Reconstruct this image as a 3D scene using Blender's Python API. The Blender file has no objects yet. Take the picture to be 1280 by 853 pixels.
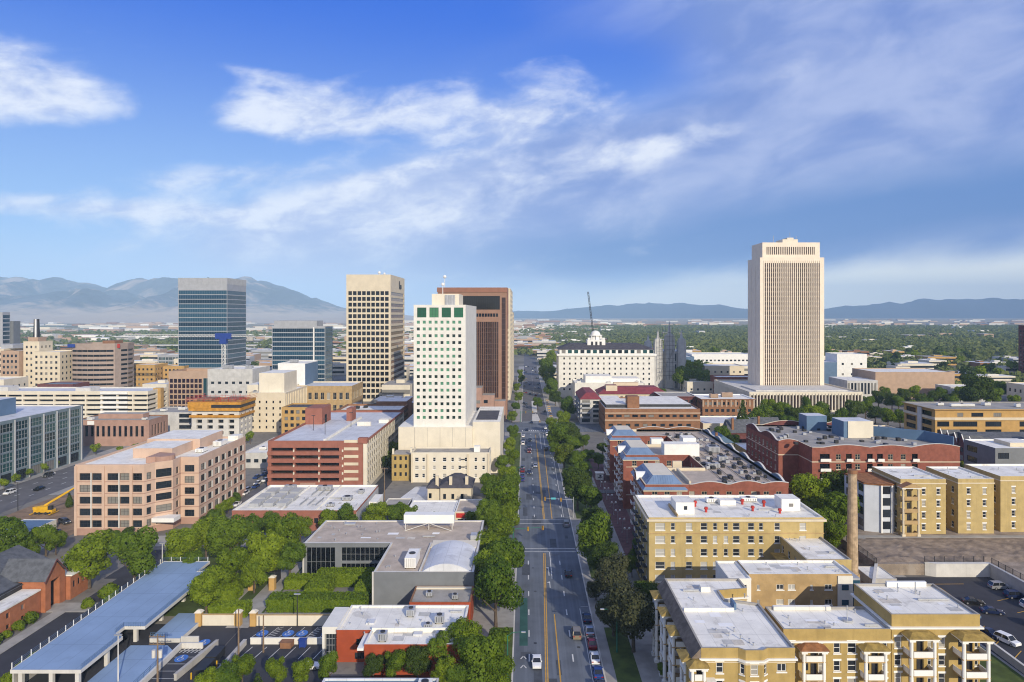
import bpy, math, random
import numpy as np
from mathutils import Vector

R = math.radians
random.seed(7)
SC = bpy.context.scene
COL = SC.collection

# ------------------------------------------------------------------ camera, sky, sun, exposure
EYE = 69.0            # the drone hangs 69 m above the avenue
cam = bpy.data.cameras.new("camera")
cam_ob = bpy.data.objects.new("camera", cam)
COL.objects.link(cam_ob)
cam_ob.location = (0, 0, EYE)
cam_ob.rotation_euler = (R(90), 0, 0)
cam.sensor_width = 36.0
cam.lens = 24.0
cam.shift_x = -17 / 1280
cam.shift_y = -33.5 / 1280
cam.clip_start = 1.0
cam.clip_end = 60000.0
SC.camera = cam_ob

SUN_AZ, SUN_EL = 25.0, 22.5          # sun low behind the camera, to its right
sun = bpy.data.lights.new("sun", 'SUN')
sun.energy = 4.1
sun.angle = R(0.5)
sun.color = (1.0, 0.895, 0.715)
sun_ob = bpy.data.objects.new("sun", sun)
COL.objects.link(sun_ob)
sdir = Vector((math.sin(R(SUN_AZ)) * math.cos(R(SUN_EL)), -math.cos(R(SUN_AZ)) * math.cos(R(SUN_EL)), math.sin(R(SUN_EL))))
sun_ob.rotation_euler = sdir.to_track_quat('Z', 'Y').to_euler()
sun_ob.location = (300, -300, 300)

SC.view_settings.view_transform = 'Standard'
SC.view_settings.look = 'None'
SC.view_settings.gamma = 1.0
SC.view_settings.use_curve_mapping = False
SC.cycles.filter_width = 1.1
SC.view_settings.exposure = 0.14


class NT:
    """small helper to write node trees as expressions"""
    def __init__(self, tree):
        self.t = tree
        self.l = tree.links

    def node(self, kind, **kw):
        n = self.t.nodes.new(kind)
        for k, v in kw.items():
            setattr(n, k, v)
        return n

    def put(self, sock, val):
        if hasattr(val, 'is_output'):
            self.l.new(val, sock)
        else:
            sock.default_value = val

    def m(self, op, a, b=None, c=None, clamp=False):
        n = self.node('ShaderNodeMath', operation=op)
        n.use_clamp = clamp
        self.put(n.inputs[0], a)
        if b is not None:
            self.put(n.inputs[1], b)
        if c is not None:
            self.put(n.inputs[2], c)
        return n.outputs[0]

    def sstep(self, v, a, b, lo=0.0, hi=1.0):
        n = self.node('ShaderNodeMapRange', interpolation_type='SMOOTHSTEP')
        self.put(n.inputs[0], v)
        n.inputs[1].default_value = a
        n.inputs[2].default_value = b
        n.inputs[3].default_value = lo
        n.inputs[4].default_value = hi
        return n.outputs[0]

    def mix(self, f, a, b, mode='MIX'):
        n = self.node('ShaderNodeMix', data_type='RGBA', blend_type=mode)
        n.clamp_factor = True
        self.put(n.inputs[0], f)
        self.put(n.inputs[6], a if hasattr(a, 'is_output') else (*a[:3], 1))
        self.put(n.inputs[7], b if hasattr(b, 'is_output') else (*b[:3], 1))
        return n.outputs[2]

    def noise(self, vec, scale, detail=4, rough=0.55, dist=0.0):
        n = self.node('ShaderNodeTexNoise')
        if vec is not None:
            self.l.new(vec, n.inputs['Vector'])
        n.inputs['Scale'].default_value = scale
        n.inputs['Detail'].default_value = detail
        n.inputs['Roughness'].default_value = rough
        n.inputs['Distortion'].default_value = dist
        return n.outputs['Fac']

    def xyz(self, x, y, z):
        n = self.node('ShaderNodeCombineXYZ')
        self.put(n.inputs[0], x)
        self.put(n.inputs[1], y)
        self.put(n.inputs[2], z)
        return n.outputs[0]


world = bpy.data.worlds.new("World")
SC.world = world
world.use_nodes = True
wt = world.node_tree
wt.nodes.clear()
W = NT(wt)
sky = W.node('ShaderNodeTexSky', sky_type='NISHITA')
sky.sun_disc = False
sky.sun_elevation = R(SUN_EL)
sky.sun_rotation = R(180 - SUN_AZ)
sky.altitude = 1300
sky.air_density = 1.0
sky.dust_density = 0.6
sky.ozone_density = 3.0
bg = W.node('ShaderNodeBackground')
bg.inputs[1].default_value = 0.115
wo = W.node('ShaderNodeOutputWorld')
wt.links.new(bg.outputs[0], wo.inputs[0])
tc = W.node('ShaderNodeTexCoord')
sp = W.node('ShaderNodeSeparateXYZ')
wt.links.new(tc.outputs['Generated'], sp.inputs[0])
DX, DY, DZ = sp.outputs
az = W.m('ARCTAN2', DX, DY)                        # 0 straight down the avenue, + to the right
hz = W.m('SQRT', W.m('ADD', W.m('MULTIPLY', DX, DX), W.m('MULTIPLY', DY, DY)))
el = W.m('ARCTAN2', DZ, hz)

# clear sky: physical sky with the deeper blue of dry mountain air
blue = W.mix(W.sstep(el, 0.02, 0.45), (2.9, 4.9, 7.8), (0.12, 1.15, 6.4))
clear = W.mix(0.9, sky.outputs[0], blue)


def bump(a0, e0, wa, we, tilt=0.0):
    """soft patch of sky centred on azimuth a0, elevation e0"""
    da = W.m('SUBTRACT', az, a0)
    de = W.m('SUBTRACT', W.m('SUBTRACT', el, e0), W.m('MULTIPLY', da, tilt))
    q = W.m('ADD', W.m('POWER', W.m('ABSOLUTE', W.m('DIVIDE', da, wa)), 2.0),
            W.m('POWER', W.m('ABSOLUTE', W.m('DIVIDE', de, we)), 2.0))
    return W.m('EXPONENT', W.m('MULTIPLY', q, -1.0))


def total(parts):
    s = None
    for w, p in parts:
        t = W.m('MULTIPLY', p, w)
        s = t if s is None else W.m('ADD', s, t)
    return s


# cloud decks live on a sheet high above: direction / height gives their plan position
den = W.m('ADD', W.m('MAXIMUM', DZ, 0.0), 0.13)
cu = W.m('DIVIDE', DX, den)
cv = W.m('DIVIDE', DY, den)
ca, sa = math.cos(R(24)), math.sin(R(24))
ru = W.m('ADD', W.m('MULTIPLY', cu, ca), W.m('MULTIPLY', cv, sa))
rv = W.m('SUBTRACT', W.m('MULTIPLY', cv, ca), W.m('MULTIPLY', cu, sa))
tilt = W.m('SUBTRACT', el, W.m('MULTIPLY', az, 0.13))
P1 = W.xyz(W.m('MULTIPLY', az, 2.2), W.m('MULTIPLY', tilt, 5.5), W.m('MULTIPLY', cu, 0.12))
P2 = W.xyz(W.m('ADD', W.m('MULTIPLY', az, 6.5), 4.3), W.m('MULTIPLY', tilt, 14.0), W.m('MULTIPLY', cv, 0.2))
n1 = W.noise(P1, 1.0, 6, 0.55, 0.3)
n2 = W.noise(P2, 1.15, 9, 0.54, 0.35)
n3 = W.noise(P2, 4.2, 8, 0.62, 0.3)

# bright cirrus, in the places the photograph shows it
cir_mask = total([
    (0.90, bump(-0.64, 0.262, 0.10, 0.046, -0.04)),
    (0.95, bump(-0.30, 0.272, 0.16, 0.042, 0.08)),
    (0.78, bump(0.00, 0.285, 0.13, 0.048, 0.15)),
    (-0.32, bump(0.60, 0.33, 0.34, 0.13, 0.0)),
    (0.52, bump(-0.42, 0.183, 0.15, 0.018, 0.16)),
    (0.60, bump(-0.18, 0.205, 0.15, 0.022, 0.32)),
    (0.55, bump(-0.56, 0.132, 0.26, 0.016, 0.02)),
    (0.34, bump(-0.20, 0.145, 0.26, 0.040, 0.08)),
    (0.62, bump(0.20, 0.238, 0.13, 0.018, 0.16)),
    (0.45, bump(0.37, 0.325, 0.12, 0.028, 0.50)),
    (0.46, bump(-0.46, 0.325, 0.11, 0.011, -0.10)),
    (0.60, bump(-0.125, 0.412, 0.022, 0.006, 0.0)),
    (0.40, bump(-0.34, 0.405, 0.05, 0.016, -0.2)),
    (0.40, bump(-0.30, 0.085, 0.45, 0.050, 0.0)),
    (0.45, bump(0.02, 0.20, 0.18, 0.05, 0.12)),
    (-0.45, bump(-0.25, 0.405, 0.30, 0.045, 0.05)),
    (-0.45, bump(-0.50, 0.220, 0.16, 0.020, 0.10)),
    (-0.50, bump(-0.47, 0.290, 0.035, 0.05, 0.0)),
    (-0.30, bump(-0.15, 0.225, 0.14, 0.010, 0.25)),
])
cir = W.m('ADD', cir_mask, W.m('MULTIPLY', W.m('SUBTRACT', n2, 0.5), 1.5))
cir = W.m('ADD', cir, W.m('MULTIPLY', W.m('SUBTRACT', n3, 0.5), 0.26))
cir = W.m('MULTIPLY', W.sstep(cir, 0.18, 0.90), 0.92)

# grey-violet veil over the right half and low over the middle
veil_mask = total([
    (1.15, bump(0.66, 0.27, 0.48, 0.20, 0.05)),
    (1.15, bump(0.16, 0.16, 0.38, 0.10, 0.05)),
    (0.65, bump(0.50, 0.42, 0.42, 0.08, 0.0)),
    (1.00, bump(-0.18, 0.105, 0.30, 0.07, 0.08)),
    (-0.35, bump(0.15, 0.335, 0.12, 0.045, -0.1)),
])
veil = W.m('ADD', veil_mask, W.m('MULTIPLY', W.m('SUBTRACT', n1, 0.5), 0.7))
veil = W.m('MULTIPLY', W.sstep(veil, 0.08, 0.85), 0.93)
dark = total([(1.0, bump(0.66, 0.150, 0.42, 0.050, 0.10)), (1.0, bump(0.10, 0.075, 0.28, 0.036, 0.0)),
              (0.75, bump(0.36, 0.12, 0.26, 0.045, 0.08))])
dark = W.m('MULTIPLY', dark, W.sstep(n1, 0.25, 0.7, 0.65, 1.0), clamp=True)
veil_col = W.mix(W.sstep(n2, 0.32, 0.70), (1.75, 2.6, 5.6), (3.7, 4.4, 6.8))
veil_col = W.mix(W.m('MULTIPLY', W.sstep(az, 0.12, -0.22), 0.75), veil_col, (4.1, 4.9, 7.2))
veil_col = W.mix(dark, veil_col, (1.0, 2.1, 4.9))
cir_col = W.mix(W.sstep(W.m('ADD', W.m('MULTIPLY', n3, 0.55), W.m('MULTIPLY', n2, 0.55)), 0.38, 0.68), (3.7, 4.5, 7.0), (7.1, 7.5, 8.4))

# clear bright band under the cloud base on the right
glow = total([(1.3, bump(0.52, 0.024, 0.62, 0.048, 0.05))])
glow = W.m('ADD', glow, W.m('MULTIPLY', W.m('SUBTRACT', n2, 0.5), 0.45))
glow = W.m('MULTIPLY', W.sstep(glow, 0.15, 0.95), 0.92)
low = W.m('MULTIPLY', W.sstep(el, 0.12, 0.0), W.sstep(az, 0.15, -0.25))

c = W.mix(veil, clear, veil_col)
c = W.mix(cir, c, cir_col)
c = W.mix(glow, c, (10.0, 10.2, 9.4))
c = W.mix(W.m('MULTIPLY', low, 0.7), c, (5.2, 6.2, 8.0))
# unseen pale cloud overhead and behind the camera, added to whiten the fill light
back = W.m('MAXIMUM', W.sstep(W.m('ABSOLUTE', az), 0.9, 1.7), W.sstep(el, 0.55, 0.95))
back = W.m('MULTIPLY', back, W.sstep(n1, 0.3, 0.7, 0.45, 0.8))
c = W.mix(back, c, (4.6, 4.9, 5.4))
wt.links.new(c, bg.inputs[0])

# ------------------------------------------------------------------ materials
MATS = {}


def mat(name, rgb, rough=0.85, var=0.12, scale=0.35, spec=0.3, metal=0.0, streak=0.0, blotch=None, fine=0.0, seam=0.0, lane=0.0):
    """painted / mineral surface: base colour with weathering that stays with the surface"""
    if name in MATS:
        return MATS[name]
    m = bpy.data.materials.new(name)
    m.use_nodes = True
    t = NT(m.node_tree)
    b = m.node_tree.nodes['Principled BSDF']
    b.inputs['Roughness'].default_value = rough
    b.inputs['Metallic'].default_value = metal
    b.inputs['Specular IOR Level'].default_value = spec
    g = t.node('ShaderNodeNewGeometry')
    pos = g.outputs['Position']
    n = t.noise(pos, scale, 5, 0.6)
    lo = tuple(max(0.0, x * (1 - var)) for x in rgb)
    hi = tuple(x * (1 + var) for x in rgb)
    col = t.mix(t.sstep(n, 0.3, 0.7), lo, hi)
    if fine:
        nf = t.noise(pos, 3.5, 3, 0.6)
        col = t.mix(t.sstep(nf, 0.55, 0.75, 0.0, fine), col, tuple(x * 0.45 for x in rgb))
    if streak:
        mp = t.node('ShaderNodeMapping')
        m.node_tree.links.new(pos, mp.inputs[0])
        mp.inputs['Scale'].default_value = (1.1, 1.1, 0.08)
        ns = t.noise(mp.outputs[0], 1.0, 4, 0.6)
        col = t.mix(t.sstep(ns, 0.5, 0.8, 0.0, streak), col, tuple(x * 0.5 for x in rgb))
    if seam:
        sx = t.node('ShaderNodeSeparateXYZ')
        m.node_tree.links.new(pos, sx.inputs[0])
        fr = t.m('FRACT', t.m('DIVIDE', sx.outputs[0], seam))
        col = t.mix(t.m('MULTIPLY', t.m('LESS_THAN', fr, .05), .35), col, tuple(x * 0.55 for x in rgb))
        fr = t.m('FRACT', t.m('DIVIDE', sx.outputs[1], seam * 3.7))
        col = t.mix(t.m('MULTIPLY', t.m('LESS_THAN', fr, .02), .35), col, tuple(x * 0.55 for x in rgb))
    if lane:
        ml = t.node('ShaderNodeMapping')
        m.node_tree.links.new(pos, ml.inputs[0])
        ml.inputs['Scale'].default_value = (.75, .012, 1)
        nl = t.noise(ml.outputs[0], 1.0, 5, .6)
        col = t.mix(t.sstep(nl, .4, .68, 0, lane), col, tuple(x * 1.7 for x in rgb))
    if blotch:
        nb = t.noise(pos, blotch[0], 6, 0.65, 0.6)
        col = t.mix(t.sstep(nb, blotch[1], blotch[1] + 0.14, 0, blotch[3]), col, blotch[2])
    m.node_tree.links.new(col, b.inputs['Base Color'])
    MATS[name] = m
    return m


def glass(name, rgb, alt=None, frac=0.25, rough=0.07, spec=0.5):
    """window pane; some panes have blinds or curtains drawn behind the glass"""
    if name in MATS:
        return MATS[name]
    m = bpy.data.materials.new(name)
    m.use_nodes = True
    t = NT(m.node_tree)
    b = m.node_tree.nodes['Principled BSDF']
    b.inputs['Roughness'].default_value = rough
    b.inputs['Specular IOR Level'].default_value = spec
    oi = t.node('ShaderNodeObjectInfo')
    g = t.node('ShaderNodeNewGeometry')
    r = t.m('FRACT', t.m('ADD', t.m('MULTIPLY', oi.outputs['Random'], 7.13), t.m('MULTIPLY', g.outputs['Random Per Island'], 3.71)))
    col = t.mix(r, tuple(x * 0.6 for x in rgb), tuple(x * 1.5 for x in rgb))
    if alt:
        f = t.m('GREATER_THAN', t.m('FRACT', t.m('MULTIPLY', r, 11.7)), 1 - frac)
        col = t.mix(f, col, alt)
    m.node_tree.links.new(col, b.inputs['Base Color'])
    MATS[name] = m
    return m


def foliage(name, a, bcol):
    m = bpy.data.materials.new(name)
    m.use_nodes = True
    t = NT(m.node_tree)
    nt = m.node_tree
    b = nt.nodes['Principled BSDF']
    b.inputs['Roughness'].default_value = 0.6
    b.inputs['Specular IOR Level'].default_value = 0.2
    oi = t.node('ShaderNodeObjectInfo')
    g = t.node('ShaderNodeNewGeometry')
    n = t.noise(g.outputs['Position'], 0.55 if 'far' not in name else 0.02, 4, 0.6)
    f = t.m('ADD', t.m('MULTIPLY', oi.outputs['Random'], 0.5), t.m('MULTIPLY', g.outputs['Random Per Island'], 0.4))
    f = t.m('ADD', f, t.m('MULTIPLY', t.sstep(n, 0.35, 0.65), 0.25))
    col = t.mix(f, a, bcol)
    nt.links.new(col, b.inputs['Base Color'])
    tr = t.node('ShaderNodeBsdfTranslucent')
    nt.links.new(col, tr.inputs[0])
    mx = t.node('ShaderNodeMixShader')
    mx.inputs[0].default_value = 0.42
    nt.links.new(b.outputs[0], mx.inputs[1])
    nt.links.new(tr.outputs[0], mx.inputs[2])
    nt.links.new(mx.outputs[0], nt.nodes['Material Output'].inputs[0])
    MATS[name] = m
    return m


m_yellow = mat('yellow_brick', (0.405, 0.29, 0.105), .9, .1, .5, streak=.4, fine=.12)
m_yellow2 = mat('pale_yellow_brick', (0.46, 0.35, 0.152), .9, .1, .5, streak=.4, fine=.12)
m_tanbrick = mat('tan_brick', (0.42, 0.29, 0.14), .9, .14, .5, streak=.2)
m_red = mat('red_brick', (0.25, 0.088, 0.06), .9, .15, .6, fine=.15)
m_garage = mat('brick_red_concrete', (0.30, 0.118, 0.083), .9, .1, .4, streak=.2)
m_rust = mat('rust_red_panel', (0.33, 0.062, 0.022), .8, .1, .5, streak=.15)
m_dkbrick = mat('dark_brick', (0.15, 0.055, 0.05), .9, .2, .6)
m_brown = mat('brown_brick', (0.25, 0.125, 0.065), .9, .15, .5)
m_pink = mat('pink_stone', (0.545, 0.39, 0.295), .85, .07, .3, streak=.1)
m_pinkdk = mat('dark_pink_stone', (0.38, 0.235, 0.18), .85, .1, .3)
m_tower = mat('tower_stone', (0.80, 0.69, 0.55), .85, .05, .2, streak=.08)
m_cream = mat('cream_stone', (0.64, 0.555, 0.41), .85, .06, .2, streak=.14)
m_cream2 = mat('pale_cream_render', (0.68, 0.62, 0.50), .85, .06, .2, streak=.18)
m_white = mat('white_paint', (0.78, 0.77, 0.73), .6, .05, .4)
m_whitew = mat('white_wall', (0.70, 0.68, 0.62), .8, .06, .3, streak=.2)
m_roofw = mat('white_membrane', (0.80, 0.77, 0.69), .7, .09, .25, blotch=(0.2, .54, (0.46, 0.43, 0.38), .6), fine=.12, seam=2.6)
m_roofb = mat('pale_blue_membrane', (0.60, 0.61, 0.63), .6, .1, .2, blotch=(0.14, .56, (0.38, 0.38, 0.40), .65), seam=3.2)
m_roofg = mat('grey_gravel_roof', (0.33, 0.31, 0.28), .95, .15, .25, fine=.3, blotch=(0.1, .6, (0.2, 0.19, 0.18), .5))
m_rooft = mat('tan_gravel_roof', (0.46, 0.385, 0.31), .95, .15, .3, fine=.3, blotch=(0.15, .58, (0.22, 0.20, 0.19), .6))
m_roofd = mat('dark_roof', (0.07, 0.065, 0.075), .85, .25, .5)
m_slate = mat('grey_slate', (0.10, 0.105, 0.115), .8, .25, .8, fine=.3)
m_tile = mat('ochre_tile', (0.31, 0.215, 0.06), .85, .3, .9, fine=.3)
m_tiler = mat('rust_tile', (0.28, 0.12, 0.045), .85, .3, .9, fine=.3)
m_mansard = mat('blue_grey_metal_roof', (0.15, 0.225, 0.36), .5, .1, .4, metal=.1, spec=.5)
m_redroof = mat('crimson_roof', (0.21, 0.04, 0.05), .7, .15, .3)
m_conc = mat('concrete', (0.42, 0.40, 0.37), .9, .12, .3, streak=.25, fine=.1)
m_concl = mat('pale_concrete', (0.58, 0.56, 0.52), .9, .1, .3, streak=.25)
m_deck = mat('deck_concrete', (0.235, 0.335, 0.49), .85, .08, .12, fine=.2, seam=3.3, blotch=(0.09, .57, (0.18, 0.25, 0.36), .5))
m_grey = mat('grey_panel', (0.17, 0.18, 0.19), .6, .08, .3)
m_greyl = mat('light_grey_panel', (0.36, 0.37, 0.39), .6, .08, .3)
m_metal = mat('galvanised_metal', (0.45, 0.46, 0.47), .45, .15, .6, metal=.4, spec=.5)
m_dark = mat('dark_metal', (0.03, 0.03, 0.033), .5, .2, .6)
m_black = mat('black_void', (0.012, 0.012, 0.014), .8, .2, .6)
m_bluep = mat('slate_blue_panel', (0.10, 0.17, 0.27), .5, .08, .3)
m_brownst = mat('brown_granite', (0.27, 0.125, 0.08), .6, .08, .3)
m_tanst = mat('tan_granite', (0.42, 0.29, 0.20), .6, .08, .3)
m_greyst = mat('grey_granite', (0.50, 0.49, 0.465), .8, .12, .3, streak=.25)
m_orange = mat('orange_brick', (0.47, 0.29, 0.10), .85, .1, .4)
m_ochre = mat('ochre_formwork', (0.50, 0.24, 0.03), .7, .2, .6)
m_redm = mat('red_steel', (0.42, 0.04, 0.03), .5, .15, .6)
m_yelm = mat('yellow_steel', (0.62, 0.36, 0.015), .45, .1, .6)
m_bluem = mat('blue_steel', (0.02, 0.05, 0.25), .45, .1, .6)
m_greenm = mat('green_steel', (0.03, 0.16, 0.10), .5, .15, .6)
m_wood = mat('weathered_wood', (0.20, 0.14, 0.09), .9, .2, .8)
m_bark = mat('bark', (0.10, 0.075, 0.055), .95, .25, 1.2)
m_asph = mat('asphalt', (0.115, 0.13, 0.155), .9, .18, .12, fine=.25, lane=.5, blotch=(0.07, .56, (0.11, 0.112, 0.118), .7))
m_asphd = mat('new_asphalt', (0.042, 0.042, 0.05), .85, .15, .15, fine=.12)
m_asphl = mat('worn_asphalt', (0.13, 0.125, 0.13), .9, .15, .2, fine=.15)
m_walk = mat('sidewalk_concrete', (0.33, 0.315, 0.29), .9, .15, .3, fine=.2)
m_paver = mat('purple_brick_paving', (0.13, 0.065, 0.065), .9, .25, .6, fine=.2)
m_gravel = mat('gravel', (0.29, 0.235, 0.185), .95, .3, .25, fine=.75, blotch=(0.12, .52, (0.33, 0.28, 0.23), .8))
m_lawn = mat('lawn_grass', (0.070, 0.098, 0.020), .95, .3, .3, fine=.3, blotch=(0.2, .6, (0.09, 0.10, 0.03), .6))
m_soil = mat('bare_soil', (0.24, 0.16, 0.10), .95, .25, .3, fine=.3)
m_wline = mat('white_road_paint', (0.62, 0.62, 0.60), .7, .15, .7, fine=.35)
m_yline = mat('yellow_road_paint', (0.60, 0.34, 0.05), .7, .15, .7, fine=.35)
m_gline = mat('green_bike_paint', (0.035, 0.10, 0.085), .85, .2, .3, fine=.25)
m_bline = mat('blue_parking_paint', (0.05, 0.16, 0.48), .7, .15, .7)
m_redtrim = mat('red_trim', (0.50, 0.03, 0.02), .5, .1, .5)
m_amber = mat('amber_signal_paint', (0.62, 0.33, 0.01), .5, .1, .5)
m_patch1 = mat('grey_roof_patch', (0.50, 0.49, 0.46), .8, .15, .5, fine=.2)
m_patch2 = mat('white_roof_coat', (0.83, 0.82, 0.79), .7, .05, .5)
m_patch3 = mat('stained_roof_patch', (0.58, 0.53, 0.45), .8, .2, .8, fine=.3)
g_dark = glass('dark_pane', (0.016, 0.021, 0.028), (0.22, 0.21, 0.19), .2)
g_apt = glass('apartment_pane', (0.020, 0.024, 0.03), (0.34, 0.32, 0.28), .34)
g_blind = glass('blind_pane', (0.03, 0.034, 0.04), (0.44, 0.43, 0.40), .42)
g_blue = glass('blue_pane', (0.010, 0.036, 0.066), (0.025, 0.075, 0.12), .3, rough=.12, spec=.35)
g_teal = glass('teal_pane', (0.010, 0.04, 0.048), (0.02, 0.075, 0.075), .3, rough=.1, spec=.4)
g_green = glass('green_pane', (0.014, 0.03, 0.024), (0.09, 0.24, 0.15), .45)
g_greenb = glass('bright_green_pane', (0.02, 0.10, 0.05), (0.06, 0.20, 0.10), .4)
g_brown = glass('bronze_pane', (0.03, 0.016, 0.014), (0.05, 0.026, 0.02), .3)
g_black = glass('black_pane', (0.006, 0.007, 0.010), (0.02, 0.018, 0.014), .2)
g_purple = glass('maroon_pane', (0.022, 0.008, 0.016), None)
f_green = foliage('leaves_green', (0.060, 0.125, 0.006), (0.27, 0.345, 0.016))
f_mid = foliage('leaves_mid_green', (0.042, 0.098, 0.008), (0.185, 0.265, 0.018))
f_dark = foliage('leaves_dark', (0.026, 0.055, 0.008), (0.11, 0.16, 0.020))
f_olive = foliage('leaves_olive', (0.042, 0.052, 0.022), (0.115, 0.12, 0.05))
f_lime = foliage('leaves_lime', (0.10, 0.15, 0.010), (0.21, 0.24, 0.02))
f_hedge = foliage('leaves_hedge', (0.085, 0.155, 0.008), (0.26, 0.34, 0.016))
f_far = foliage('leaves_far', (0.085, 0.13, 0.034), (0.26, 0.29, 0.085))


# ------------------------------------------------------------------ mesh helpers
class MB:
    """collects faces, builds them as ONE mesh object"""
    def __init__(self):
        self.v, self.f, self.mi = [], [], []

    def poly(self, pts, m=0):
        n = len(self.v)
        self.v.extend([tuple(p) for p in pts])
        self.f.append(tuple(range(n, n + len(pts))))
        self.mi.append(m)

    def quad(self, a, b, c, d, m=0):
        self.poly((a, b, c, d), m)

    def box(self, x0, x1, y0, y1, z0, z1, m=0, top=None, bottom=True):
        n = len(self.v)
        self.v += [(x0, y0, z0), (x1, y0, z0), (x1, y1, z0), (x0, y1, z0), (x0, y0, z1), (x1, y0, z1), (x1, y1, z1), (x0, y1, z1)]
        fs = [(0, 1, 5, 4), (1, 2, 6, 5), (2, 3, 7, 6), (3, 0, 4, 7), (4, 5, 6, 7)]
        ms = [m, m, m, m, m if top is None else top]
        if bottom:
            fs.append((3, 2, 1, 0))
            ms.append(m)
        self.f += [tuple(n + i for i in f) for f in fs]
        self.mi += ms

    def prism(self, poly, z0, z1, m=0, top=None, bottom=False):
        k = len(poly)
        for i in range(k):
            a, b = poly[i], poly[(i + 1) % k]
            self.quad((a[0], a[1], z0), (b[0], b[1], z0), (b[0], b[1], z1), (a[0], a[1], z1), m)
        self.poly([(p[0], p[1], z1) for p in poly], m if top is None else top)
        if bottom:
            self.poly([(p[0], p[1], z0) for p in reversed(poly)], m)

    def ring(self, poly, out, inn, z0, z1, m=0, top=None):
        po, pi = offset(poly, out), offset(poly, -inn)
        k = len(poly)
        for i in range(k):
            j = (i + 1) % k
            a, b, c, d = po[i], po[j], pi[j], pi[i]
            self.quad((*a, z0), (*b, z0), (*b, z1), (*a, z1), m)
            self.quad((*a, z1), (*b, z1), (*c, z1), (*d, z1), m if top is None else top)
            self.quad((*c, z0), (*d, z0), (*d, z1), (*c, z1), m if top is None else top)
            self.quad((*b, z0), (*a, z0), (*d, z0), (*c, z0), m)

    def cyl(self, x, y, z0, z1, r0, r1=None, n=10, m=0, cap=True):
        r1 = r0 if r1 is None else r1
        s = len(self.v)
        for z, r in ((z0, r0), (z1, r1)):
            for i in range(n):
                a = 2 * math.pi * i / n
                self.v.append((x + r * math.cos(a), y + r * math.sin(a), z))
        for i in range(n):
            j = (i + 1) % n
            self.f.append((s + i, s + j, s + n + j, s + n + i))
            self.mi.append(m)
        if cap:
            self.f.append(tuple(s + n + i for i in range(n)))
            self.mi.append(m)

    def tube(self, p, q, r, n=6, m=0, r2=None):
        p, q = Vector(p), Vector(q)
        d = (q - p).normalized()
        u = d.orthogonal().normalized()
        w = d.cross(u)
        s = len(self.v)
        for c, rr in ((p, r), (q, r if r2 is None else r2)):
            for i in range(n):
                a = 2 * math.pi * i / n
                self.v.append(tuple(c + u * (rr * math.cos(a)) + w * (rr * math.sin(a))))
        for i in range(n):
            j = (i + 1) % n
            self.f.append((s + i, s + j, s + n + j, s + n + i))
            self.mi.append(m)
        self.f.append(tuple(s + n + i for i in range(n)))
        self.mi.append(m)
        self.f.append(tuple(s + i for i in reversed(range(n))))
        self.mi.append(m)

    def ball(self, x, y, z, r, m=0, nu=8, nv=5, sz=1.0):
        s = len(self.v)
        for j in range(nv + 1):
            t = math.pi * j / nv - math.pi / 2
            for i in range(nu):
                a = 2 * math.pi * i / nu
                self.v.append((x + r * math.cos(t) * math.cos(a), y + r * math.cos(t) * math.sin(a), z + r * sz * math.sin(t)))
        for j in range(nv):
            for i in range(nu):
                k = (i + 1) % nu
                self.f.append((s + j * nu + i, s + j * nu + k, s + (j + 1) * nu + k, s + (j + 1) * nu + i))
                self.mi.append(m)

    def gable(self, x0, x1, y0, y1, z0, z1, axis='y', m=0, ends=None, over=0.0):
        """ridge roof over a rectangle, ridge along axis"""
        if axis == 'y':
            xm = (x0 + x1) / 2
            a, b = y0 - over, y1 + over
            self.quad((x1, a, z0), (x1, b, z0), (xm, b, z1), (xm, a, z1), m)
            self.quad((x0, b, z0), (x0, a, z0), (xm, a, z1), (xm, b, z1), m)
            e = m if ends is None else ends
            self.poly(((x0, y0, z0), (x1, y0, z0), (xm, y0, z1 - .02)), e)
            self.poly(((x1, y1, z0), (x0, y1, z0), (xm, y1, z1 - .02)), e)
        else:
            ym = (y0 + y1) / 2
            a, b = x0 - over, x1 + over
            self.quad((a, y0, z0), (b, y0, z0), (b, ym, z1), (a, ym, z1), m)
            self.quad((b, y1, z0), (a, y1, z0), (a, ym, z1), (b, ym, z1), m)
            e = m if ends is None else ends
            self.poly(((x0, y1, z0), (x0, y0, z0), (x0, ym, z1 - .02)), e)
            self.poly(((x1, y0, z0), (x1, y1, z0), (x1, ym, z1 - .02)), e)

    def hip(self, x0, x1, y0, y1, z0, z1, inset=None, m=0, top=None):
        """hipped or flat-topped roof: sides slope in by inset"""
        i = min(x1 - x0, y1 - y0) / 2 if inset is None else inset
        a = [(x0, y0, z0), (x1, y0, z0), (x1, y1, z0), (x0, y1, z0)]
        b = [(x0 + i, y0 + i, z1), (x1 - i, y0 + i, z1), (x1 - i, y1 - i, z1), (x0 + i, y1 - i, z1)]
        for k in range(4):
            j = (k + 1) % 4
            self.quad(a[k], a[j], b[j], b[k], m)
        self.poly(b, m if top is None else top)

    def build(self, name, mats, parent=None, smooth=False):
        if not isinstance(mats, (list, tuple)):
            mats = [mats]
        me = bpy.data.meshes.new(name)
        v = self.v
        if parent is not None:
            px, py, pz = parent.location
            q = parent.parent
            while q is not None:
                px, py, pz = px + q.location[0], py + q.location[1], pz + q.location[2]
                q = q.parent
            v = [(a - px, b - py, c - pz) for a, b, c in v]
        me.from_pydata(v, [], self.f)
        for m in mats:
            me.materials.append(m)
        if len(mats) > 1:
            me.polygons.foreach_set('material_index', self.mi)
        if smooth:
            me.polygons.foreach_set('use_smooth', [True] * len(me.polygons))
        me.update()
        o = bpy.data.objects.new(name, me)
        COL.objects.link(o)
        if parent is not None:
            o.parent = parent
        return o


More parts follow.
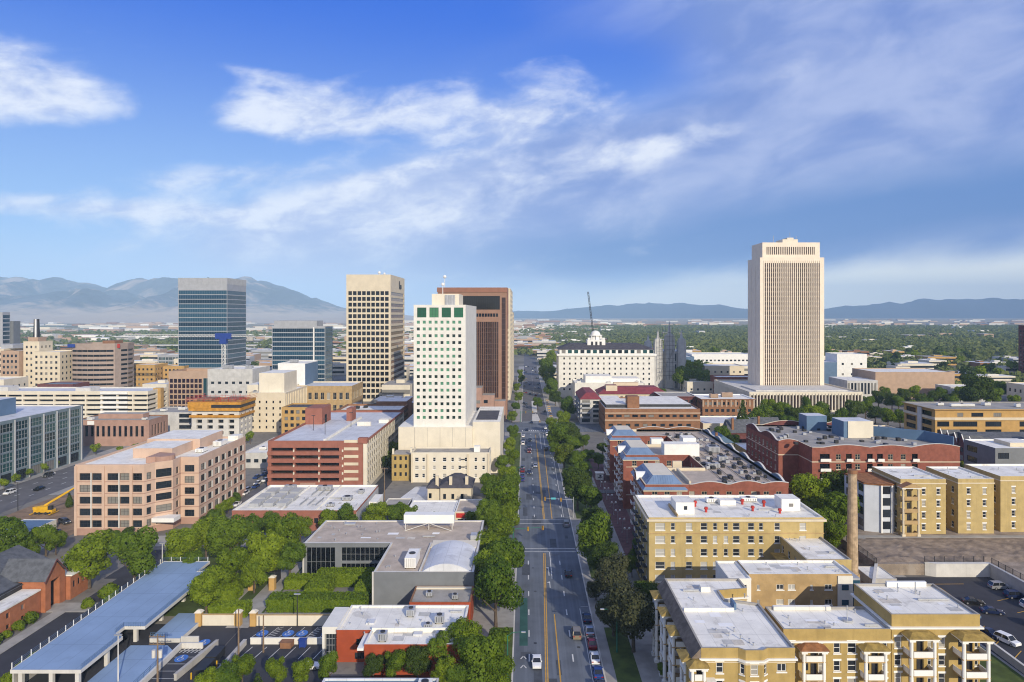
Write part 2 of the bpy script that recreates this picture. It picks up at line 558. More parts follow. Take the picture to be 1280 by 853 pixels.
def offset(poly, o):
    n = len(poly)
    out = []
    for i in range(n):
        p0, p1, p2 = poly[i - 1], poly[i], poly[(i + 1) % n]
        d1 = (p1[0] - p0[0], p1[1] - p0[1])
        d2 = (p2[0] - p1[0], p2[1] - p1[1])
        l1, l2 = math.hypot(*d1), math.hypot(*d2)
        n1 = (d1[1] / l1, -d1[0] / l1)
        n2 = (d2[1] / l2, -d2[0] / l2)
        k = 1 + n1[0] * n2[0] + n1[1] * n2[1]
        k = max(k, 0.2)
        out.append((p1[0] + o * (n1[0] + n2[0]) / k, p1[1] + o * (n1[1] + n2[1]) / k))
    return out


def rect(x0, x1, y0, y1):
    return [(x0, y0), (x1, y0), (x1, y1), (x0, y1)]


def tag(o, label=None, cat=None, group=None, kind=None):
    if label:
        o['label'] = label
    if cat:
        o['category'] = cat
    if group:
        o['group'] = group
    if kind:
        o['kind'] = kind
    return o


def root(name, label, cat, loc, group=None):
    o = bpy.data.objects.new(name, None)
    o.empty_display_size = 0.5
    COL.objects.link(o)
    o.location = loc
    return tag(o, label, cat, group)


KIDS = {}


def kids(o):
    if o.name not in KIDS:
        KIDS[o.name] = [(c, list(c.children)) for c in o.children]
    return KIDS[o.name]


def dup(r, loc, rz=0.0, scale=None, label=None, group=None):
    """copy of a thing with copies of its parts and sub-parts"""
    k = kids(r)
    n = r.copy()
    COL.objects.link(n)
    n.location = loc
    n.rotation_euler = (0, 0, rz)
    if scale is not None:
        n.scale = scale
    if label:
        n['label'] = label
    if group:
        n['group'] = group
    for c, sub in k:
        d = c.copy()
        COL.objects.link(d)
        d.parent = n
        for s in sub:
            e = s.copy()
            COL.objects.link(e)
            e.parent = d
    return n


def on_ground(py, z=0.0):
    """distance down the avenue at which a point of height z is seen that far below the horizon"""
    return (EYE - z) * 853 / (py - 393)


def gx(px, y):
    return (px - 657) * y / 853


def gz(py, y):
    return EYE - (py - 393) * y / 853


def structure(name, mb, m):
    return tag(mb.build(name, m), kind='structure')


ORD = ['nearest', 'second', 'third', 'fourth', 'fifth', 'sixth', 'seventh', 'eighth', 'ninth', 'tenth', 'eleventh', 'twelfth',
       'thirteenth', 'fourteenth', 'fifteenth', 'sixteenth', 'seventeenth', 'eighteenth', 'nineteenth', 'twentieth',
       'twenty-first', 'twenty-second', 'twenty-third', 'twenty-fourth', 'twenty-fifth', 'twenty-sixth', 'twenty-seventh',
       'twenty-eighth', 'twenty-ninth', 'thirtieth', 'thirty-first', 'thirty-second', 'thirty-third', 'thirty-fourth',
       'thirty-fifth', 'thirty-sixth', 'thirty-seventh', 'thirty-eighth', 'thirty-ninth', 'fortieth']

# ------------------------------------------------------------------ windows and buildings
WCACHE = {}


def window_mesh(w, h, st):
    """returns (frame mesh, pane mesh) for a window of that size; x along the wall, y into it"""
    key = (round(w, 2), round(h, 2), st['name'])
    if key in WCACHE:
        return WCACHE[key]
    d = st.get('depth', .18)
    fw = st.get('fw', .08)
    f = MB()
    y0, y1 = d - st.get('fd', .07), d
    f.box(0, fw, y0, y1, 0, h)
    f.box(w - fw, w, y0, y1, 0, h)
    f.box(fw, w - fw, y0, y1, 0, fw)
    f.box(fw, w - fw, y0, y1, h - fw, h)
    nv, nh = st.get('nv', 0), st.get('nh', 0)
    if callable(nv):
        nv = nv(w)
    if callable(nh):
        nh = nh(h)
    bw = st.get('bw', fw * .8)
    for i in range(nv):
        x = w * (i + 1) / (nv + 1)
        f.box(x - bw / 2, x + bw / 2, y0 + .01, y1, fw, h - fw)
    for i in range(nh):
        z = h * (i + 1) / (nh + 1)
        f.box(fw, w - fw, y0 + .02, y1, z - bw / 2, z + bw / 2)
    if 'sill' in st:
        s = st['sill']
        f.box(-.12, w + .12, -s, -.003, -.2, -.002, 1)
    if 'lintel' in st:
        s = st['lintel']
        f.box(-.16, w + .16, -s, -.003, h + .002, h + .34, 1)
    fm = bpy.data.meshes.new('window_frame')
    fm.from_pydata(f.v, [], f.f)
    fm.materials.append(st['frame'])
    fm.materials.append(st.get('trim', st['frame']))
    fm.polygons.foreach_set('material_index', f.mi)
    p = MB()
    p.quad((0, d, 0), (w, d, 0), (w, d, h), (0, d, h))
    pm = bpy.data.meshes.new('pane')
    pm.from_pydata(p.v, [], p.f)
    pm.materials.append(st['pane'])
    # both in one mesh for far windows
    n = len(f.v)
    am = bpy.data.meshes.new('window')
    am.from_pydata(f.v + p.v, [], f.f + [tuple(n + i for i in q) for q in p.f])
    am.materials.append(st['frame'])
    am.materials.append(st.get('trim', st['frame']))
    am.materials.append(st['pane'])
    am.polygons.foreach_set('material_index', f.mi + [2])
    WCACHE[key] = (fm, pm, am, f.v + p.v, f.f + [tuple(n + i for i in q) for q in p.f], f.mi + [2])
    return WCACHE[key]


STY = {}


def style(name, frame, pane, **kw):
    STY[name] = dict(name=name, frame=frame, pane=pane, **kw)
    return name


def grid(L, ncol, w, h, zs, m0=0.0, m1=None):
    m1 = m0 if m1 is None else m1
    s = (L - m0 - m1) / ncol
    return [(m0 + (i + .5) * s - w / 2, z, w, h) for z in zs for i in range(ncol)]


def rows(z, dz, n):
    return [z + dz * i for i in range(n)]


class Bld:
    """a building: walls with real openings, roof, parapet, each window a part"""
    def __init__(s, name, label, foot, z1, wall, roofm=None, fac=None, z0=0.0, par=(.8, .3), cat='building', group=None,
                 near=False, coping=None, rt=None, cap=100, wallname='wall', over=.03, emat=None):
        s.foot, s.z1, s.z0, s.wall = foot, z1, z0, wall
        cx = sum(p[0] for p in foot) / len(foot)
        cy = sum(p[1] for p in foot) / len(foot)
        s.root = rt or root(name, label, cat, (cx, cy, 0), group)
        o = s.root.location
        mb = MB()
        k = len(foot)
        s.wins = []
        fac = fac or {}
        for e in range(k):
            p0, p1 = foot[e], foot[(e + 1) % k]
            groups = fac.get(e, [])
            wl = []
            for g in groups:
                st = STY[g[1]]
                for (u, v, w, h) in g[0]:
                    wl.append((u, u + w, v, v + h, st.get('depth', .18)))
                    s.wins.append((e, u, v, w, h, st))
            n0 = len(mb.f)
            s.facade(mb, p0, p1, z0, z1, wl)
            if emat and e in emat:
                mb.mi[n0:] = [1] * (len(mb.f) - n0)
        mb.build(wallname, [wall] + list(dict.fromkeys(emat.values())) if emat else wall, s.root)
        if roofm is not None:
            t = par[1] if par else 0
            r = MB()
            r.poly([(x, y, z1 + .02) for x, y in (offset(foot, -t + .01) if par else foot)])
            r.build('roof', roofm, s.root)
        if par:
            p = MB()
            p.ring(foot, over, par[1], z1, z1 + par[0], 0, 1)
            p.build('parapet', [wall, coping or wall], s.root)
        # windows: nearest hundred as parts
        def dist(q):
            e, u = q[0], q[1]
            p0 = foot[e]
            p1 = foot[(e + 1) % k]
            L = math.hypot(p1[0] - p0[0], p1[1] - p0[1])
            x = p0[0] + (p1[0] - p0[0]) * u / L
            y = p0[1] + (p1[1] - p0[1]) * u / L
            return y * y + x * x + (q[2] - EYE) ** 2 - 300 * q[3] * q[4]
        s.wins.sort(key=dist)
        rest = MB()
        rmats = []
        for i, (e, u, v, w, h, st) in enumerate(s.wins):
            p0, p1 = foot[e], foot[(e + 1) % k]
            L = math.hypot(p1[0] - p0[0], p1[1] - p0[1])
            dx, dy = (p1[0] - p0[0]) / L, (p1[1] - p0[1]) / L
            fm, pm, am, av, af, ai = window_mesh(w, h, st)
            loc = (p0[0] + dx * u - o[0], p0[1] + dy * u - o[1], v - o[2])
            if i < cap:
                wo_ = bpy.data.objects.new('window', fm if near else am)
                COL.objects.link(wo_)
                wo_.parent = s.root
                wo_.location = loc
                wo_.rotation_euler = (0, 0, math.atan2(dy, dx))
                if near:
                    pn = bpy.data.objects.new('pane', pm)
                    COL.objects.link(pn)
                    pn.parent = wo_
            else:
                ms = [st['frame'], st.get('trim', st['frame']), st['pane']]
                for q in ms:
                    if q not in rmats:
                        rmats.append(q)
                n = len(rest.v)
                ox, oy, oz = loc[0] + o[0], loc[1] + o[1], loc[2] + o[2]
                rest.v += [(ox + dx * a - dy * b, oy + dy * a + dx * b, oz + c_) for a, b, c_ in av]
                rest.f += [tuple(n + j for j in q) for q in af]
                rest.mi += [rmats.index(ms[j]) for j in ai]
        if rest.v:
            tag(rest.build('window', rmats, s.root), kind='stuff')

    def facade(s, mb, p0, p1, z0, z1, wl):
        L = math.hypot(p1[0] - p0[0], p1[1] - p0[1])
        dx, dy = (p1[0] - p0[0]) / L, (p1[1] - p0[1]) / L

        def P(u, v, d=0.0):
            return (p0[0] + dx * u - dy * d, p0[1] + dy * u + dx * d, v)
        vs = sorted(set([z0, z1] + [w[2] for w in wl] + [w[3] for w in wl]))
        for a, b in zip(vs, vs[1:]):
            if b - a < 1e-5:
                continue
            cut = sorted([(w[0], w[1]) for w in wl if w[2] <= a + 1e-6 and w[3] >= b - 1e-6])
            u = 0.0
            for c0, c1 in cut + [(L, L)]:
                if c0 - u > 1e-5:
                    mb.quad(P(u, a), P(c0, a), P(c0, b), P(u, b))
                u = max(u, c1)
        for u0, u1, v0, v1, d in wl:
            mb.quad(P(u0, v0), P(u0, v1), P(u0, v1, d), P(u0, v0, d))
            mb.quad(P(u1, v1), P(u1, v0), P(u1, v0, d), P(u1, v1, d))
            mb.quad(P(u0, v0), P(u0, v0, d), P(u1, v0, d), P(u1, v0))
            mb.quad(P(u0, v1, d), P(u0, v1), P(u1, v1), P(u1, v1, d))

    def band(s, name, m, z0, z1, out=.15, inn=.02):
        b = MB()
        b.ring(s.foot, out, inn, z0, z1)
        return b.build(name, m, s.root)

    def boxes(s, name, m, lst, top=None):
        """each box its own part"""
        for q in lst:
            b = MB()
            b.box(*q[:6], 0, 1 if top is not None else None)
            b.build(name, [m, top] if top is not None else m, s.root)

    def vents(s, n, seed, z=None, x0=None, x1=None, y0=None, y1=None, h=.6):
        """small vent pipes on the roof"""
        rnd = random.Random(seed)
        z = s.z1 if z is None else z
        xs = [p[0] for p in s.foot]
        ys = [p[1] for p in s.foot]
        x0 = min(xs) + 1.5 if x0 is None else x0
        x1 = max(xs) - 1.5 if x1 is None else x1
        y0 = min(ys) + 1.5 if y0 is None else y0
        y1 = max(ys) - 1.5 if y1 is None else y1
        for _ in range(n):
            b = MB()
            x, y = rnd.uniform(x0, x1), rnd.uniform(y0, y1)
            hh = h * rnd.uniform(.5, 1.2)
            b.cyl(x, y, z + .03, z + hh, .1, n=7)
            b.cyl(x, y, z + hh, z + hh + .1, .17, n=7)
            b.build('vent_pipe', m_metal, s.root)

    def patches(s, n, seed, x0=None, x1=None, y0=None, y1=None):
        """patched and re-coated areas, drains and a duct run on a flat roof"""
        rnd = random.Random(seed)
        xs, ys = [p[0] for p in s.foot], [p[1] for p in s.foot]
        x0 = min(xs) + 1.2 if x0 is None else x0
        x1 = max(xs) - 1.2 if x1 is None else x1
        y0 = min(ys) + 1.2 if y0 is None else y0
        y1 = max(ys) - 1.2 if y1 is None else y1
        for i in range(n):
            b = MB()
            w, d = rnd.uniform(.8, 3.6), rnd.uniform(.6, 2.2)
            x, y = rnd.uniform(x0, max(x0, x1 - w)), rnd.uniform(y0, max(y0, y1 - d))
            z = s.z1 + .03 + .004 * i
            b.quad((x, y, z), (x + w, y, z), (x + w, y + d, z), (x, y + d, z))
            b.build('roof_patch', (m_patch1, m_patch2, m_patch3)[i % 3], s.root)
        b = MB()
        x, y = rnd.uniform(x0 + 1, x1 - 1), rnd.uniform(y0, y1)
        L = min(x1 - x, rnd.uniform(3, 7))
        b.box(x, x + L, y, y + .3, s.z1 + .15, s.z1 + .45)
        for k in range(3):
            b.box(x + L * k / 3 + .1, x + L * k / 3 + .2, y + .05, y + .25, s.z1 + .02, s.z1 + .15)
        b.build('roof_duct', m_metal, s.root)

    def hvac(s, lst, m=None, z=None):
        """rooftop air handlers: (x, y, w, d, h)"""
        z = s.z1 if z is None else z
        for (x, y, w, d, h) in lst:
            b = MB()
            b.box(x - w / 2, x + w / 2, y - d / 2, y + d / 2, z + .25, z + h, 0)
            b.box(x - w / 2 + .1, x - w / 2 + .3, y - d / 2 + .1, y + d / 2 - .1, z + .02, z + .25, 1)
            b.box(x + w / 2 - .3, x + w / 2 - .1, y - d / 2 + .1, y + d / 2 - .1, z + .02, z + .25, 1)
            b.cyl(x, y, z + h, z + h + .2, min(w, d) * .3, n=10, m=1)
            nl = max(2, int(w / .5))
            for i in range(nl):
                xx = x - w / 2 + .15 + (w - .3) * (i + .5) / nl
                b.box(xx - .05, xx + .05, y - d / 2 - .03, y - d / 2 - .003, z + .4, z + h - .15, 1)
            b.build('roof_unit', [m or m_white, m_dark], s.root)


def wavy(rt, name, p0, p1, z, base, humps, th, m, mc, n=64, inner=1):
    """curved parapet wall along p0-p1; humps = (centre, half width, height) in metres along it"""
    L = math.hypot(p1[0] - p0[0], p1[1] - p0[1])
    dx, dy = (p1[0] - p0[0]) / L, (p1[1] - p0[1]) / L
    def top(u):
        t = base
        for c_, w_, h_ in humps:
            if abs(u - c_) < w_:
                t = max(t, base + h_ * .75 * math.cos((u - c_) / w_ * math.pi / 2))
        return t
    def P(u, d, v):
        return (p0[0] + dx * u - dy * d, p0[1] + dy * u + dx * d, v)
    b = MB()
    us = [L * i / n for i in range(n + 1)]
    for a, c_ in zip(us, us[1:]):
        ta, tb = z + top(a), z + top(c_)
        b.quad(P(a, -.04, z), P(c_, -.04, z), P(c_, -.04, tb), P(a, -.04, ta), 0)
        b.quad(P(c_, th, z), P(a, th, z), P(a, th, ta), P(c_, th, tb), 0)
        # coping, a little proud
        b.quad(P(a, -.12, ta), P(c_, -.12, tb), P(c_, -.12, tb + .15), P(a, -.12, ta + .15), 1)
        b.quad(P(a, -.12, ta + .15), P(c_, -.12, tb + .15), P(c_, th + .1, tb + .15), P(a, th + .1, ta + .15), 1)
        b.quad(P(c_, th + .1, tb), P(a, th + .1, ta), P(a, th + .1, ta + .15), P(c_, th + .1, tb + .15), 1)
        b.quad(P(c_, -.12, tb), P(a, -.12, ta), P(a, th + .1, ta), P(c_, th + .1, tb), 1)
    for u in (0, L):
        t = z + top(u) + .15
        b.quad(P(u, -.04, z), P(u, th, z), P(u, th, t), P(u, -.04, t), 0)
    return b.build(name, [m, mc], rt)


m_tan2 = mat('red_tan_granite', (0.29, 0.165, 0.11), .6, .08, .3)
m_bronze = mat('bronze_frame', (0.075, 0.04, 0.032), .5, .1, .5)
m_slot = mat('brown_spandrel', (0.34, 0.27, 0.205), .8, .1, .5)
style('plain', m_white, g_dark)
style('dkframe', m_dark, g_dark)
style('sash', m_white, g_apt, nh=1, sill=.12, trim=m_white)
style('sashl', m_white, g_apt, nh=1, sill=.12, lintel=.05, trim=m_white, fw=.1)
style('pair', m_white, g_blind, nv=1, nh=0, sill=.12, trim=m_white, fw=.1)
style('wide', m_white, g_blind, nv=2, nh=0, sill=.12, trim=m_white, fw=.1)
style('plainsill', m_white, g_blind, sill=.1, nh=1)
style('pinkwin', m_dark, g_dark, nv=2, nh=1, depth=.35, fw=.07)
style('brickwin', m_cream, g_apt, nh=1, nv=1, sill=.1)
style('slit', m_dark, g_black, depth=.4)
style('void', m_black, g_black, depth=1.6, fw=.02)  # unglazed opening: black sheet stands for the shade inside
m_bluefr = mat('blue_grey_mullion', (0.24, 0.31, 0.37), .45, .08, .3, spec=.5)
style('band', m_bluefr, g_blue, nv=lambda w: int(w / 1.6), depth=.12, fw=.06, bw=.07)
style('bandteal', m_greyl, g_teal, nv=lambda w: int(w / 2.2), nh=1, depth=.2, fw=.1, bw=.1)
style('bandbrown', m_dark, g_black, nv=lambda w: int(w / 3), depth=.45, fw=.04)
style('green', m_white, g_green, depth=.3, fw=.04)
style('greenbig', m_dark, g_greenb, nv=2, nh=2, depth=.3, fw=.06)
style('towersq', m_dark, g_black, depth=.6, fw=.05)
style('towerband', m_tanst, g_brown, depth=.5, fw=.05, nv=lambda w: int(w / 2))
style('bronze', m_bronze, g_brown, depth=.3, fw=.04, nh=lambda h: int(h / 3.6), bw=.35)
style('bronzeband', m_dark, g_black, depth=.5, fw=.05, nv=lambda w: int(w / 1.5))
style('slot', m_slot, g_brown, depth=.5, fw=.05, nh=lambda h: int(h / 3.75), bw=.9, fd=.1)
style('slotshort', m_cream, g_brown, depth=.8, fw=.06, fd=.1)
style('blackwall', m_metal, g_black, nv=lambda w: int(w / 1.35), nh=1, depth=.2, fw=.06, bw=.05)
style('shop', m_dark, g_dark, nv=lambda w: int(w / 1.2), depth=.2, fw=.06)
style('maroon', m_dark, g_purple, depth=.5, fw=.05, nv=1)
style('mill', m_dark, g_dark, depth=.35, fw=.08, nh=2)
style('arched', m_dark, g_black, depth=.5, fw=.06)
style('deckopen', m_black, g_black, depth=.25, fw=.04)  # open deck without glass: black sheet paints the shade within

# ================================================================== GROUND
def ground_material():
    m = bpy.data.materials.new('valley_ground')
    m.use_nodes = True
    nt = m.node_tree
    t = NT(nt)
    b = nt.nodes['Principled BSDF']
    b.inputs['Roughness'].default_value = .95
    b.inputs['Specular IOR Level'].default_value = .1
    g = t.node('ShaderNodeNewGeometry')
    pos = g.outputs['Position']
    s = t.node('ShaderNodeSeparateXYZ')
    nt.links.new(pos, s.inputs[0])
    n1 = t.noise(pos, .02, 5, .6)
    n2 = t.noise(pos, .35, 4, .6)
    city = t.mix(t.sstep(n1, .35, .65), (.15, .142, .132), (.26, .24, .21))
    city = t.mix(t.sstep(n2, .5, .75, 0, .5), city, (.08, .08, .085))
    mp = t.node('ShaderNodeMapping')
    nt.links.new(pos, mp.inputs[0])
    mp.inputs['Scale'].default_value = (.0018, .0034, 1)
    v = t.node('ShaderNodeTexVoronoi', feature='F1')
    nt.links.new(mp.outputs[0], v.inputs['Vector'])
    v.inputs['Scale'].default_value = 1.3
    sc_ = t.node('ShaderNodeSeparateColor')
    nt.links.new(v.outputs['Color'], sc_.inputs[0])
    field = t.mix(t.sstep(sc_.outputs[0], .2, .8), (.27, .20, .125), (.42, .33, .235))
    field = t.mix(t.m('GREATER_THAN', sc_.outputs[1], .72), field, (.12, .14, .06))
    field = t.mix(t.m('GREATER_THAN', sc_.outputs[2], .82), field, (.47, .43, .36))
    mp2 = t.node('ShaderNodeMapping')
    nt.links.new(pos, mp2.inputs[0])
    mp2.inputs['Scale'].default_value = (.006, .0016, 1)
    n3 = t.noise(mp2.outputs[0], 1.0, 6, .6)
    far = t.mix(t.sstep(n3, .45, .62), field, (.13, .14, .075))
    yj = t.m('ADD', s.outputs[1], t.m('MULTIPLY', t.m('SUBTRACT', n3, .5), 900.0))
    col = t.mix(t.sstep(yj, 750, 1900), city, far)
    wood = t.m('MULTIPLY', t.m('MULTIPLY', t.sstep(yj, 900, 1300), t.sstep(yj, 3900, 3300)), t.sstep(t.m('DIVIDE', s.outputs[0], t.m('MAXIMUM', s.outputs[1], 1.0)), -.02, .12))
    col = t.mix(t.m('MULTIPLY', wood, .75), col, (.095, .125, .05))
    plain = t.mix(t.sstep(n3, .4, .6), (.40, .32, .23), (.30, .25, .17))
    col = t.mix(t.sstep(yj, 3800, 5200, 0, .8), col, plain)
    nt.links.new(col, b.inputs['Base Color'])
    return m


mb = MB()
mb.quad((-17000, -600, 0), (17000, -600, 0), (17000, 16000, 0), (-17000, 16000, 0))
structure('ground', mb, ground_material())


def sheet(name, m, polys, z):
    b = MB()
    for p in polys:
        if len(p) == 4 and not hasattr(p[0], '__len__'):
            p = rect(*p)
        b.poly([(x, y, z) for x, y in p])
    return structure(name, b, m)


def slab(name, m, polys, z1, z0=-.05):
    b = MB()
    for p in polys:
        if len(p) == 4 and not hasattr(p[0], '__len__'):
            p = rect(*p)
        b.prism(p, z0, z1)
    return structure(name, b, m)


KL, KR = -2.4, 14.9
# blocks of sidewalk and planting beside the avenue, a kerb's height above the road
slab('sidewalk', m_walk, [(-12, KL - .3, 60, 202), (-12, KL - .3, 228, 398), (-9, KL - .3, 438, 900),
                          (KR + .3, 28, 60, 396), (KR + .3, 25, 438, 900)], .14)
slab('kerb', m_concl, [(KL - .3, KL, 60, 202), (KL - .3, KL, 228, 398), (KL - .3, KL, 438, 900),
                       (KR, KR + .3, 60, 396), (KR, KR + .3, 438, 900),
                       (-12, KL - .3, 202, 202.3), (-12, KL - .3, 227.7, 228)], .16)
sheet('avenue_road', m_asph, [(KL, KR, 60, 440)], .02)
sheet('far_avenue_road', m_asphl, [(KL, KR, 440, 1500)], .02)
sheet('cross_street', m_asph, [(-104, KL - .003, 202.3, 216), (-13, KL - .003, 216.003, 227.7)], .02)
sheet('state_street', m_asph, [(-130, KL - .003, 400, 436), (KR + .003, 60, 400, 436), (60.003, 200, 405, 432)], .02)
sheet('parallel_street', m_asphl, [(-206, -182, 150, 520)], .02)
sheet('street_sidewalk', m_walk, [(-212, -206.003, 150, 520), (-182 + .003, -178, 260, 420)], .14)
sheet('alley', m_asphd, [(-61, -55, 228.5, 345), (-74, -61.003, 255, 264)], .02)
sheet('side_lane', m_asphl, [(-104, -101, 216.003, 300), (-106.5, -104.003, 205, 300)], .02)

# lawns
slab('lawn', m_lawn, [(-6.2, KL - .303, 62, 150), (-6.2, KL - .303, 232, 396)], .19)
slab('park_lawn', m_lawn, [(17.2, 27.8, 60, 122), (17.2, 21.8, 122, 150), (17.2, 26, 152, 164), (17.2, 26, 230, 262), (17.2, 25.5, 268, 300),
                           (17.2, 30, 305, 345), (17.2, 26, 178, 222)], .19)
slab('garden_lawn', m_lawn, [(-96, -60.5, 156, 202)], .05)
sheet('garden_path', m_walk, [(-72, -69, 153, 186), (-66, -61, 150, 190), (-61, -36, 152.5, 157.5)], .075)
sheet('forecourt', m_walk, [(-118, -84, 203, 212.5)], .06)
sheet('apartment_path', m_walk, [(21.8, 24.2, 100, 150), (24.2, 28, 142, 146), (15.2, 21.8, 118, 121)], .225)
sheet('brick_walk', m_paver, [(28.5, 35.5, 190, 330)], .06)
slab('plain_walk', m_walk, [(26, 28.5, 188, 330)], .15)
sheet('driveway', m_asphl, [(KR + .3, 34.5, 262.5, 267.5), (26, 34.5, 331, 345)], .24)

# left car parks and drive
sheet('hall_driveway', m_asphd, [(-106.5, -95.6, 110, 178), (-110, -98, 178.003, 200)], .03)
slab('hall_walk', m_walk, [(-109.3, -106.5, 110, 158), (-112, -102, 158.003, 163)], .15)
sheet('staff_car_park', m_asphd, [(-95.5, -62.6, 108, 152), (-62.6, -30, 108, 130)], .03)
sheet('clinic_car_park', m_asphd, [(-62.5, -38, 130.003, 151)], .032)
sheet('construction_yard', m_soil, [(-178, -142, 205, 260)], .03)
sheet('yard_paving', m_walk, [(-178, -142, 180, 204.5)], .03)
sheet('house_yard', m_roofb, [[(-48, 250.5), (-34, 250.5), (-30, 262), (-26, 273), (-44, 273)]], .05)
sheet('pub_car_park', m_asphd, [(-55, -14, 217, 250)], .04)

# right: apartment car park and the gravel terrace above it
sheet('apartment_car_park', m_asphd, [(79, 121.7, 143, 179), (95.3, 121.7, 100, 142.997)], .04)
slab('rear_lawn', m_lawn, [(79.5, 94.6, 100, 142.5)], .06)
slab('gravel_terrace', m_gravel, [(93, 240, 180.5, 262), (122.4, 260, 95, 180.5 - .003)], 3.0)
b = MB()
gx_, gy_ = np.arange(94, 200.1, 1.3), np.arange(181.6, 201.2, 1.3)
hh_ = {}
for i, x in enumerate(gx_):
    for j, y in enumerate(gy_):
        e_ = min(j, len(gy_) - 1 - j, i, len(gx_) - 1 - i, 2) / 2
        hh_[i, j] = 3.01 + e_ * (.28 + .22 * math.sin(x * .23 + y * .31) * math.sin(y * .4 - x * .11) + .22 * random.random())
for i in range(len(gx_) - 1):
    for j in range(len(gy_) - 1):
        b.quad(*[(gx_[a], gy_[c_], hh_[a, c_]) for a, c_ in ((i, j), (i + 1, j), (i + 1, j + 1), (i, j + 1))])
structure('rough_dirt', b, mat('rough_brown_dirt', (0.27, 0.21, 0.155), .95, .3, .3, fine=.6, blotch=(0.15, .5, (0.17, 0.13, 0.10), .7)))
slab('back_yard', m_soil, [(78, 92.5, 166, 210)], .5)
slab('terrace_walk', m_walk, [(100, 170, 201.5, 203.5), (97, 100, 186, 203.5)], 3.08, 2.9)
sheet('brick_court', m_walk, [(26.5, 100, 112, 190)], .012)


# ------------------------------------------------------------------ road paint
def dash(b, x, y0, y1, on=3.0, off=7.5, w=.14):
    y = y0
    while y < y1:
        b.quad((x - w, y, .04), (x + w, y, .04), (x + w, min(y + on, y1), .04), (x - w, min(y + on, y1), .04))
        y += on + off


def stripe(b, pts, w=.14, z=.04):
    for p, q in zip(pts, pts[1:]):
        d = Vector((q[0] - p[0], q[1] - p[1]))
        n = Vector((-d.y, d.x)).normalized() * w
        b.quad((p[0] + n.x, p[1] + n.y, z), (p[0] - n.x, p[1] - n.y, z), (q[0] - n.x, q[1] - n.y, z), (q[0] + n.x, q[1] + n.y, z))


b = MB()
for x0, x1 in ((.75, 1.3), (9.5, 9.6)):
    dash(b, x0, 62, 197)
dash(b, 3.0, 232, 396)
dash(b, 12.3, 232, 396)
dash(b, 6.6 + .4, 445, 900, 4, 9)
stripe(b, [(12.7, 62), (12.7, 160)], .07)
stripe(b, [(12.9, 232), (13.4, 330)], .08)
stripe(b, [(6.9, 178), (6.95, 198)], .1)
for y in (198.2, 201.0, 224.8, 229.0):
    stripe(b, [(KL + .3, y), (KR - .3, y)], .16)
for y in (399, 402, 434, 437.5):
    stripe(b, [(KL + .3, y), (KR - .3, y)], .25)
stripe(b, [(10.2, 350), (10.2, 396)], .12)
stripe(b, [(8.2, 350), (8.2, 396)], .12)
for x in np.arange(KL + .6, KR - .5, 1.3):
    stripe(b, [(x, 402.6), (x, 406)], .3)
# turn arrow
b.poly([(6.1, 180, .04), (6.3, 180, .04), (6.3, 185, .04), (6.1, 185, .04)])
b.poly([(5.4, 185.6, .041), (6.3, 185, .041), (6.3, 186.2, .041)])
b.poly([(6.1, 172, .04), (6.3, 172, .04), (6.3, 175, .04), (6.1, 175, .04)])
b.poly([(5.4, 175.6, .041), (6.3, 175, .041), (6.3, 176.2, .041)])
dash(b, -194, 160, 510, 3, 6)
dash(b, -188.5, 160, 510, 3, 6)
dash(b, -200, 160, 510, 3, 6)
for i in range(8):
    stripe(b, [(13.0, 112 + i * 7), (14.7, 112 + i * 7)], .06)
structure('white_lane_marking', b, m_wline)
b = MB()
stripe(b, [(3.75, 62), (3.8, 128), (5.1, 192), (5.2, 197)], .11)
stripe(b, [(4.15, 62), (4.2, 128), (5.5, 192), (5.6, 197)], .11)
stripe(b, [(6.55, 62), (6.6, 157)], .12)
stripe(b, [(6.0, 230), (5.7, 390)], .12)
stripe(b, [(6.4, 230), (6.1, 350)], .12)
stripe(b, [(8.9, 230), (9.4, 350)], .14)
structure('yellow_lane_marking', b, m_yline)
b = MB()
for y in (70, 96, 142):
    b.quad((-1.3, y, .036), (.45, y, .036), (.45, y + 24, .036), (-1.3, y + 24, .036))
structure('green_cycle_lane', b, m_gline)
b = MB()
# cyclist-lane chevron and symbol
for y in (133, 136.5):
    stripe(b, [(-1.0, y), (-.42, y + 1.2)], .12, .05)
    stripe(b, [(-.42, y + 1.2), (.15, y)], .12, .05)
structure('cycle_lane_symbol', b, m_wline)

rd_ = random.Random(44)
b = MB()
for i in range(34):
    x, y = rd_.uniform(KL + .4, KR - 2.6), rd_.uniform(110, 390)
    w, d = rd_.uniform(.5, 2.2), rd_.uniform(2, 11)
    b.quad((x, y, .026 + i * .0002), (x + w, y, .026 + i * .0002), (x + w, y + d, .026 + i * .0002), (x, y + d, .026 + i * .0002))
structure('asphalt_patch', b, mat('dark_asphalt_patch', (0.075, 0.083, 0.098), .9, .2, .4, fine=.2))
b = MB()
for i in range(14):
    x, y = rd_.choice((2.3, 5.2, 8.2, 11.2)) + rd_.uniform(-.4, .4), rd_.uniform(112, 300)
    b.poly([(x + .38 * math.cos(a), y + .38 * math.sin(a), .035) for a in np.linspace(0, 2 * math.pi, 13)[:-1]])
structure('manhole_cover', b, m_dark)

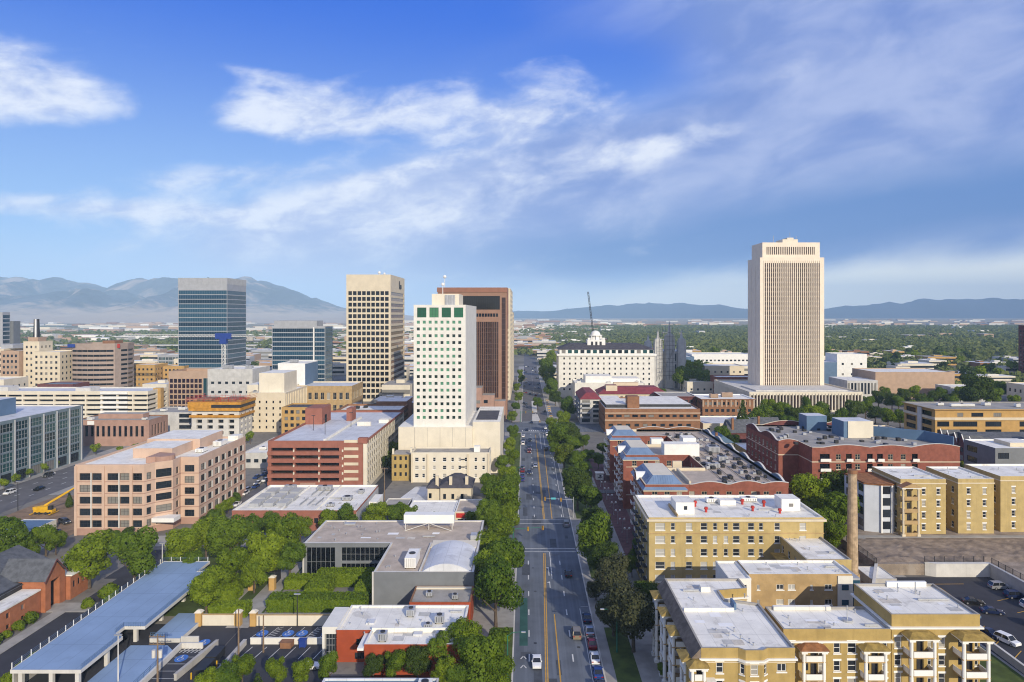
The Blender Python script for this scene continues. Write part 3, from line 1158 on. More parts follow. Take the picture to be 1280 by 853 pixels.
# bays in the car parks
b = MB()
for i in range(11):
    stripe(b, [(-70.8, 113 + i * 2.7), (-66.4, 113 + i * 2.7)], .06, .05)
for i in range(6):
    stripe(b, [(-57.5 + i * 3.0, 136.5), (-56.6 + i * 3.0, 141.5)], .07, .05)
for i in range(4):
    stripe(b, [(-61.5, 126.5 + i * 2.7), (-56.5, 126.5 + i * 2.7)], .07, .05)
for i in range(7):
    stripe(b, [(-48.6 + i * 3.0, 121), (-47.7 + i * 3.0, 126)], .07, .05)
for i in range(7):
    stripe(b, [(-58.5 + i * 2.9, 145.5), (-57.3 + i * 2.9, 150.4)], .06, .05)
for x0 in (-55.4, -46.8):
    for k in range(5):
        stripe(b, [(x0 + k * .28, 145.8 + k), (x0 + 1.7 + k * .1, 146.5 + k)], .07, .052)
for k in range(6):
    stripe(b, [(-70.6 + k * .8, 139.0), (-69.9 + k * .8, 141.0)], .1, .05)
structure('car_park_bay_marking', b, m_wline)
b = MB()
for i in range(8):
    stripe(b, [(113.5, 118 + i * 6.6), (117.5, 119.5 + i * 6.6)], .09, .06)
for i in range(6):
    stripe(b, [(98, 120 + i * 5.6), (101.5, 123 + i * 5.6)], .09, .06)
stripe(b, [(96, 144), (104, 158), (104.5, 172)], .1, .06)
stripe(b, [(84, 174), (112, 174.5)], .1, .06)
structure('yellow_bay_marking', b, m_yline)


def disabled_symbol(b, x, y, z):
    """wheelchair user in a blue square, drawn with flat strokes"""
    stripe(b, [(x - .1, y + .95), (x - .1, y + .3), (x + .35, y + .3), (x + .55, y - .25)], .09, z)
    pts = [(x - .05 + .5 * math.cos(a), y - .1 + .5 * math.sin(a)) for a in np.linspace(R(110), R(380), 14)]
    stripe(b, pts, .07, z)
    b.poly([(x - .1 + .17 * math.cos(a), y + 1.15 + .17 * math.sin(a), z) for a in np.linspace(0, 2 * math.pi, 9)[:-1]])


bb, bw = MB(), MB()
for (x, y) in ((-56.9, 147.3), (-51.3, 147.3), (-48.3, 147.3), (-42.8, 147.3), (-67.6, 143.2), (-69.0, 136.6)):
    bb.poly([(x + 1.25 * math.cos(a), y + .2 + 1.5 * math.sin(a), .05) for a in np.linspace(0, 2 * math.pi, 17)[:-1]])
    disabled_symbol(bw, x, y, .07)
structure('blue_bay_marking', bb, m_bline)
structure('wheelchair_symbol_marking', bw, m_wline)

# ================================================================== LEFT SIDE OF THE AVENUE
# ---- grey L-shaped office with black glass court
foot = [(-35.2, 158), (-12, 158), (-12, 197.6), (-57.8, 197.6), (-57.8, 178), (-35.2, 178)]
B = Bld('office_building', 'grey flat-roofed L-shaped office with black glass wall around the hedge garden', foot, 9, m_grey, m_rooft,
        {4: [([(.7, .6, 7.4, 7.6), (9.8, .6, 12.2, 3.4), (9.8, 4.6, 12.2, 3.6)], 'blackwall')],
         1: [(grid(39.6, 8, 2.4, 1.6, [2, 5.5], 2), 'dkframe')]},
        par=(.35, .45), coping=m_concl)
b = MB()
n = 14
xs = [-24.2 + 11.4 * i / n for i in range(n + 1)]
hz_ = [9.05 + 2.0 * math.sin(math.pi * i / n) ** .8 for i in range(n + 1)]
for i in range(n):
    b.quad((xs[i], 158.6, hz_[i]), (xs[i + 1], 158.6, hz_[i + 1]), (xs[i + 1], 175, hz_[i + 1]), (xs[i], 175, hz_[i]))
b.poly([(x, 158.6, z) for x, z in zip(xs, hz_)])
b.poly([(x, 175, z) for x, z in reversed(list(zip(xs, hz_)))])
b.build('vault_roof', m_roofb, B.root, True)
B.boxes('roof_pad', m_cream2, [(-24.4, -12.6, 175.2, 180.5, 9.03, 9.25)])
B.boxes('roof_kerb', m_concl, [(-24.75, -24.45, 158.5, 178, 9.03, 9.5), (-57, -35.6, 178.6, 178.9, 9.03, 9.3)])
B.hvac([(-27.2, 164, 2.6, 6.5, 2.6)])
b = MB()
b.box(-34, -20, 190.5, 193.5, 10.6, 13.0)
for x in (-33.5, -27, -20.5):
    b.tube((x, 190.2, 9), (x, 190.6, 10.8), .12, m=1)
    b.tube((x, 193.8, 9), (x, 193.4, 10.8), .12, m=1)
b.tube((-33.5, 189, 9), (-27, 190.5, 10.7), .1, m=1)
b.tube((-20.5, 189, 9), (-27, 190.5, 10.7), .1, m=1)
b.build('roof_screen', [m_white, m_concl], B.root)
B.vents(16, 3, x0=-56, x1=-37, y0=180, y1=196)
B.vents(6, 4, x0=-34, x1=-26, y0=160, y1=176)
B.patches(8, 201, -56, -14, 181, 189)
B.boxes('roof_hatch', m_metal, [(-51.5, -48.5, 194, 195.2, 9.03, 9.5), (-14.6, -13, 180.8, 183.5, 9.03, 10.4)])
B.boxes('corner_pilaster', m_concl, [(-35.5, -35.15, 157.75, 158.1, 0, 9.4), (-58.1, -57.75, 177.75, 178.1, 0, 9.4)])

# ---- small red annex and the red clinic with white roofs
B = Bld('brick_annex', 'small rust-red annex with grey gravel roof against the grey office', rect(-25.3, -12, 148.6, 157.6), 6, m_rust, m_roofg,
        {0: [(grid(13.3, 3, 1.4, 1.2, [1.2], 1), 'dkframe')]}, par=(.3, .3), coping=m_brown)
B.hvac([(-21.5, 152.5, 1.4, 1.4, 1.1), (-15.6, 151, 1.3, 1.3, 1.1)], m_metal)
B.boxes('roof_pad', m_cream2, [(-25, -12.4, 156.2, 157.2, 6.05, 6.3)])
foot = [(-30.6, 129.5), (-12.2, 129.5), (-12.2, 147), (-37.5, 147), (-37.5, 135.4), (-30.6, 135.4)]
B = Bld('clinic_building', 'rust-red clinic with stepped white flat roofs and glazed entrance box', foot, 6, m_rust, m_roofw,
        {0: [([(2, 2.6, 2.2, 1.5), (5.5, 2.6, 2.2, 1.5), (9.5, 2.6, 2.2, 1.5), (14, 2.6, 2.2, 1.5)], 'shop')],
         4: [([(3.9, 3.3, 1.3, 1.3), (3.6, .6, 2.8, 1.3)], 'shop')]}, par=(.4, .4), coping=m_roofw, near=True)
b = MB()
b.box(-30.4, -12.6, 135.1, 135.5, 6.03, 6.9)
b.build('roof_kerb', m_roofw, B.root)
b = MB()
b.box(-40.6, -37.55, 136.2, 145.5, 5.2, 6.6)
b.box(-40.6, -40.1, 136.2, 145.5, 0, 5.2)
b.box(-40.1, -37.55, 145.1, 145.5, 0, 5.2)
b.build('entrance_box', m_whitew, B.root)
b = MB()
b.box(-40.05, -37.6, 137.0, 137.1, .1, 5.15)
g = b.build('entrance_glazing', g_dark, B.root)
b = MB()
for i in range(5):
    b.box(-40.05 + i * .6, -39.97 + i * .6, 136.9, 136.98, .1, 5.15)
for z in (1.3, 2.6, 3.9):
    b.box(-40.05, -37.6, 136.9, 136.97, z, z + .08)
b.build('glazing_bar', m_metal, g)
B.boxes('entrance_canopy', m_white, [(-31.9, -30.7, 129.2, 135.3, 5.3, 5.75)])
B.hvac([(-27.6, 132, 1.6, 1.8, 1.6), (-24, 143, 1.6, 2.4, 1.5), (-17.6, 139.6, 1.8, 1.8, 1.6), (-19.6, 137.2, 1.6, 1.2, .9), (-16.5, 133, 2, 1.4, 1.1)], m_metal)
B.vents(9, 11)
B.patches(7, 202, -29.5, -13.5, 131, 146)
B.boxes('skylight', m_roofb, [(-32.4, -30.8, 138.5, 140.5, 6.03, 6.35), (-22, -20.3, 133.5, 135, 6.03, 6.4)])
B = Bld('corner_shop', 'blue-roofed low shop at the bottom edge below the red clinic', rect(-36, -15.5, 112, 122), 3.6, m_conc, m_bluep,
        {0: [(grid(20, 5, 2, 1.6, [1], 1), 'shop')]}, par=(.4, .3), coping=m_roofb)
B.hvac([(-17.6, 119.5, 2.4, 2.2, 1.1)])

# ---- walls and gate pillars of the clinic car park
def wall_thing(label, poly, z1, m=m_whitew, cop=None, name='boundary_wall', z0=0):
    cx = sum(p[0] for p in poly) / len(poly)
    cy = sum(p[1] for p in poly) / len(poly)
    r_ = root(name, label, 'wall', (cx, cy, 0))
    w = MB()
    w.prism(poly, z0, z1)
    w.build('wall_panel', m, r_)
    c_ = MB()
    c_.prism(offset(poly, .06), z1, z1 + .12, bottom=True)
    c_.build('coping', cop or m, r_)
    return r_


wall_thing('long cream garden wall between the hedge and the blue disabled bays', rect(-59.6, -37.7, 151.2, 151.6), 2.3, m_cream2, m_tanbrick)
wall_thing('short cream garden wall beside the parking deck between two ochre pillars', rect(-71.6, -64.4, 151.2, 151.6), 2.4, m_cream2, m_tanbrick)
for x, lab in ((-72.4, 'ochre gate pillar at the parking deck end of the short cream wall'),
               (-63.7, 'ochre gate pillar between the short cream wall and the garden path'),
               (-60.3, 'ochre gate pillar at the path end of the long cream wall')):
    r_ = root('gate_pillar', lab, 'pillar', (x, 151.4, 0), 'ochre gate pillars of the garden')
    b = MB()
    b.box(x - .65, x + .65, 150.75, 152.05, 0, 3.0)
    b.build('shaft', m_orange, r_)
    b = MB()
    b.hip(x - .85, x + .85, 150.55, 152.25, 3.0, 3.5, .5)
    b.build('cap', m_cream2, r_)
for x, lab in ((-68.6, 'ochre garden gate pillar on the near side of the dark gateway'), (-63.4, 'ochre garden gate pillar beside the low hedge and dark gateway')):
    r_ = root('gate_pillar', lab, 'pillar', (x, 171, 0), 'ochre gate pillars of the inner gateway')
    b = MB()
    b.box(x - .7, x + .7, 170.3, 171.7, 0, 3.2)
    b.build('shaft', m_orange, r_)
    b = MB()
    b.hip(x - .85, x + .85, 170.15, 171.85, 3.2, 3.6, .5)
    b.build('cap', m_cream2, r_)
wall_thing('low white wall between the disabled bays and the lower car park', rect(-57.5, -41.2, 142.6, 142.9), 1.25)
wall_thing('pale ramp wall at the left of the dark car park, nearer the deck', [(-66.2, 128.5), (-65.7, 128.5), (-63.9, 142), (-64.4, 142)], 1.2, m_conc)
wall_thing('pale ramp wall along the clinic car park edge behind the conifers', [(-59.2, 122), (-58.6, 122), (-58.2, 142.4), (-58.8, 142.4)], 1.1, m_conc)

# ---- rooftop-plant building of red brick
foot = rect(-93.6, -54, 217.6, 250)
B = Bld('brick_warehouse', 'low red brick building with a white roof crowded with cooling units', foot, 6, m_garage, m_roofw,
        {0: [([(15.8, 2.4, 1.3, 1.6), (26.2, 2.4, 1.3, 1.6), (5, 2.4, 1.3, 1.6)], 'dkframe')]}, par=(.5, .4), coping=m_roofw)
rnd = random.Random(5)
for i in range(9):
    b = MB()
    x, y = -89 + (i % 3) * 4.4 + rnd.uniform(-.5, .5), 222.5 + (i // 3) * 8 + rnd.uniform(-1, 1)
    for k in range(5):
        b.box(x - 1.6, x + 1.6, y + k * 1.15, y + k * 1.15 + .7, 6.3, 7.2, 0)
    b.box(x - 1.8, x + 1.8, y - .2, y + 5.6, 6.05, 6.3, 1)
    b.build('cooling_unit', [m_greyl, m_metal], B.root)
for i in range(6):
    b = MB()
    x, y = -74 + (i % 3) * 2.6, 224 + (i // 3) * 12
    for k in range(3):
        b.tube((x, y, 6.35 + k * .22), (x + .2, y + 8, 6.35 + k * .22), .1)
    b.build('roof_pipe', m_metal, B.root)
B.boxes('roof_kerb', m_roofw, [(-67.6, -67.1, 218.2, 249.5, 6.03, 6.5), (-79, -78.6, 218.2, 249.5, 6.03, 6.4)])
B.hvac([(-60.5, 232, 3, 3, 1.2), (-58, 241, 2, 2.5, 1.1), (-64, 224, 2.4, 1.6, 1), (-72, 245, 5, 2.5, 1.5), (-85, 247, 4, 2, 1.2)], m_greyl)
B.vents(10, 8)
B.patches(14, 203)
B.boxes('side_cladding', m_greyl, [(-53.98, -53.85, 217.8, 249.8, .3, 5.8)])

# ---- pink stone office
foot = [(-140.5, 213), (-119, 213), (-117.4, 216.2), (-113.4, 219.4), (-113.4, 224.6), (-107.5, 224.6), (-107.5, 262), (-140.5, 262)]
zs = rows(2.5, 3.67, 5)
fr = [(1.3, z, 3.5, 2.2) for z in zs] + [(5.2, z, 3.5, 2.2) for z in zs] + [(10, z, 3.5, 2.2) for z in zs] + [(13.9, z, 3.5, 2.2) for z in zs] + [(17.9, z, 2.9, 2.2) for z in zs]
B = Bld('pink_office_building', 'six-storey pink stone office with banded windows and curved glazed corner', foot, 21.4, m_pink, m_roofw,
        {0: [(fr, 'pinkwin')],
         1: [([(.8, z, 1.6, 2.2) for z in zs], 'pinkwin')],
         2: [([(.3, z, 4.5, 2.2) for z in zs[:4]] + [(.3, zs[4], 4.5, 2.6)], 'pinkwin')],
         3: [([(2.2, z, 1.6, 2.2) for z in zs], 'pinkwin')],
         4: [([(1.2, z, 3.2, 2.2) for z in zs], 'pinkwin')],
         5: [(grid(37.4, 7, 3.6, 2.2, zs, .8), 'pinkwin')]}, par=(.7, .4), coping=m_pink, near=True)
B.band('belt_course', m_pinkdk, .05, 2.1, .1)
for i, z in enumerate(zs):
    B.band('spandrel_course', m_pinkdk, z - .55, z - .3, .07)
for x in (-136.2, -127.6, -118.95):
    B.boxes('pilaster', m_pink, [(x - 8.6 + 4.1, x - 8.6 + 4.9, 212.7, 212.98, 0, 21.6)] if x > -136.3 else [(-140.6, -139.9, 212.7, 212.98, 0, 21.6)])
B.boxes('white_mullion', m_concl, [(x, x + .36, 212.75, 212.97, 2.3, 19.6) for x in (-135.65, -126.95)])
b = MB()
for i, z in enumerate(zs):
    for k in range(7):
        y = 225.4 + .8 + 5.1 * (k + .5)
        b.box(-107.47, -107.2, y - .25, y + .25, z, z + 2.2)
b.build('pale_pier', m_concl, B.root)
B.boxes('penthouse', m_pink, [(-130, -117, 226, 240, 21.45, 24.6), (-133, -114.5, 240.003, 258, 21.45, 25.2)], m_roofw)
b = MB()
pts = [(-117.2 + 3.2 * math.cos(a), 221.5 + 3.2 * math.sin(a)) for a in np.linspace(R(-120), R(60), 10)]
b.prism([(-121, 217.5)] + pts + [(-121, 225.9)], 21.45, 23.4)
b.build('curved_penthouse', m_pinkdk, B.root)
B.hvac([(-112, 236, 2.5, 4, 1.4), (-111, 248, 3, 5, 1.8), (-123, 250, 4, 3, 1.4)], z=21.4)
B.boxes('entrance_canopy', m_white, [(-117.5, -110.5, 214.4, 218.6, 3.6, 4.9)])
B.boxes('stair_block', m_roofw, [(-112, -108.2, 257, 261.5, 21.45, 23.2)])

# ---- red brick multi-storey garage
foot = rect(-100.8, -62.6, 267, 351)
fz = rows(3.6, 2.95, 5)
fw_ = []
for z in fz:
    for (u0, w_) in ((1.2, 8.6), (10.6, 9.0), (20.4, 7.4)):
        fw_.append((u0, z, w_, 1.35))
sd = grid(84, 24, 2.3, 1.9, rows(2.0, 3.0, 6), 1.0)
B = Bld('parking_garage', 'five-level red brick parking garage with open decks and cream side wall', foot, 18.6, m_garage, m_roofb,
        {0: [(fw_, 'void')], 1: [(sd, 'deckopen')]}, par=(.9, .35), coping=m_garage, emat={1: m_cream2})
b = MB()
for i, z in enumerate(fz):
    b.box(-100.9, -71.6, 266.6, 266.97, z - 1.5, z - .02)
b.build('deck_spandrel', m_garage, B.root)
b = MB()
for x in (-90.6, -80.7, -71.5):
    for z in fz:
        b.box(x - .25, x + .25, 266.5, 266.96, z - .2, z + .7)
b.build('column_stub', m_cream2, B.root)
b = MB()
for i in range(6):
    b.box(-71, -65.4, 266.85, 266.97, 4 + i * 2.95, 5.1 + i * 2.95)
b.build('cream_stripe', m_cream, B.root)
B.boxes('corner_pier', m_cream2, [(-63.4, -62.0, 266.6, 267.3, 0, 18.4)])
B.boxes('corner_cap', m_garage, [(-65.5, -61.9, 266.4, 269, 18.5, 20.6)])
B.boxes('stair_tower', m_garage, [(-100.7, -93, 312, 326, 18.6, 26), (-84.5, -82, 322, 330, 18.6, 24.5)])
B.boxes('stair_door', m_black, [(-92.98, -92.9, 316, 319, 18.8, 22.5)])
B.boxes('roof_ramp', m_roofw, [(-80, -79.2, 270, 330, 18.65, 19.5), (-76, -70, 308, 309.5, 18.65, 20.4), (-68, -63.4, 316, 322, 18.65, 20.2)])
for (x, y) in ((-84, 286), (-78, 305), (-92, 296)):
    b = MB()
    b.cyl(x, y, 18.6, 25, .12, .09, 6)
    b.box(x - .8, x + .8, y - .15, y + .15, 25, 25.2)
    b.build('deck_lamp', m_dark, B.root)
B.boxes('front_block', m_pinkdk, [(-88, -82, 266.2, 266.95, .1, 3.2)])

# ---- brown brick-topped flats and flat white roofs beyond the garage
B = Bld('brown_parapet_block', 'brown brick block with two white roofs beyond the parking garage', rect(-100, -66, 360, 384), 17.5, m_brown, m_roofw,
        {0: [(grid(34, 10, 1.6, 1.8, [4, 8, 12, 15], 1), 'dkframe')], 1: [(grid(24, 7, 1.6, 1.8, [4, 8, 12, 15], 1), 'dkframe')]},
        par=(1.1, .4), coping=m_brown)
B.boxes('raised_block', m_brown, [(-84, -67, 384.003, 402, 0, 20)], m_roofw)
B.hvac([(-92, 372, 3, 2, 1.4), (-88, 376, 2, 3, 1.2), (-75, 390, 3, 3, 1.5)], m_dark, 17.5)
B.vents(8, 5)
B = Bld('ochre_flats', 'small ochre brick block behind the garage stair tower', rect(-133, -112, 372, 390), 17.5, m_orange, m_roofd,
        {0: [(grid(21, 6, 1.8, 1.9, rows(4, 3.6, 4), 1), 'dkframe')], 1: [(grid(18, 4, 1.8, 1.9, rows(4, 3.6, 4), 1), 'dkframe')]}, par=(.8, .3))
B = Bld('arcade_building', 'tan building with arched windows and curved blue roof behind the garage', rect(-150, -112, 440, 470), 22, m_tanbrick, m_roofb,
        {0: [(grid(38, 9, 2.2, 4.5, [6, 14], 1), 'brickwin')], 1: [(grid(30, 7, 2.2, 4.5, [6, 14], 1), 'brickwin')]}, par=(.8, .3), coping=m_cream)

# ---- cream old apartments and the big cream hotel tower behind
foot = rect(-47, -14.8, 280, 292)
fz = rows(2.0, 3.3, 3)
cols = [1.6, 4.6, 9, 13, 16.5, 19.4, 22, 26, 29.2]
B = Bld('cream_apartment_building', 'weathered three-storey cream apartments below the tall white tower', foot, 11.6, m_cream2, m_roofg,
        {0: [([(c_, z, 1.1 if i % 3 else 1.5, 1.6) for z in fz for i, c_ in enumerate(cols)], 'sash')],
         1: [(grid(12, 4, 1.2, 1.6, fz, .6), 'sash')]}, par=(.7, .3), coping=m_cream2, near=True)
B.boxes('roof_turret', m_white, [(-21.5, -19, 284, 287, 11.65, 14)])
B.boxes('yellow_wing', m_yellow, [(-55.5, -47.6, 283, 293, 0, 10.8)], m_roofg)
b = MB()
for z in fz:
    for x in (-54, -51.8, -49.6):
        b.box(x - .45, x + .45, 282.9, 282.98, z, z + 1.5)
b.build('yellow_wing_window', g_dark, B.root)
B.boxes('chimney', m_cream2, [(-47.5, -46.7, 281, 282, 11.6, 14), (-55.5, -54.8, 284, 285, 10.8, 13)])
B.boxes('bay_column', m_cream, [(-40.6, -39.9, 279.6, 279.97, 0, 11.6), (-24, -23.3, 279.6, 279.97, 0, 11.6), (-46.9, -46.3, 279.6, 279.97, 0, 11.9), (-15.5, -14.9, 279.6, 279.97, 0, 11.9)])
B.boxes('fire_stair', m_dark, [(-26.4, -24.6, 279.0, 279.6, 3.2, 3.35), (-26.4, -24.6, 279.0, 279.6, 6.5, 6.65), (-26.4, -24.6, 279.0, 279.6, 9.6, 9.75)])

P = [(-48.7, 297), (-26.1, 297), (-26.1, 362), (-48.7, 362)]
zr = rows(23.4, 2.96, 15)
gr = grid(22.6, 8, 1.35, 1.35, zr, .7, 1.3)
big = [(1.5 + i * 5.35, 67.6, 4.0, 4.3) for i in range(4)]
B = Bld('white_hotel_tower', 'tall white tower with small square windows and four green glass panels at top', P, 72.6, m_whitew, m_roofw,
        {0: [(big, 'greenbig'), (gr, 'green')]}, par=(.5, .3), coping=m_white)
B.boxes('podium', m_cream2, [(-55, -48.75, 295.2, 345, 0, 20.3), (-48.75 + .003, -23, 295.2, 296.997, 0, 20.1), (-26.097, -23, 297.003, 345, 0, 20.3), (-22.99, -11, 296.5, 345, 0, 22.3)], m_roofw)
b = MB()
for x in (-48, -42.5, -37, -31.5, -26):
    b.box(x - .06, x + .06, 295.1, 295.18, 0, 20)
b.build('podium_joint', m_conc, B.root)
B.boxes('podium_roof_pad', m_roofd, [(-22, -12.5, 302, 330, 22.35, 22.5)])
B.boxes('penthouse', m_cream2, [(-41.5, -29.5, 302, 322, 72.65, 78)], m_roofw)
b = MB()
b.box(-35.5, -31.2, 301.3, 301.97, 73, 77.5)
for i in range(6):
    b.box(-35.4 + i * .75, -35.2 + i * .75, 301.1, 301.3, 73, 77.5, 1)
b.build('plant_louvre', [m_greyl, m_metal], B.root)
b = MB()
b.tube((-37.6, 310, 78), (-37.6, 310, 82), .15)
b.ball(-37.6, 310, 82.6, .8)
b.build('antenna', m_white, B.root)
B.boxes('blue_awning_roof', m_bluep, [(-55.2, -49, 356, 372, 14, 14.5)])
B.boxes('setback_block', m_tanst, [(-60, -49, 372.5, 392, 0, 23)], m_roofw)

# ---- small house with chimneys, pub with red fascia, trailer
r_ = root('hip_roof_house', 'small tan house with dark hipped roof and three pale chimneys', 'house', (-27, 255, 0))
b = MB()
b.box(-36, -31.2, 250.6, 262, 0, 5.2)
b.box(-31.19, -20, 249.6, 263, 0, 5.6)
b.build('wall', m_cream, r_)
b = MB()
b.hip(-32, -19.3, 249, 263.6, 5.6, 9, 5.2)
b.hip(-36.6, -31.6, 250, 262.6, 5.2, 7.2, 2.4)
b.build('roof', m_roofd, r_)
for x, y in ((-32.6, 251.2), (-27.5, 250.2), (-21.6, 250.4)):
    b = MB()
    b.box(x - .55, x + .55, y, y + 1.1, 5, 9.4)
    b.build('chimney', m_cream, r_)
b = MB()
for x in (-35, -29.6, -26.6, -23.2):
    b.box(x - .5, x + .5, 249.5 if x > -31 else 250.5, 249.59 if x > -31 else 250.59, 1.5, 3.3)
b.build('window', g_dark, r_)
B = Bld('red_fascia_shop', 'low white canopy with red trim in front of the hipped-roof house', rect(-39, -23.3, 221.5, 236.5), 4.2, m_white, m_roofw,
        {0: [(grid(15.5, 5, 2.2, 2.2, [.5], .6), 'shop')]}, par=(.3, .3), coping=m_white)
B.boxes('red_fascia', m_redtrim, [(-38.5 + i * 3.9, -36.2 + i * 3.9, 221.3, 221.46, 3.2, 3.9) for i in range(4)])
B = Bld('red_sign_shop', 'low tan-roofed shop with long red sign beside the white canopy', rect(-22.9, -12.6, 222, 237), 4.4, m_cream, m_rooft,
        {0: [(grid(10.5, 4, 1.8, 1.8, [.6], .5), 'shop')]}, par=(.4, .3), coping=m_white)
B.boxes('red_sign', m_redtrim, [(-22.5, -19.5, 221.7, 221.95, 2.9, 4.3), (-18.4, -13.4, 221.7, 221.95, 3.0, 4.1)])
B = Bld('carport', 'low dark carport with pale edge left of the red-trim canopy', rect(-49, -40.5, 236, 244), 2.9, m_dark, m_roofg, {}, par=(.35, .3), coping=m_concl)
r_ = root('site_trailer', 'white box trailer parked in the alley beside the plant building', 'trailer', (-53.5, 240, 0))
b = MB()
b.box(-55.6, -51.2, 235, 245, .9, 4.4)
b.build('body', m_white, r_)
for y in (237, 238.2, 243):
    b = MB()
    b.tube((-55.5, y, .5), (-51.3, y, .5), .5, 10)
    b.build('wheel', m_dark, r_)
b = MB()
for i in range(3):
    b.box(-55.2 + i * 1.35, -54.2 + i * 1.35, 234.9, 234.98, 2.2, 3.4)
b.build('window', g_dark, r_)

# ---- brick hall with slate roofs, lower left
r_ = root('brick_hall', 'red-orange brick hall with grey slate roofs and tall gabled entrance', 'hall', (-118, 150, 0))
m_hall = mat('orange_red_brick', (0.36, 0.135, 0.065), .9, .14, .6, fine=.15)
b = MB()
hw = []
for i in range(10):
    y = 112 + i * 4.4
    hw += [(y - 108, y - 108 + 1, .9, 1.9, .25), (y - 108, y - 108 + 1, 3.2, 4.4, .25)]
Bld.facade(None, b, (-112, 108), (-112, 157.6), 0, 5.3, hw)
b.quad((-150, 108, 0), (-112, 108, 0), (-112, 108, 5.3), (-150, 108, 5.3))
b.quad((-150, 170, 0), (-150, 108, 0), (-150, 108, 5.3), (-150, 170, 5.3))
b.build('wall', m_hall, r_)
for (u0, u1, v0, v1, d) in hw:
    b = MB()
    b.quad((-112.25, 108 + u0, v0), (-112.25, 108 + u1, v0), (-112.25, 108 + u1, v1), (-112.25, 108 + u0, v1))
    b.build('window', g_dark, r_)
b = MB()
b.box(-116.2, -111.8, 107.8, 157.5, 5.3, 5.6)
b.build('flat_roof', m_roofw, r_)
b = MB()
b.box(-116.5, -116.2, 108, 157.5, 5.6, 7.0)
b.build('clerestory', m_dark, r_)
b = MB()
b.gable(-146, -116, 106, 166, 6.6, 11.4, 'y', over=.4)
b.gable(-140, -122, 166.5, 176, 5.5, 9.5, 'y', 0, 0, .3)
b.build('roof', m_slate, r_)
# gabled entrance block facing the drive
b = MB()
b.prism([(-121, 157.8), (-111, 157.8), (-111, 159.6), (-121, 159.6)], 0, 7.2)
b.prism([(-121, 162.6), (-111, 162.6), (-111, 164.6), (-121, 164.6)], 0, 7.2)
b.box(-121, -112.6, 159.6 + .003, 162.6 - .003, 0, 7.2)
b.poly([(-111, 157.8, 7.2), (-111, 164.6, 7.2), (-111, 161.2, 10.9)])
b.poly([(-111, 159.6, 6.6), (-111, 162.6, 6.6), (-111, 162.6, 7.2), (-111, 159.6, 7.2)])
b.build('entrance_block', m_hall, r_)
b = MB()
b.box(-112.55, -112.4, 159.7, 162.5, .1, 6.9)
b.build('entrance_arch', m_black, r_)
b = MB()
b.gable(-122, -110.7, 157.3, 165.1, 7.25, 11.3, 'x', 0, None)
b.f, b.mi = b.f[:2], b.mi[:2]
b.build('entrance_roof', m_slate, r_)
b = MB()
for s_ in (0, 1):
    y0, y1 = (157.2, 161.2) if s_ == 0 else (165.2, 161.2)
    b.quad((-110.95, y0, 7.0), (-110.6, y0, 7.0), (-110.6, y1, 11.3), (-110.95, y1, 11.3))
    b.quad((-110.6, y0, 6.6), (-110.6, y1, 10.9), (-110.6, y1, 11.35), (-110.6, y0, 7.05))
b.build('gable_coping', m_dkbrick, r_)
b = MB()
nw = []
for i in range(3):
    nw.append((.9 + i * 1.8, 1.8 + i * 1.8, 2.6, 4.2, .2))
Bld.facade(None, b, (-110, 165), (-110, 171.5), 0, 5.6, nw)
b.quad((-118, 165, 0), (-110, 165, 0), (-110, 165, 5.6), (-118, 165, 5.6))
b.quad((-110, 171.5, 0), (-118, 171.5, 0), (-118, 171.5, 5.6), (-110, 171.5, 5.6))
b.build('north_wing_wall', m_hall, r_)
for (u0, u1, v0, v1, d) in nw:
    b = MB()
    b.quad((-110.2, 165 + u0, v0), (-110.2, 165 + u1, v0), (-110.2, 165 + u1, v1), (-110.2, 165 + u0, v1))
    b.build('window', g_dark, r_)
b = MB()
b.box(-118.2, -109.8, 165.2, 171.7, 5.6, 5.9)
b.build('wing_roof', m_roofw, r_)

# ---- parking deck, lower left
r_ = root('parking_deck', 'long two-level parking deck with pale concrete top and railing posts', 'parking deck', (-88, 150, 0))
top = [(-94, 124.6), (-81.2, 124.6), (-81.2, 137.5), (-83.4, 139.0), (-83.4, 142), (-79.2, 142), (-79.2, 168), (-80.2, 170), (-80.2, 172.2), (-83, 172.2), (-83, 179.4), (-95, 179.4)]
b = MB()
b.prism(top, 3.55, 4.0, 0, 1, True)
b.build('upper_slab', [m_concl, m_deck], r_)
b = MB()
b.ring(top, .06, .0, 3.45, 4.12)
b.build('edge_beam', m_concl, r_)
for x in (-92.6, -87, -82.2):
    for y in (125.4, 134, 144, 154, 164, 174):
        if x > -83 and 137 < y < 143:
            continue
        b = MB()
        b.box(x - .35, x + .35, y - .35, y + .35, 0, 3.55)
        b.build('column', m_concl, r_)
b = MB()
b.box(-94, -93.7, 125, 179, 0, 3.5)
b.build('rear_wall', m_conc, r_)
posts = [(-93.9 - (y - 124.8) / 54.6 * 1.0, y) for y in np.arange(124.8, 179.5, 2.5)] + [(x, 179.2) for x in np.arange(-93, -83, 2.4)]
for (x, y) in posts:
    b = MB()
    b.box(x - .06, x + .06, y - .06, y + .06, 4.12, 5.3)
    b.build('railing_post', m_white, r_)
b = MB()
for h in (4.5, 4.85, 5.15):
    b.tube((-93.9, 124.8, h), (-94.9, 179.2, h), .025, 4)
    b.tube((-94.9, 179.2, h), (-83.2, 179.2, h), .025, 4)
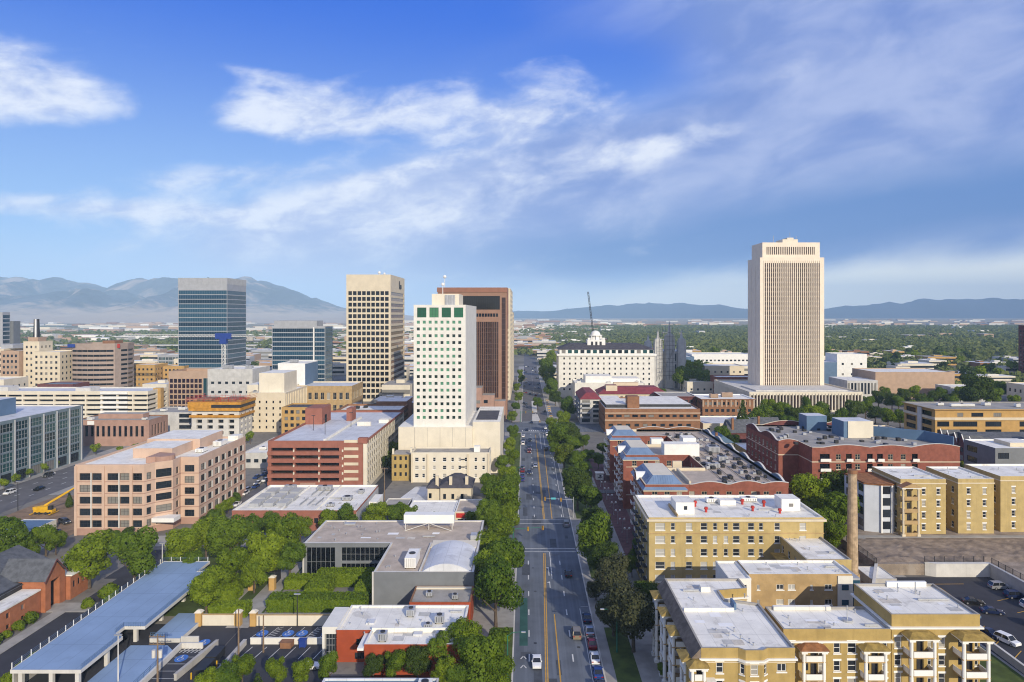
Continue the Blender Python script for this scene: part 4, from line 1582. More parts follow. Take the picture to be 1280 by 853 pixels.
for p, q in (((-81.3, 124.8), (-81.3, 137.2)), ((-83.5, 141.8), (-79.5, 141.8)), ((-83.5, 138.8), (-83.5, 141.8)), ((-79.3, 142.2), (-79.3, 167.8)), ((-80.4, 172.0), (-83.2, 172.0))):
    for h in (4.4, 4.7, 5.0):
        b.tube((*p, h), (*q, h), .03, 4)
    L = math.hypot(q[0] - p[0], q[1] - p[1])
    for i in range(int(L / .5) + 1):
        t_ = i * .5 / L
        x, y = p[0] + (q[0] - p[0]) * t_, p[1] + (q[1] - p[1]) * t_
        b.tube((x, y, 4.1), (x, y, 5.0), .022, 4)
b.build('railing', m_bluep, r_)
r2 = root('lower_parking_deck', 'low raised parking deck with pale walls beside the long deck', 'parking deck', (-76, 135, 0))
b = MB()
b.prism([(-81.1, 119), (-71.3, 119), (-71.3, 138), (-73.5, 140.2), (-81.1, 140.2)], 0, 1.0, 0, 1)
b.prism([(-79.0, 143.4), (-72.6, 143.4), (-72.0, 155.5), (-79.0, 155.5)], 0, .9, 0, 1)
b.build('deck_slab', [m_concl, m_deck], r2)
b = MB()
b.prism([(-71.29, 119), (-70.9, 119), (-70.9, 140.8), (-66.6, 140.8), (-66.6, 141.1), (-71.29, 141.1)], 0, 1.2)
b.prism([(-72.5, 143.6), (-68.8, 143.6), (-68.8, 143.9), (-72.5, 143.9)], 0, 1.2)
b.build('edge_wall', m_concl, r2)
b = MB()
for p, q in (((-80.9, 119.2), (-71.5, 119.2)), ((-78.9, 143.6), (-75.4, 143.6)), ((-71.5, 119.4), (-71.5, 134))):
    for h in (1.3, 1.65, 2.0):
        b.tube((*p, h), (*q, h), .035, 4)
    for t_ in np.linspace(0, 1, 8):
        x, y = p[0] + (q[0] - p[0]) * t_, p[1] + (q[1] - p[1]) * t_
        b.tube((x, y, .9), (x, y, 2.0), .035, 4)
b.build('railing', m_bluep, r2)

B = Bld('low_annex', 'low grey annex with white roof between the pink office and the brick garage', rect(-127, -111, 306, 345), 6.5, m_greyst, m_roofw,
        {0: [(grid(16, 4, 2, 1.6, [2.5], 1), 'dkframe')], 1: [(grid(39, 9, 2, 1.6, [2.5], 1), 'dkframe')]}, par=(.4, .3), coping=m_concl)
B.hvac([(-121, 315, 3, 2, 1.3), (-118, 330, 2, 3, 1.2)])
B = Bld('white_annex', 'small white annex with white roof behind the brick garage corner', rect(-113, -103, 350, 368), 9, m_white, m_roofw,
        {0: [(grid(10, 3, 1.4, 1.6, [2.5, 5.5], 1), 'dkframe')]}, par=(.4, .3))

# ================================================================== RIGHT SIDE OF THE AVENUE
def porch(rt, p, a, n, w, dep, floors, ztop, tile, colm=m_white, base=0.0, rail=m_white, back=None, ped=False):
    """stacked balconies between two tall columns; p = wall point at the left end, a = along the wall, n = outwards"""
    def P(u, d, z):
        return (p[0] + a[0] * u + n[0] * d, p[1] + a[1] * u + n[1] * d, z)

    def bx(b, u0, u1, d0, d1, z0, z1, m=0):
        A = [P(u0, d1, z0), P(u1, d1, z0), P(u1, d0, z0), P(u0, d0, z0)]
        B_ = [P(u0, d1, z1), P(u1, d1, z1), P(u1, d0, z1), P(u0, d0, z1)]
        for i in range(4):
            j = (i + 1) % 4
            b.quad(A[i], A[j], B_[j], B_[i], m)
        b.poly(B_, m)
        b.poly(A[::-1], m)
    for u in (.35, w - .35):
        b = MB()
        c = P(u, dep - .35, 0)
        b.cyl(c[0], c[1], base, ztop - .45, .34, .29, 10)
        bx(b, u - .5, u + .5, dep - .85, dep + .12, ztop - .6, ztop - .3)
        bx(b, u - .5, u + .5, dep - .85, dep + .12, base, base + .7)
        b.build('porch_column', colm, rt)
    for z in floors:
        b = MB()
        bx(b, .05, w - .05, .02, dep - .1, z - .2, z, 1)
        bx(b, .7, w - .7, dep - .3, dep - .12, z + .003, z + .95)
        bx(b, .08, .2, .05, dep - .75, z + .003, z + .9)
        bx(b, w - .2, w - .08, .05, dep - .75, z + .003, z + .9)
        b.build('balcony', [rail, m_tanbrick], rt)
        b = MB()
        bx(b, w * .52, w * .52 + .95, .02, .07, z + .05, z + 2.15, 0)
        bx(b, w * .22, w * .22 + .8, .02, .06, z + .8, z + 2.0, 1)
        b.build('balcony_door', [m_dark, g_dark], rt)
    b = MB()
    bx(b, -.25, w + .25, .02, dep + .25, ztop - .3, ztop, 0)
    # little tiled roof
    A = [P(-.45, dep + .45, ztop), P(w + .45, dep + .45, ztop), P(w + .45, .02, ztop + .003), P(-.45, .02, ztop + .003)]
    if ped:
        m_ = P(w / 2, dep + .45, ztop + 1.2)
        k = P(w / 2, .02, ztop + 1.2)
        b.quad(A[0], m_, k, A[3], 1)
        b.quad(m_, A[1], A[2], k, 1)
        b.poly([A[0], A[1], m_], 2)
    else:
        T = [P(.9, dep - 1.0, ztop + .6), P(w - .9, dep - 1.0, ztop + .6), P(w - .9, .02, ztop + .6), P(.9, .02, ztop + .6)]
        for i in range(4):
            j = (i + 1) % 4
            b.quad(A[i], A[j], T[j], T[i], 1)
        b.poly(T, 1)
    b.build('porch_roof', [m_white, tile, m_tanbrick], rt)


# ---- block A, nearest the avenue
fl = [1.4, 4.5, 7.6, 10.7]
foot = [(28.3, 110), (34.2, 110), (35.2, 109.2), (38.0, 109.2), (39, 110), (43.4, 110), (43.4, 127), (37.6, 129), (37.6, 133), (43.4, 134), (43.4, 139), (28.3, 139)]
wz = [z + .5 for z in fl]
B = Bld('apartment_building', 'yellow brick apartments nearest the avenue with white roof and bay window', foot, 14.8, m_yellow, m_roofw,
        {0: [([(2.4, z, 1.15, 1.85) for z in wz], 'sashl')], 2: [([(.8, z, 1.2, 1.85) for z in wz], 'sashl')],
         1: [([(.3, z, .75, 1.85) for z in wz], 'sashl')], 3: [([(.3, z, .75, 1.85) for z in wz], 'sashl')],
         4: [([(1.5, z + .2, 1.5, 1.3) for z in wz], 'pair')],
         11: [([(u, z, 1.1, 1.8) for u in (3.5, 8.5, 13.5, 19.5, 24.5) for z in wz], 'sashl')]}, par=(.45, .3), coping=m_roofg, near=True)
A_ = B
B.band('cornice', m_white, 13.3, 13.6, .35)
B.band('belt_course', m_cream, 12.9, 13.05, .12)
for y in (112.2, 121.2, 128.8, 136.6):
    porch(B.root, (28.3, y + 1.7), (0, -1), (-1, 0), 3.4, 2.7, fl, 12.9, m_tile)
b = MB()
b.poly([(28.27, 139, 15.2), (28.27, 110, 15.2), (26.7, 110, 13.5), (26.7, 139, 13.5)])
b.poly([(26.7, 139, 13.5), (26.7, 110, 13.5), (28.27, 110, 13.5), (28.27, 139, 13.5)])
b.poly([(26.7, 110, 13.5), (28.27, 110, 15.2), (28.27, 110, 13.5)])
b.build('eave_roof', mat('mossy_shingle', (0.17, 0.135, 0.105), .95, .3, .6, fine=.5), B.root)
porch(B.root, (26.2, 110.0), (1, 0), (0, -1), 2.6, 1.6, fl, 12.9, m_tile)
b = MB()
b.box(26.0, 28.28, 110.02, 112.0, 0, 12.8)
b.build('corner_wing', m_yellow, B.root)
B.boxes('entrance_canopy', m_white, [(30.8 - 2.3, 30.8 - .4, 108.6, 109.95, 10.2, 10.5)])
B.boxes('roof_kerb', m_roofw, [(28.9, 38, 124.4, 124.8, 14.83, 15.4)])
b = MB()
b.box(38.2, 38.6, 125.0, 127.5, 14.83, 16.0)
b.box(34.2, 36.0, 133.0, 134.6, 14.83, 15.8, 1)
b.build('roof_hatch', [m_bluep, m_roofw], B.root)
B.vents(10, 21)
B.patches(9, 121, 29, 36.5, 111.5, 137)

# ---- white stair block and block D behind
foot = [(46.2, 141), (67.4, 141), (67.4, 149), (46.2, 149)]
dz = [3, 6.1, 9.0, 12.1]
du = [1.2, 4.2, 6.6, 11.2, 14.0, 17.4]
wins = []
for z in dz:
    for i, u in enumerate((1.6, 5.6, 8.0, 12.6, 15.6)):
        w_ = .55 if i in (0, 3) else 1.5
        wins.append((u, z, w_, 1.1 if i not in (0, 3) else 1.0))
B = Bld('apartment_building', 'tan apartment wing with white end wall and small paired windows', foot, 14.9, m_tanbrick, m_roofw,
        {0: [(wins, 'pair')]}, par=(.45, .3), coping=m_roofw, near=True)
b = MB()
b.box(64.4, 67.5, 140.75, 140.97, 0, 15.0)
b.build('white_cladding', m_whitew, B.root)
B.boxes('cladding_window', g_blue, [(65.2, 66.6, 140.68, 140.73, z, z + 1.1) for z in dz])
b = MB()
b.box(67.42, 69.2, 141.2, 148.8, 0, 14.4)
b.build('glazed_stair', m_greyl, B.root)
B.boxes('stair_window', g_blue, [(67.5, 69.1, 141.05, 141.17, z - .3, z + 1.9) for z in dz])
B.vents(7, 22)
B.patches(7, 122)
B = Bld('stair_block', 'white rendered stair block with one window between two white apartment roofs', rect(41.6, 46.1, 139.5, 149.5), 14.6, m_white, m_roofw,
        {0: [([(2.6, 12.0, 1.0, 1.7), (2.6, 8.6, 1.0, 1.7)], 'sash'), ([(.5, 9.0, 1.3, 2.0)], 'plain')]}, par=(.4, .3), coping=m_roofw, near=True)
b = MB()
b.hip(41.7, 43.6, 136.6, 139.4, 11.8, 12.9, .4)
b.build('lean_to_roof', m_tile, B.root)
b = MB()
b.box(41.8, 43.5, 136.8, 139.45, 0, 11.75)
b.build('lean_to', m_cream2, B.root)

# ---- block B and taller block C facing the camera
fl = [1.0, 4.1, 7.2, 10.3]
wz = [z + .6 for z in fl]
foot = rect(44.2, 62.6, 117, 126)
B = Bld('apartment_building', 'lower yellow apartment block with two columned balcony stacks and rust tile hood', foot, 14.6, m_yellow, m_roofw,
        {0: [([(.7, z, 1.2, 1.9) for z in wz] + [(6.0, z, .8, 1.7) for z in wz] + [(8.6, z, 1.15, 1.8) for z in wz] + [(11.0, z, 1.5, 1.9) for z in wz] + [(16.9, z, .9, 1.8) for z in wz], 'sashl')],
         3: [([(2, z, 1.2, 1.8) for z in wz], 'sashl')]}, par=(.45, .3), coping=m_roofg, near=True)
B.band('cornice', m_white, 12.75, 13.05, .3)
porch(B.root, (46.7, 117), (1, 0), (0, -1), 4.1, 1.9, fl, 12.3, m_tiler)
porch(B.root, (57.2, 117), (1, 0), (0, -1), 4.0, 1.9, fl, 12.3, m_tile)
B.boxes('parapet_vent', m_roofg, [(51.3, 52.4, 116.9, 117.5, 15.06, 15.25)])
b = MB()
b.cyl(57.0, 121, 14.6, 15.0, .9, n=12)
b.cyl(57.0, 121, 15.0, 17.4, .09, n=6)
b.build('roof_mast', m_metal, B.root)
B.boxes('roof_step', m_roofw, [(45.5, 56, 125.2, 125.9, 14.65, 15.35)])
B.vents(5, 23)
B.patches(5, 123)
fl = [1.7, 4.8, 7.9, 11.0]
wz = [z + .6 for z in fl]
foot = rect(63.0, 78.2, 117.5, 131)
B = Bld('apartment_building', 'taller yellow apartment block at the car park with two white columned porches', foot, 16.9, m_yellow, m_roofw,
        {0: [([(.5, z, 1.2, 1.9) for z in wz] + [(6.2, z, .7, 1.8) for z in wz] + [(8.1, z, 1.1, 1.8) for z in wz] + [(14.3, z, .6, 1.8) for z in wz], 'sashl')],
         1: [([(u, z, 1.1, 1.7) for u in (3, 6, 9) for z in wz], 'sashl')],
         3: [([(u, z, 1.0, 1.7) for u in (9, 11) for z in wz[2:]], 'sashl')]}, par=(.45, .3), coping=m_roofg, near=True)
B.band('cornice', m_white, 14.95, 15.25, .45)
porch(B.root, (64.9, 117.5), (1, 0), (0, -1), 4.6, 2.4, fl, 14.3, m_tile)
porch(B.root, (73.4, 117.5), (1, 0), (0, -1), 4.8, 3.0, fl, 14.3, m_tile)
B.boxes('entrance_hood', m_white, [(70.3, 73.0, 116.4, 117.4, 4.7, 5.3)])
b = MB()
b.box(70.8, 72.5, 117.35, 117.47, .4, 4.6)
b.build('entrance_door', m_ochre, B.root)
B.boxes('roof_step', m_white, [(69, 76.5, 130.3, 130.9, 16.95, 17.9)])
b = MB()
b.cyl(72.5, 127, 16.9, 19.2, .12, n=7)
b.build('roof_mast', m_metal, B.root)
B.vents(6, 24)
B.patches(7, 124)
B.boxes('side_gutter', m_bluep, [(78.22, 78.5, 117.6, 130.9, 16.6, 17.0)])

# ---- block E (white roof behind) and the long block F
B = Bld('apartment_building', 'narrow yellow apartment wing with white roof next to the tall brick chimney', rect(61.6, 71.4, 149.6, 166), 14.8, m_yellow2, m_roofw,
        {3: [(grid(16.4, 4, 1.2, 1.7, [2.5, 5.6, 8.7, 11.8], .6), 'sash')]}, par=(.45, .3), coping=m_roofg, near=True)
B.vents(4, 25)
B.patches(5, 125)
b = MB()
for z in (5.5, 8.6, 11.7):
    b.box(58.6, 61.55, 153, 163.5, z, z + .2)
b.build('courtyard_balcony', m_tile, B.root)

cx_ = [(2.7, 2.3), (5.8, 1.0), (9.7, 1.5), (13.3, 1.6), (16.0, 1.0), (18.6, 1.0), (21.1, 1.6), (24.7, 1.5), (27.1, 1.0), (31.0, 1.3), (37.2, 1.5)]
zz = [16.8 - 3.13 * i for i in range(6)]
wf = [(u - w / 2, z, w, 1.75) for z in zz for u, w in cx_]
B = Bld('apartment_building', 'long yellow six-storey apartment house with pale cornice and red roof vents', rect(29.8, 72, 165, 185.5), 19.4, m_yellow2, m_roofw,
        {0: [(wf, 'plainsill')], 3: [([(u, z, 1.3, 1.75) for u in (3, 7.5, 12, 16.5) for z in zz], 'plainsill')]}, par=(.5, .5), coping=m_roofw, near=True)
B.band('cornice', m_cream, 19.0, 19.5, .55)
B.band('belt_course', m_tanbrick, 15.95, 16.15, .12)
B.boxes('roof_house', m_white, [(37.2, 41.8, 169, 175, 19.45, 22.4), (64.5, 69.2, 172, 177, 19.45, 22.4), (50.5, 54.5, 177, 179.5, 19.45, 20.7)], m_roofw)
B.boxes('roof_house_window', g_dark, [(39.2, 40.0, 168.9, 168.97, 20.6, 21.5), (66.4, 67.4, 171.9, 171.97, 20.5, 21.3)])
for (x, y, h) in ((43.7, 176, 1.5), (45.2, 171, 1.3), (56.5, 178, 1.4), (57.2, 172, 1.3), (61.4, 176, 1.6), (63.3, 170, 1.2)):
    b = MB()
    b.cyl(x, y, 19.43, 19.43 + h * .6, .32, n=8)
    b.cyl(x, y, 19.43 + h * .6, 19.43 + h, .55, .4, n=8)
    b.build('roof_vent', m_redm, B.root)
B.hvac([(49, 180, 3, 2, 1.2), (59, 181, 4, 2, 1.1)])
B.vents(6, 26, h=.5)
B.patches(12, 126)
B.boxes('roof_kerb', m_tanbrick, [(36.8, 37.1, 166, 176, 19.45, 20.3)])
b = MB()
for z in zz[:5]:
    for y in (168.2, 172.7, 177.2, 181.7):
        b.box(28.6, 29.75, y - 1.2, y + 1.2, z - .4, z - .2)
        b.box(28.6, 28.68, y - 1.2, y + 1.2, z - .2, z + .6)
b.build('fire_escape', m_dark, B.root)

# ---- tall brick chimney
r_ = root('brick_chimney', 'tall tan brick chimney stack beside the narrow white-roofed wing', 'chimney', (81.4, 170, 0))
b = MB()
b.cyl(81.4, 170, 0, 29.4, 1.4, 1.02, 16)
b.build('shaft', mat('chimney_brick', (0.42, 0.31, 0.20), .9, .25, .9, streak=.4, fine=.2), r_)
b = MB()
b.cyl(81.4, 170, 0, 4.5, 1.75, 1.65, 14)
b.build('base', m_tanbrick, r_)
b = MB()
b.cyl(81.4, 170, 29.4, 30.3, 1.16, 1.16, 16)
b.build('rim', m_brown, r_)

# ---- brick apartment complex with blue-grey mansard bays
foot = [(35, 200), (77, 200), (77, 296), (35.5, 296), (35.5, 280), (58, 280), (58, 262), (35.5, 262), (35.5, 242), (58, 242), (58, 222), (35, 222)]
gzs = rows(2.6, 3.15, 5)
B = Bld('brick_apartment_complex', 'large red brick apartments with three blue-grey mansard bays and gravel roof', foot, 18.2, m_red, m_rooft,
        {0: [(grid(42, 11, 1.6, 1.9, gzs, 1), 'brickwin')], 11: [(grid(22, 5, 1.8, 1.9, gzs, 1.2), 'brickwin')],
         7: [(grid(20, 5, 1.8, 1.9, gzs, 1.2), 'brickwin')], 3: [(grid(16, 4, 1.8, 1.9, gzs, 1.2), 'brickwin')],
         6: [(grid(22.5, 5, 1.6, 1.9, gzs, 1), 'brickwin')] if False else [], 8: [(grid(22.5, 5, 1.6, 1.9, gzs[3:], 1), 'brickwin')],
         4: [(grid(22.5, 5, 1.6, 1.9, gzs[3:], 1), 'brickwin')], 5: [(grid(18, 4, 1.6, 1.9, gzs[2:], 1), 'brickwin')], 9: [(grid(20, 4, 1.6, 1.9, gzs[2:], 1), 'brickwin')]},
        par=(.9, .35), coping=m_cream, near=True)
B.band('belt_course', m_cream, 4.9, 5.1, .1)
B.band('upper_course', m_cream, 14.75, 14.95, .1)
for (y0, y1) in ((200, 222), (242, 262), (280, 296)):
    b = MB()
    b.hip(34.2, 47.5, y0 - .8, y1 + .8, 17.6, 21.2, 3.6, 0, 1)
    b.box(34.4, 47.3, y0 - .6, y1 + .6, 17.2, 17.6, 2)
    # standing seams
    for i in range(int((y1 - y0) / 1.4)):
        y = y0 + 3.3 + i * 1.4
        if y < y1 - 3:
            b.tube((34.25, y, 17.65), (37.75, y, 21.2), .05, 4)
    for i in range(9):
        x = 37.8 + i * .7
        b.tube((x, y0 - .78, 17.65), (x, y0 + 2.75, 21.2), .05, 4)
    b.build('mansard_roof', [m_mansard, m_cream2, m_cream], B.root)
    ym = (y0 + y1) / 2
    b = MB()
    for k in range(8):
        a0, a1 = math.pi * k / 8, math.pi * (k + 1) / 8
        p0_ = (ym - 2.2 * math.cos(a0), 18.3 + 2.2 * math.sin(a0))
        p1_ = (ym - 2.2 * math.cos(a1), 18.3 + 2.2 * math.sin(a1))
        b.quad((33.9, p0_[0], p0_[1]), (33.9, p1_[0], p1_[1]), (37.2, p1_[0], p1_[1]), (37.2, p0_[0], p0_[1]), 0)
    b.poly([(33.95, ym - 2.0 * math.cos(math.pi * k / 8), 18.2 + 2.0 * math.sin(math.pi * k / 8)) for k in range(9)][::-1], 1)
    b.build('dormer', [m_white, m_red], B.root)
    for k in range(3):
        y = y0 + 4.2 + (y1 - y0 - 8.4) * k / 2
        for z in gzs:
            b = MB()
            b.box(33.6, 34.95, y - 1.3, y + 1.3, z - .35, z - .15)
            b.box(33.6, 33.68, y - 1.3, y + 1.3, z - .15, z + .75)
            b.build('balcony', m_white, B.root)
    # corner quoins
    B.boxes('corner_pier', m_red, [(34.6, 35.6, y0 - .3, y0 + .8, 0, 17.2)])
wavy(B.root, 'curved_parapet', (48, 199.95), (77.05, 199.95), 18.2, .95, [(6, 5, 1.0), (17, 5, 1.3), (26, 5, 1.0)], .4, m_red, m_concl)
wavy(B.root, 'curved_parapet', (77.05, 200), (77.05, 296), 18.2, .95, [(8 + i * 16, 5.2, 1.5) for i in range(6)], .4, m_bluep, m_concl, 96)
wavy(B.root, 'curved_parapet', (76, 296.05), (48, 296.05), 18.2, .95, [(8, 7, 1.5), (21, 7, 1.5)], .4, m_brown, m_concl)
B.boxes('penthouse', m_white, [(49.5, 62, 243.5, 249, 18.25, 22.6), (57.5, 62.2, 249.003, 255, 18.25, 23.8), (48.4, 53, 262.5, 266, 18.25, 21)], m_roofw)
B.boxes('roof_panel', m_cream, [(48.5, 51.5, 225, 226, 18.25, 20.5), (44.5, 47.2, 222.9, 231, 18.25, 18.6) if False else (48.6, 49.2, 203, 220, 18.25, 19.4)])
rnd = random.Random(17)
nc = 0
for gxi in range(9):
    for gyi in range(13):
        if rnd.random() < .36 or nc >= 98:
            continue
        x, y = 59.5 + gxi * 1.85 + rnd.uniform(-.5, .5), 204 + gyi * 6.9 + rnd.uniform(-1.5, 1.5)
        if 41 < y - 200 < 58 and x < 66:
            continue
        b = MB()
        w_, d_, h_ = rnd.uniform(.8, 1.5), rnd.uniform(.9, 2.6), rnd.uniform(.5, 1.1)
        b.box(x - w_ / 2, x + w_ / 2, y - d_ / 2, y + d_ / 2, 18.3, 18.3 + h_, 0)
        b.cyl(x, y, 18.3 + h_, 18.3 + h_ + .08, min(w_, d_) * .36, n=8, m=1)
        b.build('condenser', [m_dark if rnd.random() < .75 else m_greyl, m_black], B.root)
        nc += 1
B.hvac([(69, 252, 4, 5, 2.2), (68, 236, 3, 3, 1.8), (62, 226, 4, 2.5, 1.6)], m_greyl)
for k in range(5):
    b = MB()
    b.tube((60 + k * 3.4, 204, 18.5), (60 + k * 3.4, 292, 18.5), .09, 5)
    b.build('roof_conduit', m_dark, B.root)

# ---- second brick complex with arched parapets, to the right
foot = [(91.5, 247), (98.6, 247), (98.6, 235), (149.5, 235), (149.5, 283), (91.5, 283)]
hz4 = [18.9 - 3.36 * i for i in range(5)]
hw_ = []
hb = [103, 111.3, 118.5, 122, 134]
for z in hz4:
    for x in (107.7, 114.3, 125.6, 130):
        hw_.append((x - 98.6 - .85, z, 1.7, 1.9))
hv = [(x - 98.6 - (1.7 if x == 103 else 1.0), z - .3, 3.4 if x == 103 else 2.0, 2.3) for z in hz4 for x in hb]
B = Bld('brick_apartment_complex', 'red brick apartments with wavy parapet and white penthouse beyond the white-roofed flats', foot, 22.6, m_red, m_roofg,
        {2: [(hw_, 'brickwin'), (hv, 'arched')], 5: [(grid(36, 8, 1.8, 2, hz4, 1), 'brickwin')]}, par=(.5, .35), coping=m_cream, near=True)
B.band('belt_course', m_cream, 18.0, 18.3, .1)
for z in hz4:
    for x in hb:
        b = MB()
        w_ = 1.8 if x == 103 else 1.1
        b.box(x - w_, x + w_, 234.0, 234.96, z - .5, z - .32)
        b.box(x - w_, x + w_, 234.0, 234.1, z - .32, z + .5)
        b.build('balcony', m_white, B.root)
wavy(B.root, 'curved_parapet', (98.6, 234.95), (149.5, 234.95), 22.6, .55, [(12, 8, 1.1), (27, 7, 1.0), (43, 9, 1.6)], .4, m_red, m_concl)
wavy(B.root, 'curved_parapet', (91.45, 283), (91.45, 247), 22.6, .55, [(8, 7, 2.2), (26, 8, 2.2)], .4, m_dkbrick, m_concl)
wavy(B.root, 'curved_parapet', (91.5, 246.95), (98.6, 246.95), 22.6, .55, [(3.5, 3.6, .9)], .4, m_red, m_concl, 24)
wavy(B.root, 'curved_parapet', (140, 283.05), (92, 283.05), 22.6, .55, [(10, 8, 2), (32, 10, 2.4)], .4, m_dkbrick, m_cream)
B.boxes('penthouse', m_bluep, [(119.3, 130.2, 256, 266, 22.65, 28.8), (112, 120, 272, 280, 22.65, 28.5)], m_roofb)
B.boxes('penthouse_front', m_cream2, [(120.8, 130.25, 255.7, 255.97, 22.65, 28.9)])
b = MB()
b.prism([(130.3, 262), (146, 250), (149, 238), (149.4, 238), (146.5, 250.3), (130.5, 262.6)], 22.65, 26.3)
b.build('roof_screen_wall', m_bluep, B.root)
rnd = random.Random(23)
for i in range(60):
    x, y = rnd.uniform(95, 146), rnd.uniform(240, 280)
    if 116 < x < 133 and 253 < y < 268:
        continue
    b = MB()
    b.box(x - .6, x + .6, y - rnd.uniform(.5, 1.3), y + .6, 22.7, 22.7 + rnd.uniform(.5, 1.2))
    b.build('condenser', m_dark if rnd.random() < .7 else m_greyl, B.root)

# ---- yellow flats on the gravel terrace
def terrace_flats(label, x0, x1, y0, y1, z1, cols_, seed, parts=True):
    zs_ = [4.2 + 3.55 * i for i in range(4)]
    f = {0: [([(u, z, 1.1, 1.8) for u in cols_ for z in zs_], 'sashl')],
         3: [(grid(y1 - y0, 4, 1.2, 1.8, zs_, .8), 'sash')]}
    b_ = Bld('apartment_building', label, rect(x0, x1, y0, y1), z1, m_yellow2, m_roofw, f, z0=2.9, par=(.5, .35), coping=m_roofw, near=True)
    b_.band('cornice', m_cream, z1 - 1.0, z1 - .7, .18)
    b_.vents(4, seed)
    b_.patches(5, seed + 60)
    return b_


B1 = terrace_flats('yellow flats on the gravel terrace with corner porch and blue-shaded bay', 112.6, 126.2, 205, 222, 19.0, (6.4, 10.8), 31)
porch(B1.root, (111.8, 205), (1, 0), (0, -1), 5.2, 2.6, [3.2, 6.8, 10.3, 13.9], 17.6, m_brown, m_cream, 3.0, m_tanbrick, ped=True)
b = MB()
bay = [(103.2, 208), (107.5, 206.2), (110.4, 206.2), (112.5, 208), (112.5, 221), (103.2, 221)]
b.prism(bay, 2.9, 17.6)
b.build('pale_bay', mat('blue_shaded_render', (0.55, 0.58, 0.63), .8, .06, .3, streak=.2), B1.root)  # blue shade on the white bay is put into its render colour
b = MB()
b.poly([(x, y, 17.62) for x, y in offset(bay, .35)])
b.ring(bay, .35, .0, 17.3, 17.62)
b.build('bay_roof', m_tiler, B1.root)
b = MB()
for z in (4.4, 8, 11.5, 15):
    b.box(107.8, 110.1, 206.05, 206.17, z - .3, z + 2.0)
    for y in (210, 214, 218):
        b.box(103.03, 103.17, y - 1.3, y + 1.3, z - .2, z + 2.0)
b.build('bay_opening_shade', g_dark, B1.root)  # dark panes stand for the shade in the bay's open balconies
B.boxes
B1.boxes('white_column', m_white, [(107.2, 107.6, 205.7, 206.1, 2.9, 17.3), (110.3, 110.8, 205.7, 206.1, 2.9, 17.3)])
terrace_flats('middle yellow flats on the gravel terrace with white roof and two window columns', 130.2, 141, 205.5, 222, 19.0, (2.6, 7.4), 32)
terrace_flats('yellow flats on the gravel terrace at the right edge above a dark hedge', 144, 166, 207, 224, 19.4, (3.4, 8.2, 13, 18), 33)

# ---- retaining walls, fences
wall_thing('pale stained retaining wall at the back of the apartment car park', [(107.8, 179.2), (122.3, 179.2), (122.3, 180.4), (105.5, 180.4)], 3.4, m_concl, m_concl, 'retaining_wall')
wall_thing('long retaining wall down the right side of the apartment car park', rect(121.8, 122.35, 96, 179.1), 3.4, m_conc, m_concl, 'retaining_wall')
wall_thing('low pale wall between the car park and the rear lawn', [(94.7, 100), (95.1, 100), (96.2, 142.5), (95.8, 142.5)], 1.5, m_conc, m_concl, 'low_wall')
wall_thing('grey stone wall running past the chimney to the car park', [(84.2, 166), (84.9, 166), (93, 180.4), (92.3, 180.4)], 3.0, m_conc, m_concl, 'low_wall')


def fence(label, pts, z, h=1.7, m=m_dark, sp=2.6):
    r_ = root('metal_fence', label, 'fence', (*pts[0], z))
    b = MB()
    posts_ = []
    for p, q in zip(pts, pts[1:]):
        L = math.hypot(q[0] - p[0], q[1] - p[1])
        for hh in (.12, .55, h - .05):
            b.tube((*p, z + hh), (*q, z + hh), .04, 4)
        n_ = int(L / .3)
        for i in range(n_):
            t_ = i / n_
            x, y = p[0] + (q[0] - p[0]) * t_, p[1] + (q[1] - p[1]) * t_
            b.tube((x, y, z), (x, y, z + h), .028, 3)
        for i in range(int(L / sp) + 1):
            t_ = min(1, i * sp / L)
            posts_.append((p[0] + (q[0] - p[0]) * t_, p[1] + (q[1] - p[1]) * t_))
    b.build('railing', m, r_)
    for x, y in posts_:
        b = MB()
        b.box(x - .06, x + .06, y - .06, y + .06, z, z + h + .1)
        b.build('post', m, r_)


fence('black railing along the gravel terrace above the pale retaining wall', [(105.8, 181), (122, 181)], 3.02)
fence('black railing down the terrace edge on the right of the car park', [(122.9, 180), (122.9, 110)], 3.02)
fence('black mesh fence round the planted yard by the chimney', [(84.5, 181), (93, 180.8), (93.5, 199)], 2.2, 2.2)
B = Bld('garden_shed', 'small flat white-roofed shed behind the chimney wall', rect(86.5, 93.0, 171, 179.5), 2.6, m_conc, m_roofw, {}, par=(.15, .2), cat='shed')

# ---- buildings between the brick complexes and the white skyscraper
B = Bld('yellow_house', 'low yellow flat-roofed house with one round window behind the brick complex', rect(95.5, 116, 296, 312), 9.6, m_yellow, m_roofw,
        {0: [([(8, 5.5, 1.4, 1.6), (14, 5.5, 1.4, 1.6)], 'sash')], 3: [(grid(16, 4, 1.4, 1.6, [2, 5.5], 1), 'sash')]}, par=(.6, .3), coping=m_roofw)
B = Bld('yellow_house', 'yellow and white flat-roofed block beyond the arched brick complex', rect(118, 146, 325, 345), 12, m_yellow2, m_roofw,
        {0: [(grid(28, 7, 1.4, 1.7, [4, 8], 1), 'sash')]}, par=(.6, .3), coping=m_roofw)
B.boxes('stair_block', m_cream, [(113, 117.9, 318, 330, 0, 12.8)], m_roofw)


